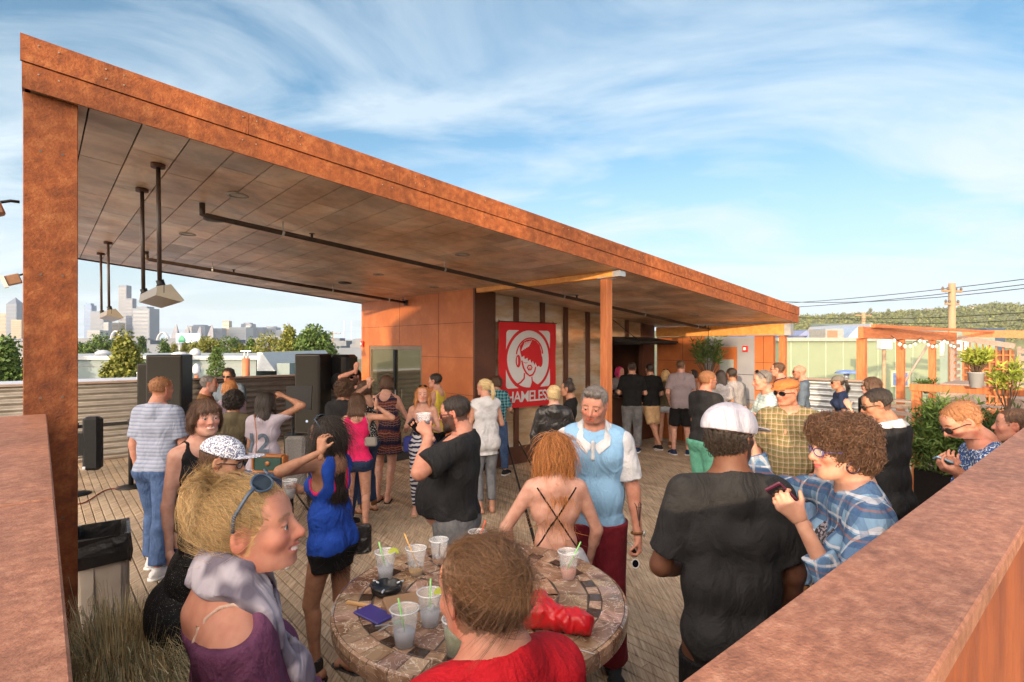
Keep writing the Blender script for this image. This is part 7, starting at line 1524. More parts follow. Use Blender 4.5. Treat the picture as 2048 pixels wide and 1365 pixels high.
# ---- at the bar
P_bar = person(1238, 11.75, 1.64, 172, 'pink-haired bartender behind the counter', 'f', skin=PK, hair=dict(t='long', m=HPK, len=.12, fl=.18, vol=True), top=dict(m=heather, sleeve=.7, neck='crew'), bot=dict(m=blk), hres=.007, hyaw=-35, armL=(.3, .2, -1, -.3, 1, -.2), armR=(.3, .2, -1, -.3, 1, -.2))
person(1264, 10.65, 1.775, 14, 'man in a black tee and grey trousers leaning at the bar counter', 'm', skin=LT, hair=dict(t='short', m=HDK, thick=.010), top=dict(m=blk, sleeve=.8, sc=.016, loose=.015, hem=-.09), bot=dict(m=grey_jean, lc=.015, shin=.02), shoes=Sh(navy, sole=sole_w), armL=(.3, .1, -1, -.3, .9, -.1), armR=(.3, .1, -1, -.3, .9, -.1))
person(1301, 10.85, 1.735, -8, 'man in a black tee and khaki shorts with crossed legs at the bar', 'm', skin=LT, hair=dict(t='short', m=HDK, thick=.012), top=dict(m=blk, sleeve=.8, sc=.016, loose=.015, hem=-.09, bell=.02), bot=dict(t='shorts', m=khaki, len=.92, bell=.03), shoes=Sh(black_shoe, sole=sole_w), footR=(.12, .0), footL=(-.14, -.12), armR=(.25, -.05, -1, -.2, .8, -.3))
person(1331, 11.1, 1.60, 20, 'blonde woman in an olive top and white shorts at the bar', 'f', skin=LT, hair=dict(t='long', m=HB, len=.22), top=dict(m=olive, sleeve=.4), bot=dict(t='shorts', m=fab('pale_denim', (.48, .52, .60)), len=.28), shoes=dict(t='sandal', m=brown_c), glasses=dict(up=True, size=(.025, .017)), armL=(.25, .2, -1, -.4, 1, -.2))
person(1362, 10.4, 1.825, 10, 'tall man from behind in a grey checked shirt and black shorts', 'm', skin=PK, hyaw=22, hair=dict(t='short', m=HBR, quiff=True), top=dict(m=check_grey, sleeve=.78, sc=.016, loose=.015, hem=-.13, bell=.02), bot=dict(t='shorts', m=blk, len=.92, bell=.025), shoes=Sh(navy, sole=sole_w), armL=(.25, -.05, -1, -.2, .6, -.7), armR=(.22, .0, -1, 0, .35, -1), toe=22, footL=(.13, 0), footR=(.12, 0))
person(1390, 11.3, 1.60, -100, 'dark-haired woman in glasses and a red top behind the tall man', 'f', skin=TN_, hair=dict(t='bob', m=HDK), top=dict(m=red_c, sleeve=0, neck='tank'), bot=dict(m=denim_dk), shoes=Sh(khaki), glasses=dict(size=(.026, .018)), armR=(.3, .2, -1, -.3, .9, .1))
P_green = person(1410, 6.6, 1.795, 62, 'bearded man with glasses in a black tee and mint green shorts', 'm', skin=RD, hyaw=18, hres=.005, bw=1.05, belly=.35, hair=dict(t='short', m=HGN, thick=.012), beard=((.20, .11, .07), .6), glasses=dict(m=frame_b, lens=clear_m, size=(.025, .016)), top=dict(m=blk2, sleeve=.8, sc=.018, loose=.015, hem=-.07, bell=.02), bot=dict(t='shorts', m=green_s, len=1.05, c=.03, lc=.02, bell=.02), shoes=Sh(black_shoe), armR=(.12, .0, -1, -.05, .45, -1), armL=(.1, .1, -1, 0, .6, -.8))
person(1441, 9.0, 1.70, 25, 'woman with long black hair in a pale tee behind the man in green shorts', 'f', skin=OL, hair=dict(t='long', m=HDK, len=.38), top=dict(m=heather, sleeve=.6), bot=dict(m=denim_dk), shoes=Sh(black_shoe))
person(1466, 9.2, 1.72, -12, 'dark-haired man in a two-tone grey raglan shirt near the grey door', 'm', skin=TN_, hair=dict(t='short', m=HDK, thick=.010), top=dict(m=heather, sleeve=0, loose=.01, c=.018), top2=dict(name='raglan_sleeves', m=fab('slate', (.13, .14, .15)), sleeve=1.8, c=.014, hem=.32), bot=dict(m=denim_dk), shoes=Sh(black_shoe))
# ---- right
person(1537, 6.1, 1.835, -78, 'man in a pale checked shirt with sunglasses on his head looking at a phone', 'm', skin=RD, hpitch=10, hair=dict(t='crop', m=HGY), glasses=dict(up=True, size=(.026, .018)), top=dict(m=plaid_pale, sleeve=.8, loose=.015), bot=dict(m=denim), shoes=Sh(black_shoe), armL=(.1, .35, -1, -.3, .9, .6), armR=(.1, .45, -1, -.2, .9, .6), handL=dict(curl=60))
person(1562, 8.6, 1.84, -60, 'man with brown hair and glasses at the canopy post', 'm', skin=RD, hair=dict(t='short', m=HBR), glasses=dict(m=frame_b, lens=clear_m), top=dict(m=navy, sleeve=.8), bot=dict(m=denim), shoes=Sh(black_shoe))
P_orange = person(1578, 4.6, 1.84, 206, 'man in an orange flat cap, sunglasses and tan plaid shirt', 'm', res=.009, hres=.0045, cres=.008, skin=RD, bw=1.02, belly=.2, hyaw=42, hpitch=6, hair=dict(t='crop', m=HGN, nape=-.03), hat=dict(t='flat', m=hat_orange), glasses=dict(size=(.027, .018), th=.003), beard=((.30, .15, .08), .35), top=dict(m=plaid_tan, neck='v', sleeve=.85, sc=.020, bell=.02, loose=.022, hem=-.13, fold=.006), bot=dict(m=denim_lt, lc=.012), shoes=Sh(brown_c), armR=(.24, .0, -1, .0, .4, -1), armL=(.25, .1, -1, -.2, .7, -.4))
person(1606, 8.85, 1.785, -66, 'bald bearded man in sunglasses and a slate blue hoodie', 'm', skin=RD, hair=dict(t='bald'), beard=((.22, .12, .07), .6), glasses=dict(size=(.027, .018), th=.003), hres=.006, top=dict(m=teal_b, sleeve=1.8, sc=.016, loose=.02, name='hoodie', hood=True), bot=dict(t='shorts', m=khaki, len=1.0), shoes=Sh(navy, sole=sole_w), armL=(.15, .1, -1, -.2, .7, -.5))
person(1682, 8.4, 1.625, -76, 'woman in a grey-brown cap and dark top by the bright corrugated fence', 'f', skin=TN_, hair=dict(t='pony', m=HDK, len=.22), hat=dict(t='cap', m=cap_dim), glasses=dict(size=(.024, .017)), top=dict(m=navy, sleeve=.7), bot=dict(m=denim_dk), shoes=Sh(black_shoe))
person(1752, 6.4, 1.735, -40, 'short brown-haired person half hidden behind the man in the dark suit', 'f', skin=PK, hair=dict(t='bob', m=HBR, thick=.012), glasses=dict(size=(.024, .017)), top=dict(m=fab('rose', (.5, .30, .27)), sleeve=.3), bot=dict(m=denim_dk), shoes=Sh(black_shoe), armL=(.4, .3, -1, -.2, .6, 1))
P_suit = person(1776, 3.95, 1.80, -30, 'man from behind in a dark suit jacket and sunglasses looking down', 'm', res=.009, hres=.0045, cres=.008, skin=TN_, hyaw=-38, hpitch=18, hair=dict(t='crop', m=HDK, nape=-.04), glasses=dict(size=(.025, .017), th=.003), top=dict(m=blk2, sleeve=1.92, sc=.018, loose=.03, hem=-.24, c=.018, neck='crew', name='suit_jacket', fold=.003), bot=dict(m=denim_dk), shoes=Sh(black_shoe), armR=(.16, .1, -1, .0, .25, -1), armL=(.15, .15, -1, -.1, .6, -.7), top2=dict(name='collar', m=white_c, sleeve=0, hem=.50, c=.030, neck='crew'))
P_print = person(2002, 3.0, 1.835, -62, 'sandy-haired man in a blue printed shirt and sunglasses reading his phone', 'm', res=.008, hres=.004, cres=.007, skin=RD, lean=15, sy=-.05, hyaw=-14, hpitch=18, hair=dict(t='crop', m=HGN, nape=-.05, strands=1200, flow='up', sl=.02), glasses=dict(size=(.026, .018), th=.0028), top=dict(m=print_blue, sleeve=1.75, sc=.020, loose=.02, hem=-.08, fold=.006), bot=dict(m=denim_dk), shoes=Sh(black_shoe), armL=('w', (1925, 2.80, 950), (.4, -.5, -1)), armR=('w', (1915, 3.0, 945), (.3, -.3, -1)), handL=dict(curl=50, palm=(-.3, .3, .9), dir=(0, .8, .3)), handR=dict(curl=50, palm=(-.3, .3, .9)))
P_edge = person(2058, 3.45, 1.70, -50, 'brown-haired person in a slate blue jacket at the right edge behind the parapet', 'm', res=.010, skin=RD, hair=dict(t='crop', m=HBR), top=dict(m=fab('jacket_blue', (.05, .08, .15)), sleeve=1.8, loose=.02, c=.022, name='jacket'), bot=dict(m=denim_dk), shoes=Sh(black_shoe), armL=(.5, .1, -1, .1, .5, -1), sy=.02)
import time as _t
_t0 = _t.time()
def _job(p):
    try: return compute_person(p)
    except Exception as e:
        import traceback; traceback.print_exc(); return None
with ThreadPoolExecutor(4) as ex: RES = list(ex.map(_job, PEOPLE))
print('people computed', round(_t.time() - _t0, 1), 's', sum(len(o[1]) for r in RES if r for o in r[0]), 'verts')
for p, r in zip(PEOPLE, RES):
    if not r: continue
    out, sk = r; root = empty('person', p['loc'], -R(p['hd']), p['label'], 'person'); p['root'] = root; p['sk'] = sk
    for name, v, q, col, mt, _ in out:
        if len(q) == 0: continue
        o = mesh_np(name, v, q, SKIN if mt == 'skin' else mt, root, col=col)
        if name == 'body': p['body'] = o
    if sk['fine']: eyes(p, sk, root)
    if p.get('glasses'): glasses(p, sk, root)
    if p.get('hat'): p['hatX'] = hat(p, sk, root)
def wpt(p, v):                                                       # person frame -> world
    a = -R(p['hd']); v = np.asarray(v, float); return Vector((p['loc'][0] + v[0] * math.cos(a) - v[1] * math.sin(a), p['loc'][1] + v[0] * math.sin(a) + v[1] * math.cos(a), v[2]))
def grip(p, nm, along=.085, out=.03):
    sk = p['sk']; s = 1 if nm == 'R' else -1; d = nrm(sk['wr' + nm] - sk['el' + nm]); sp = p.get('hand' + nm, {})
    if 'dir' in sp: d = nrm(np.asarray(sp['dir'], f32) * A(s, 1, 1))
    n = np.asarray(sp.get('palm', (-1, .15, 0)), f32) * A(s, 1, 1); n = nrm(n - d * float(n @ d)); w = np.cross(d, n) * s
    return sk['wr' + nm] + d * along + n * out, d, n, w
# ------------------------------------------------------------------ details that belong to single people (children) and things they hold
def child_surf(p, name, L, lo, hi, h, mat, disp=None, damp=0, col=None):
    v, q = surf(L, lo, hi, h, disp, damp); return mesh_np(name, v, q, mat, p['root'], col=(np.ones((len(v), 3)) if col else None))
def ctube(p, name, pts, r, mat, n=8, parent=None):
    mb = MB(); mb.tube([tuple(x) for x in pts], r, n); return mb.build(name, mat, parent or p['root'])
# polo: white sleeves, collar, placket; watch; tattoo
p = P_polo; sk = p['sk']; k = sk['k']; T = sk['T']
for nm in 'RL':
    L = [('u', 0, ccap(sk['sh' + nm], sk['el' + nm], .055 * k + .010, .044 * k + .020, .78, .008))]
    child_surf(p, 'sleeve', L, np.minimum(sk['sh' + nm], sk['el' + nm]) - .14, np.maximum(sk['sh' + nm], sk['el' + nm]) + .14, .007, white_c, lambda P: .003 * wob(P, 26, 2), .005)
CORE = torso_ops(p, sk, .014)
def onfront(pts, dv, off):
    out = []
    for a in pts:
        q = np.array([a], f32); dv_ = nrm(dv)
        for _ in range(50):
            d = None
            for kd, kk, f in CORE: e = f(q); d = e if d is None else comb(kd, kk, d, e)
            q = q + dv_ * np.maximum(d[0] * .7, -.01)
        out.append(q[0] - dv_ * off)
    return out
for s_ in (-1, 1):
    ts = np.linspace(0, 1, 7); inn = onfront([T(s_ * (.066 * (1 - t) + .004), .35, .525 - .050 * t) for t in ts], (0, -1, -.15), .004); outr = onfront([T(s_ * (.066 * (1 - t) + .040 * (1 - .1 * t)), .35, .495 - .065 * t) for t in ts], (0, -1, -.15), .007); mb = MB(); n_ = len(inn)
    inn[0] = T(s_ * .062, .0, .565); outr[0] = T(s_ * .098, .0, .535); bk = [T(s_ * .03, -.06, .575), T(s_ * .045, -.085, .535)]
    vs_ = [tuple(bk[0])] + [tuple(x) for x in inn] + [tuple(bk[1])] + [tuple(x) for x in outr]; m_ = n_ + 1; o2 = A(0, .004, .004); vs_ += [tuple(np.array(v_) + o2) for v_ in vs_]
    fs_ = [(i, i + 1, m_ + i + 1, m_ + i) for i in range(m_ - 1)] + [(2 * m_ + i, 3 * m_ + i, 3 * m_ + i + 1, 2 * m_ + i + 1) for i in range(m_ - 1)]; mb.add(vs_, fs_, True); mb.build('collar', white_c, p['root'])
L = [('u', 0, cap(T(0, .104, .45), T(0, .110, .36), .013, .013))]; child_surf(p, 'placket', L, T(0, .12, .38) - .1, T(0, .12, .38) + .1, .005, white_c)
w = sk['wrL']; d = nrm(sk['elL'] - sk['wrL']); c = w + d * .02
mb = MB(); 
strap = [c + .036 * (math.cos(a) * np.cross(d, A(0, 1, 0)) + math.sin(a) * np.cross(d, np.cross(d, A(0, 1, 0)))) for a in np.linspace(0, 2 * math.pi, 21)]
mb.tube([tuple(x) for x in strap], .007, 6, caps=False); wt = mb.build('watch', brown_c, p['root'])
mb = MB(); o_ = c + nrm(A(-1, .2, 0)) * .036; mb.tube([tuple(o_), tuple(o_ + nrm(A(-1, .2, 0)) * .009)], .018, 16); mb.build('watch_face', steel, wt)
gp, gd, gn, gw = grip(p, 'L', .085, .028)
def loose_glasses(loc, rot, label, mat, lens):
    t = empty('sunglasses', loc, 0, label, 'sunglasses'); t.rotation_euler = rot
    for s in (-1, 1):
        n = 20; ring = [(s * .034 + .027 * math.cos(2 * math.pi * i / n), 0, .022 * math.sin(2 * math.pi * i / n)) for i in range(n)]
        mb = MB(); mb.tube(ring + [ring[0]], .0035, 6, caps=False); mb.build('rim', mat, t)
        mb = MB(); mb.add(ring + [(x, .002, z) for x, y, z in ring], [tuple(range(n)), tuple(range(2 * n - 1, n - 1, -1))]); mb.build('lens', lens, t)
        mb = MB(); mb.tube([(s * .062, 0, .006), (s * .066, .06, .006), (s * .064, .13, -.01)], .003, 6); mb.build('temple', mat, t)
    return t
loose_glasses(wpt(p, gp + A(0, 0, -.045)), (R(15), R(80), R(20)), 'white-framed sunglasses dangling from the blue-polo man\'s hand', pm('frame_white', (.75, .75, .75), rough=.3), lens_m)
mb = MB(); e, wr = sk['elL'], sk['wrL']; fd = nrm(wr - e); sd_ = nrm(np.cross(fd, A(0, 1, 0)) * -1); fw = nrm(A(-.55, .9, 0) - fd * float(fd @ A(-.55, .9, 0)))
base = e + fd * .05
for a, b in (((.0, -.012), (.10, .004)), ((.0, .016), (.10, .006)), ((-.004, .0), (.13, .006)), ((.004, -.022), (-.012, -.006)), ((.02, -.018), (.02, .004)), ((-.01, .022), (.02, .010))):
    q = []
    for s_, c_ in ((0, a), (1, b)): r_ = .0405 * k - .0095 * c_[0] / .2; an = c_[1] / .04; side = np.cross(fd, fw); q.append(base + fd * (c_[0] + .03) + (fw * math.cos(an) + side * math.sin(an)) * (r_ + .0022))
    mb.tube([tuple(q[0]), tuple((q[0] + q[1]) / 2 + fw * .0008), tuple(q[1])], .0022, 5)
mb.build('tattoo', pm('ink', (.03, .035, .04), rough=.6), p['root'])
# bare-back woman: crossed straps and band following the back
p = P_redhead; sk = p['sk']; k = sk['k']
def on_back(pts, r=.0045, off=.0):
    """project points to the back of the torso"""
    L = torso_ops(p, sk); res = []
    for x, z in pts:
        q = sk['T'](x, -.25, z)[None].repeat(1, 0); dirv = sk['Rt'] @ A(0, 1, 0)
        for _ in range(40):
            d = None
            for kd, kk, f in L: e = f(q); d = e if d is None else comb(kd, kk, d, e)
            q = q + dirv * np.maximum(d[0] * .7, -.01)
        res.append(q[0] - dirv * (.001 + off))
    return res
ctube(p, 'strap', on_back([(.115 - .24 * t, .46 - .36 * t) for t in np.linspace(0, 1, 14)]), .0045, blk)
ctube(p, 'strap', on_back([(-.115 + .24 * t, .46 - .36 * t) for t in np.linspace(0, 1, 14)]), .0045, blk)
ctube(p, 'back_band', on_back([(-.14 + .28 * t, .090) for t in np.linspace(0, 1, 12)], off=-.004), .010, blk)
# blonde: scarf, bra strap, loose strands at the bun
p = P_blonde; sk = p['sk']; k = sk['k']; T = sk['T']
pts = [T(0, -.07, .56), T(-.075, -.03, .555), T(-.09, .05, .52), T(-.03, .115, .46), T(.03, .13, .38), T(.04, .135, .25), T(.05, .14, .05)]
pts2 = [T(0, -.07, .56), T(.06, -.045, .56), T(.085, .02, .54), T(.11, .085, .47), T(.105, .13, .36), T(.09, .14, .2), T(.08, .14, .0)]
def _mx(a, b): return lambda P: np.maximum(a(P), b(P))
def _un(L):
    def f(P):
        d = None
        for kd, kk, g in L: e = g(P); d = e if d is None else comb(kd, kk, d, e)
        return d
    return f
band = [('u', .03, cap(a, b, .036, .040)) for Q_ in (pts, pts2) for a, b in zip(Q_[:-1], Q_[1:])]; band += [('u', .03, cap(pts[-1], pts[-1] + A(0, 0, -.2), .05))]
core = _un(torso_ops(p, sk, .024) + [('u', .03, cap(sk['nb'] + A(0, 0, -.02), sk['nb'] + A(0, 0, .035), .074 * k, .068 * k))])
child_surf(p, 'scarf', [('u', 0, _mx(core, _un(band)))], np.min(pts + pts2, 0) - .12, np.max(pts + pts2, 0) + .10, .005, scarf_m, lambda P: .0045 * np.sin(P[:, 0] * 120 + P[:, 2] * 90 + 3 * np.sin(P[:, 1] * 30 + P[:, 2] * 14)) * .8, .007)
def surf_line(p, pts, frm, off=.001):
    sk = p['sk']; L = torso_ops(p, sk) + arm_ops(p, sk, 'R') + arm_ops(p, sk, 'L'); out = []
    for a in pts:
        q = np.array([a], f32); dv = nrm(frm)
        for _ in range(40):
            d = None
            for kd, kk, f in L: e = f(q); d = e if d is None else comb(kd, kk, d, e)
            q = q + dv * np.maximum(d[0] * .7, -.01)
        out.append(q[0] - dv * off)
    return out
pl_ = [T(.135, .0, .62), T(.125, -.05, .62), T(.11, -.09, .60)]
st1 = surf_line(p, [T(.12 - .035 * t, .05 - .14 * t, .66) for t in np.linspace(0, 1, 7)], (0, 0, -1)); st2 = surf_line(p, [T(.085 - .01 * t, -.30, .47 - .14 * t) for t in np.linspace(0, 1, 6)], (0, 1, 0))
ctube(p, 'bra_strap', st1 + st2, .0045, fab('strap_beige', (.55, .38, .30)))
# curly woman: earring, necklace, inner top
p = P_plaid; sk = p['sk']; T = sk['T']
for s in (-1, 1):
    c = head_piece(sk, [(s * .080, -.008, -.058)])[0]; rg = [c + .021 * (math.cos(a) * (sk['Rh'] @ A(0, 1, 0)) + math.sin(a) * A(0, 0, 1)) for a in np.linspace(0, 2 * math.pi, 21)]; ctube(p, 'earring', rg, .0035, pm('earring_plum', (.03, .01, .02), rough=.3), 6)
nk = surf_line(p, [T(.075 * math.cos(a), .28, .49 - .17 * math.sin(a)) for a in np.linspace(.15, math.pi - .15, 15)], (0, -1, 0), .004); ctube(p, 'necklace', nk, .003, brown_c, 6)
bd = pm('bead_turquoise', (.05, .33, .33), rough=.3)
for i in (4, 6, 7, 8, 10): mb = MB(); mb.lathe([(.001, -.009), (.008, -.004), (.008, .004), (.001, .009)], 8, c=tuple(nk[i] + A(0, .005, -.004))); mb.build('bead', bd, p['root'])
L = [('u', 0, torso_ops(p, sk, .006)[2][2])] + torso_ops(p, sk, .006)[3:7] + [('i', .01, plane(T(0, 0, .40), (0, 0, 1))), ('i', .004, plane(T(0, 0, .1), (0, 0, -1)))]
child_surf(p, 'camisole', L, T(0, 0, .25) - .25, T(0, 0, .25) + .25, .008, floral)
# phones and other held things
def phone(p, nm, label, back=(.03, .02, .02), tilt=0, sz=(.060, .118, .009), along=.075, out=.035):
    q, d, n, w = grip(p, nm, along, out); t = empty('phone', wpt(p, q), 0, label, 'phone')
    a = -R(p['hd']); M3 = np.array([[math.cos(a), -math.sin(a), 0], [math.sin(a), math.cos(a), 0], [0, 0, 1]]); X_, Y_, Z_ = M3 @ w, M3 @ d, M3 @ (-n)
    t.rotation_euler = Matrix(((X_[0], Y_[0], Z_[0]), (X_[1], Y_[1], Z_[1]), (X_[2], Y_[2], Z_[2]))).to_euler()
    mb = MB(); mb.box(-sz[0] / 2, sz[0] / 2, -sz[1] / 2, sz[1] / 2, -sz[2] / 2, sz[2] / 2, b=.003); mb.build('case', pm('phone_' + label[:6].replace(' ', '_'), back, rough=.3), t)
    for z in (sz[2] / 2 + .0004, -sz[2] / 2 - .0006): mb = MB(); mb.box(-sz[0] * .44, sz[0] * .44, -sz[1] * .42, sz[1] * .42, min(z, z * .98), max(z, z * .98)); mb.build('screen', lens_m, t)
phone(P_plaid, 'L', 'black phone with a pink edge in the curly-haired woman\'s hand', (.07, .01, .03)); phone(P_print, 'L', 'pale blue phone held by the man in the printed shirt', (.25, .42, .55)); phone(P_beard, 'R', 'dark phone held up by the heavy bearded man')
def cup_geo(t, h=.12, r0=.031, r1=.045, fill=.045, liquid=None, ice=0, straw=None, wedge=None, sub=None):
    cm = pm('clear_plastic', (.92, .94, .96), rough=.06, alpha=.24, spec=.9)
    mb = MB(); mb.lathe([(r0 * .9, 0), (r0, .002), (r1, h), (r1 + .003, h + .002), (r1 + .001, h + .004), (r1 - .0012, h), (r0 - .0012, .004), (.001, .004)], 28, cap=False); mb.build('cup_wall', cm, t)
    mb = MB(); mb.lathe([(r1 + .0005, h - .001), (r1 + .0035, h + .001), (r1 + .0035, h + .004), (r1, h + .0045)], 28, cap=False); mb.build('rim', pm('rim_plastic', (.85, .87, .9), rough=.1, alpha=.6), t)
    if liquid: rr_ = r0 + (r1 - r0) * fill / h - .002; mb = MB(); mb.lathe([(r0 - .0025, .005), (rr_, fill), (.001, fill + .0005)], 24); mb.build('drink', pm('drink_%d' % int(liquid[0] * 100 + liquid[2] * 1000), liquid, rough=.08, alpha=.72), t)
    rr_ = random.Random(int(t.location.x * 1000)); 
    for i in range(ice):
        a = rr_.uniform(0, 6.28); r = rr_.uniform(0, r0 * .6); z = rr_.uniform(.012, max(fill, .03) + .01); s_ = .0095; M4 = Matrix.Translation((r * math.cos(a), r * math.sin(a), z)) @ Matrix.Rotation(rr_.uniform(0, 3), 4, 'X') @ Matrix.Rotation(rr_.uniform(0, 3), 4, 'Z')
        mb = MB(); mb.box(-s_, s_, -s_, s_, -s_, s_, M4, b=.002); mb.build('ice_cube', pm('ice_cube', (.85, .90, .97), rough=.15, alpha=.55), t)
    if straw:
        col, dx, dy, ln = straw; mb = MB(); mb.tube([(-dx * .4, -dy * .4, .008), (dx, dy, ln)], .0033, 8); mb.build('straw', col, t)
    if wedge:
        mb = MB(); n = 12; vs = []
        for y in (-.004, .004): vs += [(0, y, 0)] + [(.024 * math.cos(R(180 * i / n)), y, .024 * math.sin(R(180 * i / n))) for i in range(n + 1)]
        m_ = n + 2; fs = [tuple(range(m_ - 1, -1, -1)), tuple(range(m_, 2 * m_))] + [(i, (i + 1) % m_, m_ + (i + 1) % m_, m_ + i) for i in range(m_)]
        mb.add([Vector(v) + Vector((r1 * .8, 0, h - .005)) for v in vs], fs); mb.build('lime_wedge', pm('citrus', wedge, rough=.4), t)
q, d, n, w = grip(P_strap, 'L', .08, .045); t = empty('cup', wpt(P_strap, q) - Vector((0, 0, .05)), 0, 'plastic cup held by the woman in the striped maxi skirt', 'cup'); cup_geo(t, liquid=(.25, .12, .08), fill=.07)
q, d, n, w = grip(P_beard, 'L', .08, .05); t = empty('cup', wpt(P_beard, q) - Vector((0, 0, .04)), 0, 'clear cup with a dark drink held by the heavy bearded man', 'cup'); cup_geo(t, liquid=(.08, .05, .05), fill=.07, ice=3)
t = empty('cup', at(604, 3.35, 960), 0, 'clear cup in front of the woman in the blue tank top', 'cup'); 
q, d, n, w = grip(P_tank, 'R', .08, .04); t.location = wpt(P_tank, q) - Vector((0, 0, .05)); cup_geo(t, liquid=(.5, .5, .52), fill=.06)
# headphones on the man by the fence
p = P_dj; sk = p['sk']; rg = head_piece(sk, [(.088 * math.cos(a), 0, .01 + .115 * math.sin(a)) for a in np.linspace(0, math.pi, 15)]); hp_ = ctube(p, 'headphones', rg, .009, black)
for s in (-1, 1): q = head_piece(sk, [(s * .075, 0, 0), (s * .10, 0, 0)]); mb = MB(); mb.tube([tuple(q[0]), tuple(q[1])], .034, 14); mb.build('ear_pad', black, hp_)
# cap logo patch (small rounded rectangle) on the grey cap
X, M = P_cap['hatX']; sk = P_cap['sk']
def cap_patch(az, z, w, h, mat, nm, lift=.0015):
    vs = []; n = 6; a0 = R(az)
    for j in range(2):
        for i in range(n + 1):
            a = a0 + (i / n - .5) * w / .095; zz = z + (j - .5) * h; kz = math.sqrt(max(0, 1 - ((zz - .040) / .0996) ** 2)); r1, r2 = .090 * kz, .111 * kz
            nx_, ny_ = math.sin(a), -math.cos(a); q = A(nx_ * (r1 + lift), -.014 + ny_ * (r2 + lift), zz); vs.append(sk['hc'] + M @ (q * sk['hs']))
    mb = MB(); mb.add([tuple(v) for v in vs], [(i, i + 1, n + 2 + i, n + 1 + i) for i in range(n)]); mb.build(nm, mat, P_cap['root'])
cap_patch(-40, .052, .030, .014, pm('patch_white', (.7, .7, .72)), 'cap_logo'); cap_patch(-46, .052, .011, .010, navy, 'cap_logo_mark', .0024); cap_patch(-34, .052, .008, .010, red_c, 'cap_logo_mark', .0024)
# jersey number
p = P_jersey; sk = p['sk']
fc = bpy.data.curves.new('number', 'FONT'); fc.body = '12'; fc.size = .26; fc.offset = .006; fo = bpy.data.objects.new('number', fc); C.objects.link(fo); bpy.context.view_layer.update()
me = bpy.data.meshes.new_from_object(fo.evaluated_get(bpy.context.evaluated_depsgraph_get())); bpy.data.objects.remove(fo)
import bmesh
bm = bmesh.new(); bm.from_mesh(me); bmesh.ops.triangulate(bm, faces=bm.faces[:])
for _ in range(3): bmesh.ops.subdivide_edges(bm, edges=[e for e in bm.edges if e.calc_length() > .04], cuts=1); bmesh.ops.triangulate(bm, faces=bm.faces[:])
co = [v.co.copy() for v in bm.verts]; mx_ = (max(c.x for c in co) + min(c.x for c in co)) / 2
shv = [o for o in RES[PEOPLE.index(p)][0] if o[0] == 'shirt'][0][1]
for v in bm.verts:
    x = (v.co.x - mx_) * 1.05; z = sk['T'](0, 0, .14)[2] + v.co.y; dd = (shv[:, 0] - x) ** 2 + (shv[:, 2] - z) ** 2; c_ = shv[(dd < .025 ** 2)]; y = c_[:, 1].min() if len(c_) else -.13; v.co = Vector((x, y - .006, z))
bm.to_mesh(me); bm.free(); me.materials.clear(); me.materials.append(teal_b); me.name = 'jersey_number'; o = bpy.data.objects.new('jersey_number', me); C.objects.link(o); o.parent = p['root']
# bags
def bag(loc, w, d, h, mat, label, strap=None, trim=None, rz_=0, name='handbag', flap=None):
    t = empty(name, loc, rz_, label, 'bag'); mb = MB(); mb.box(-w / 2, w / 2, -d / 2, d / 2, 0, h, b=min(d, h) * .28); mb.build('bag_body', mat, t)
    if trim:
        mb = MB(); mb.box(-w / 2 - .004, w / 2 + .004, -d / 2 - .004, d / 2 + .004, 0, h * .18, b=.01); mb.build('trim', trim, t)
        for s in (-1, 1): mb = MB(); mb.box(s * w / 2 - .012, s * w / 2 + .012, -d / 2 - .005, d / 2 + .005, h * .19, h * .96, b=.008); mb.build('side_trim', trim, t)
        mb = MB(); mb.box(-w / 2 + .014, w / 2 - .014, -d / 2 - .003, d / 2 + .003, h * .88, h * 1.01, b=.006); mb.build('top_trim', trim, t); mb = MB(); mb.lathe([(.001, 0), (.022, .001), (.022, .004), (.001, .005)], 16); o = mb.build('badge', trim, t, loc=(0, -d / 2 - .003, h * .55)); o.rotation_euler = (R(90), 0, 0)
    if strap: mb = MB(); mb.tube([Vector(q) - Vector(loc) if False else q for q in strap], .005, 6); mb.build('strap', trim or mat, t)
    return t
bag(at(540, 5.18, 945), .30, .09, .17, pm('bag_green', (.015, .055, .045), rough=.5), 'dark green bag with tan leather edges on the jersey woman\'s hip', [(-.14, 0, .16), (-.2, .12, .34), (-.28, .22, .52)], pm('tan_leather', (.36, .13, .035), rough=.45), R(-4))
bag(at(719, 3.52, 1108), .15, .05, .19, leather, 'flat black bag hanging behind the woman in the mini skirt', [(-.05, 0, .18), (-.09, -.02, .34), (-.10, -.03, .50)], None, R(18))
bag(at(742, 5.85, 893), .13, .05, .10, pm('bag_grey', (.22, .20, .18), rough=.5), 'small grey bag hanging from the pink tank top woman\'s shoulder', [(0, 0, .10), (-.02, 0, .22), (-.06, -.02, .36)], None, 0)
bag(at(820, 6.75, 905), .16, .08, .20, pm('bag_blue', (.02, .03, .22), rough=.6), 'blue soft bag beside the striped maxi skirt', [(0, 0, .2), (.06, 0, .34), (.12, 0, .45)], None, 0)
bag(at(592, 6.0, 985), .22, .10, .62, pm('bag_silver', (.22, .21, .20), (.32, .31, .30), 60, .5), 'tall silvery tote standing beside the jersey woman', None, None, 0, 'tote_bag')
bag(at(1735, 8.15, 845), .26, .16, .40, blk, 'dark backpack worn by the woman in the grey-brown cap', None, None, R(10), 'backpack')
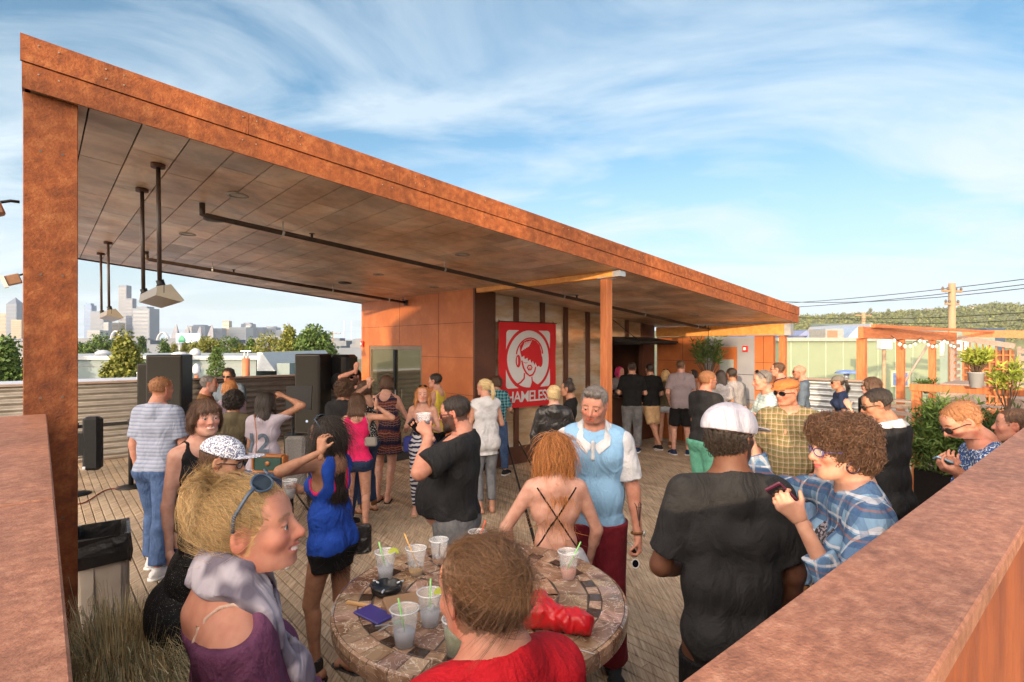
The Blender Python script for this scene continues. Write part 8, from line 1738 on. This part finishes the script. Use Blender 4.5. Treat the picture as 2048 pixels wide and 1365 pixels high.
# laptop-like stand behind the raised fist
t = empty('music_stand', at(585, 6.6), 0, 'black tilted stand beside the jersey woman\'s raised fist', 'stand'); mb = MB(); mb.box(-.16, .16, -.01, .01, 1.30, 1.60, Matrix.Rotation(R(-8), 4, 'X')); mb.build('desk', black, t)
mb = MB(); mb.tube([(0, .0, 0), (0, 0, 1.35)], .014, 8); mb.build('pole', black, t); mb = MB(); mb.tube([(-.25, 0, 1.05), (0, 0, 1.3)], .012, 6); mb.build('arm', black, t)
for a in (0, 2.1, 4.2): mb = MB(); mb.tube([(0, 0, .35), (.25 * math.cos(a), .25 * math.sin(a), .01)], .01, 6); mb.build('leg', black, t)
# ------------------------------------------------------------------ the table
TC = at(963, 2.29); TZ = 1.05; TR = .60
tt = empty('table', TC, 0, 'round mosaic-topped bar table in the foreground', 'table')
def mosaic(name, c1, c2, edge=(.46, .38, .30), scale=7):
    m = bpy.data.materials.new(name); m.use_nodes = True; n = m.node_tree.nodes; l = m.node_tree.links; b = n['Principled BSDF']; b.inputs['Roughness'].default_value = .16; b.inputs['Specular IOR Level'].default_value = .6
    t = n.new('ShaderNodeTexCoord'); z = n.new('ShaderNodeTexNoise'); z.inputs['Scale'].default_value = scale; z.inputs['Detail'].default_value = 9; z.inputs['Distortion'].default_value = 1.5; l.new(t.outputs['Object'], z.inputs['Vector'])
    r = n.new('ShaderNodeValToRGB'); e = r.color_ramp.elements; e[0].color = (*c1, 1); e[0].position = .36; e[1].color = (*c2, 1); e[1].position = .62; l.new(z.outputs[0], r.inputs[0])
    v = n.new('ShaderNodeTexNoise'); v.inputs['Scale'].default_value = scale * 1.3; v.inputs['Detail'].default_value = 7; v.inputs['Distortion'].default_value = 2.5; l.new(t.outputs['Object'], v.inputs['Vector'])
    s = n.new('ShaderNodeMath'); s.operation = 'SUBTRACT'; s.inputs[1].default_value = .5; l.new(v.outputs[0], s.inputs[0]); a = n.new('ShaderNodeMath'); a.operation = 'ABSOLUTE'; l.new(s.outputs[0], a.inputs[0]); lt = n.new('ShaderNodeMapRange'); lt.inputs['From Min'].default_value = .004; lt.inputs['From Max'].default_value = .016; lt.inputs['To Min'].default_value = .75; lt.inputs['To Max'].default_value = 0; l.new(a.outputs[0], lt.inputs[0])
    mi = n.new('ShaderNodeMixRGB'); mi.inputs[2].default_value = (*edge, 1); l.new(lt.outputs[0], mi.inputs[0]); l.new(r.outputs[0], mi.inputs[1]); a2 = n.new('ShaderNodeAttribute'); a2.attribute_name = 'Col'; mu = n.new('ShaderNodeMixRGB'); mu.blend_type = 'MULTIPLY'; mu.inputs[0].default_value = 1; l.new(mi.outputs[0], mu.inputs[1]); l.new(a2.outputs['Color'], mu.inputs[2]); l.new(mu.outputs[0], b.inputs['Base Color']); return m
mos = mosaic('marble_tiles', (.115, .058, .035), (.30, .20, .14), (.52, .44, .36))
rt = random.Random(9); vs = []; fs = []; cs = []
def tile(P, z0, z1, c):
    n = len(vs); m_ = len(P); cx_ = sum(p_[0] for p_ in P) / m_; cy_ = sum(p_[1] for p_ in P) / m_; bv = .0016
    vs.extend([(x, y, z0) for x, y in P]); vs.extend([(x, y, z1 - .001) for x, y in P]); vs.extend([(x + (cx_ - x) * bv / (math.hypot(x - cx_, y - cy_) + 1e-6), y + (cy_ - y) * bv / (math.hypot(x - cx_, y - cy_) + 1e-6), z1) for x, y in P])
    for L_ in range(2): fs.extend([(n + L_ * m_ + i, n + L_ * m_ + (i + 1) % m_, n + (L_ + 1) * m_ + (i + 1) % m_, n + (L_ + 1) * m_ + i) for i in range(m_)])
    if m_ == 4: fs.append(tuple(n + 2 * m_ + i for i in range(4)))
    cs.extend([c] * (3 * m_))
def ring(r0, r1, nseg, colf, gap=.0018, jit=0):
    for i in range(nseg):
        a0 = 2 * math.pi * (i + (rt.uniform(-jit, jit))) / nseg + gap / r1; a1 = 2 * math.pi * (i + 1) / nseg - gap / r1; am = (a0 + a1) / 2
        P = [(r0 * math.cos(a0), r0 * math.sin(a0)), (r1 * math.cos(a0), r1 * math.sin(a0)), (r1 * math.cos(a1), r1 * math.sin(a1)), (r0 * math.cos(a1), r0 * math.sin(a1))]
        tile(P, TZ - .008, TZ, colf(i))
V3 = lambda lo, hi: (lambda i: (lambda t: (t, t * rt.uniform(.93, 1.03), t * rt.uniform(.88, 1.05)))(rt.uniform(lo, hi)))
ring(.505, .592, 44, V3(.95, 1.6)); ring(.452, .500, 46, lambda i: (.16, .15, .16) if i % 2 else (1.35, 1.3, 1.25)); ring(.330, .447, 20, V3(.95, 1.45), jit=.12); ring(.19, .327, 12, V3(1.0, 1.4), jit=.12); ring(.012, .187, 7, V3(.8, 1.6), jit=.1)
mesh_np('table_top', np.array(vs), np.array(fs), mos, tt, smooth=False, col=np.array(cs))
mb = MB(); mb.lathe([(.02, TZ - .03), (.59, TZ - .03), (.594, TZ - .004), (.02, TZ - .004)], 72); mb.build('grout_bed', pm('grout', (.10, .075, .06), rough=.8), tt)
vs = []; fs = []; cs = []; nseg = 40
for i in range(nseg):
    a0 = 2 * math.pi * i / nseg + .0025; a1 = 2 * math.pi * (i + 1) / nseg - .0025; n = len(vs); am = (a0 + a1) / 2; t_ = rt.uniform(.7, 1.7)
    for r_, z_ in ((.594, TZ - .001), (.604, TZ - .006), (.607, TZ - .03), (.604, TZ - .062), (.590, TZ - .066)):
        for a_ in (a0, am, a1): vs.append((r_ * math.cos(a_), r_ * math.sin(a_), z_))
    for r_ in range(4):
        for c_ in range(2): q_ = n + r_ * 3 + c_; fs.append((q_, q_ + 3, q_ + 4, q_ + 1))
    cs += [(t_, t_ * .95, t_ * .9)] * 15
mesh_np('edge_tiles', np.array(vs), np.array(fs), mos, tt, smooth=False, col=np.array(cs))
mb = MB(); mb.lathe([(.05, .05), (.045, TZ - .12), (.10, TZ - .07), (.30, TZ - .067)], 24); mb.build('pedestal', black, tt)
mb = MB(); mb.lathe([(.30, 0), (.30, .02), (.08, .05), (.05, .06)], 32); mb.build('base', black, tt)
def ontab(px, py): # pixel -> point on the table top
    Y = (H - TZ) * F / (py - HY); return Vector(((px - CX) / F * Y, Y, TZ))
gs = pm('straw_green', (.30, .72, .22), rough=.4); ys = pm('straw_orange', (.80, .42, .12), rough=.4); rs2 = pm('straw_red', (.80, .10, .04), rough=.4); bs = pm('straw_black', (.02, .02, .02), rough=.4); lime = (.55, .62, .10)
cups = [(771, 1158, 1.0, (.62, .68, .78), .055, 9, (gs, -.03, .0, .165), lime, 'iced cup with green straw and lime at the table\'s far left'), (832, 1150, 1.0, (.62, .33, .04), .028, 2, (ys, -.055, .01, .185), None, 'nearly empty cup with orange drink and a slanted orange straw'), (878, 1128, .95, (.45, .16, .02), .022, 2, (bs, .004, 0, .10), None, 'tumbler with a little amber drink and a thin black straw'),
        (955, 1110, .95, (.60, .55, .5), .03, 0, (rs2, .04, .01, .17), None, 'cup with a red straw at the far edge of the table'), (1137, 1158, 1.0, (.85, .36, .26), .045, 0, (gs, .055, .0, .165), None, 'cup of pink drink with a green straw at the right of the table'), (860, 1252, 1.03, (.60, .66, .76), .055, 7, (gs, .002, .0, .175), (.75, .70, .12), 'iced cup with green straw and lemon slice in the middle of the table'),
        (809, 1292, 1.06, (.60, .66, .76), .055, 8, (gs, -.022, .0, .165), None, 'large iced cup with a green straw nearest the front left'), (912, 1310, 1.0, (.50, .58, .32), .085, 2, None, None, 'cup of cloudy lime drink beside the woman in red')]
for px, py, s_, liq, fl, ice, st_2, wd, lab in cups:
    t = empty('cup', ontab(px, py), 0, lab, 'cup', 'plastic cups on the mosaic table'); t.location.z = TZ + .0005; cup_geo(t, .12 * s_, .031 * s_, .046 * s_, fl, liq, ice, st_2, wd)
c = ontab(773, 1188); t = empty('ashtray', c, 0, 'black notched ashtray at the left of the table', 'ashtray'); mb = MB(); prof = [(.045, 0), (.062, .015), (.066, .040), (.062, .042), (.056, .040), (.050, .016), (.001, .012)]; n_ = 36
vs_ = []; 
for r_, z_ in prof:
    for k_ in range(n_): a = 2 * math.pi * k_ / n_; zz = z_ - (.012 if z_ > .035 and k_ % 9 in (0,) else 0); vs_.append((r_ * math.cos(a), r_ * math.sin(a), zz))
mb.add(vs_, [(i * n_ + k_, i * n_ + (k_ + 1) % n_, (i + 1) * n_ + (k_ + 1) % n_, (i + 1) * n_ + k_) for i in range(len(prof) - 1) for k_ in range(n_)], True); mb.build('bowl', pm('ashtray_black', (.012, .012, .012), rough=.25), t)
for a in (30, 150, 270): mb = MB(); mb.tube([(.045 * math.cos(R(a)), .045 * math.sin(R(a)), .036), (.075 * math.cos(R(a)), .075 * math.sin(R(a)), .040)], .004, 8); mb.build('cigarette_rest', white_p, t)
def tbox(px, py, w, d, h, rz_, mat, label, name, cat, b=.006):
    c = ontab(px, py); mb = MB(); mb.box(-w / 2, w / 2, -d / 2, d / 2, 0, h, b=b); o = mb.build(name, mat, None, loc=(c.x, c.y, TZ + .001), rz=R(rz_)); return tag(o, label, cat)
tbox(820, 1212, .20, .12, .028, 24, pm('tan_purse', (.26, .15, .08), (.32, .19, .11), 5, .45), 'flat tan leather wallet in the middle of the table', 'wallet', 'wallet'); tbox(748, 1232, .085, .15, .010, 52, pm('purple_phone', (.05, .04, .22), rough=.3), 'phone in a purple case lying by the wallet', 'phone', 'phone', .003)
c = ontab(716, 1212); mb = MB(); mb.bar(c + Vector((-.05, .02, .006)), c + Vector((.10, -.03, .006)), .014, .008); tag(mb.build('wristlet_strap', pm('strap_tan', (.62, .36, .16), rough=.5)), 'pale tan strap lying at the left of the table', 'strap')
c = ontab(783, 1250); t = empty('key_ring', c, 0, 'small key ring with a green tag near the purple phone', 'keys'); mb = MB(); mb.tube([(.015 * math.cos(a), .015 * math.sin(a), .004) for a in np.linspace(0, 6.28, 14)], .0012, 5); mb.build('ring', steel, t)
mb = MB(); mb.lathe([(.001, .001), (.014, .002), (.014, .007), (.001, .008)], 12, c=(.02, .01, 0)); mb.build('tag', pm('tag_green', (.03, .30, .12), rough=.4), t)
for a in (3.4, 4.1): mb = MB(); mb.bar((.01 * math.cos(a), .01 * math.sin(a), .003), (.06 * math.cos(a), .06 * math.sin(a), .003), .008, .002); mb.build('key', steel, t)
# red boot-shaped bag
c = ontab(1110, 1262); L = [('u', 0, cap(A(-.08, .04, .045), A(.10, -.02, .038), .052, .040)), ('u', .03, cap(A(-.10, .06, .05), A(-.06, .05, .06), .05)), ('u', .02, cap(A(-.04, .05, .05), A(-.05, .07, .085), .048, .034)), ('u', .02, cap(A(.05, -.03, .05), A(.095, -.035, .045), .042, .036)), ('i', .003, plane(A(0, 0, .001), (0, 0, -1)))]
v, q = surf(L, A(-.25, -.2, -.02), A(.25, .25, .25), .005, lambda P: .0055 * wob(P, 42, 5), .009); o = mesh_np('red_bag', v, q, pm('red_rubber', (.50, .006, .010), (.42, .005, .01), 4, .38)); o.location = (c.x, c.y, TZ + .001); tag(o, 'crumpled glossy red bag behind the woman in red on the table', 'bag')
mb = MB(); c = ontab(1140, 1300); mb.tube([c + Vector((0.02 * i, -.006 * i + .006 * math.sin(i), .002)) for i in range(5)], .0015, 5); tag(mb.build('string', white_p), 'short white string on the table near the red bag', 'string')
# bottles on the bar
for i, dx in enumerate((-.12, -.05, .02, .09)):
    c = uv(9.35 + i * .06, BV0 - .10, 1.066); t = empty('beer_bottle', c, 0, 'amber bottle on the bar counter before the pink-haired bartender', 'bottle', 'bottles on the bar counter'); mb = MB(); mb.lathe([(.03, 0), (.031, .13), (.013, .18), (.012, .23), (.001, .23)], 12); mb.build('glass', pm('amber', (.30, .12, .02), rough=.15), t)
# ------------------------------------------------------------------ haze
hz_ = bpy.data.meshes.new('haze'); mb = MB(); mb.box(-6500, 6500, -1500, 6500, GZ - 1.5, 420); hm = bpy.data.materials.new('haze'); hm.use_nodes = True; hn = hm.node_tree.nodes; hl_ = hm.node_tree.links; hn.remove(hn['Principled BSDF']); pv_ = hn.new('ShaderNodeVolumePrincipled'); pv_.inputs['Density'].default_value = .00007; pv_.inputs['Color'].default_value = (.70, .82, 1, 1); hl_.new(pv_.outputs[0], hn['Material Output'].inputs['Volume'])
o = mb.build('haze', hm, origin=False); tag(o, kind='stuff')
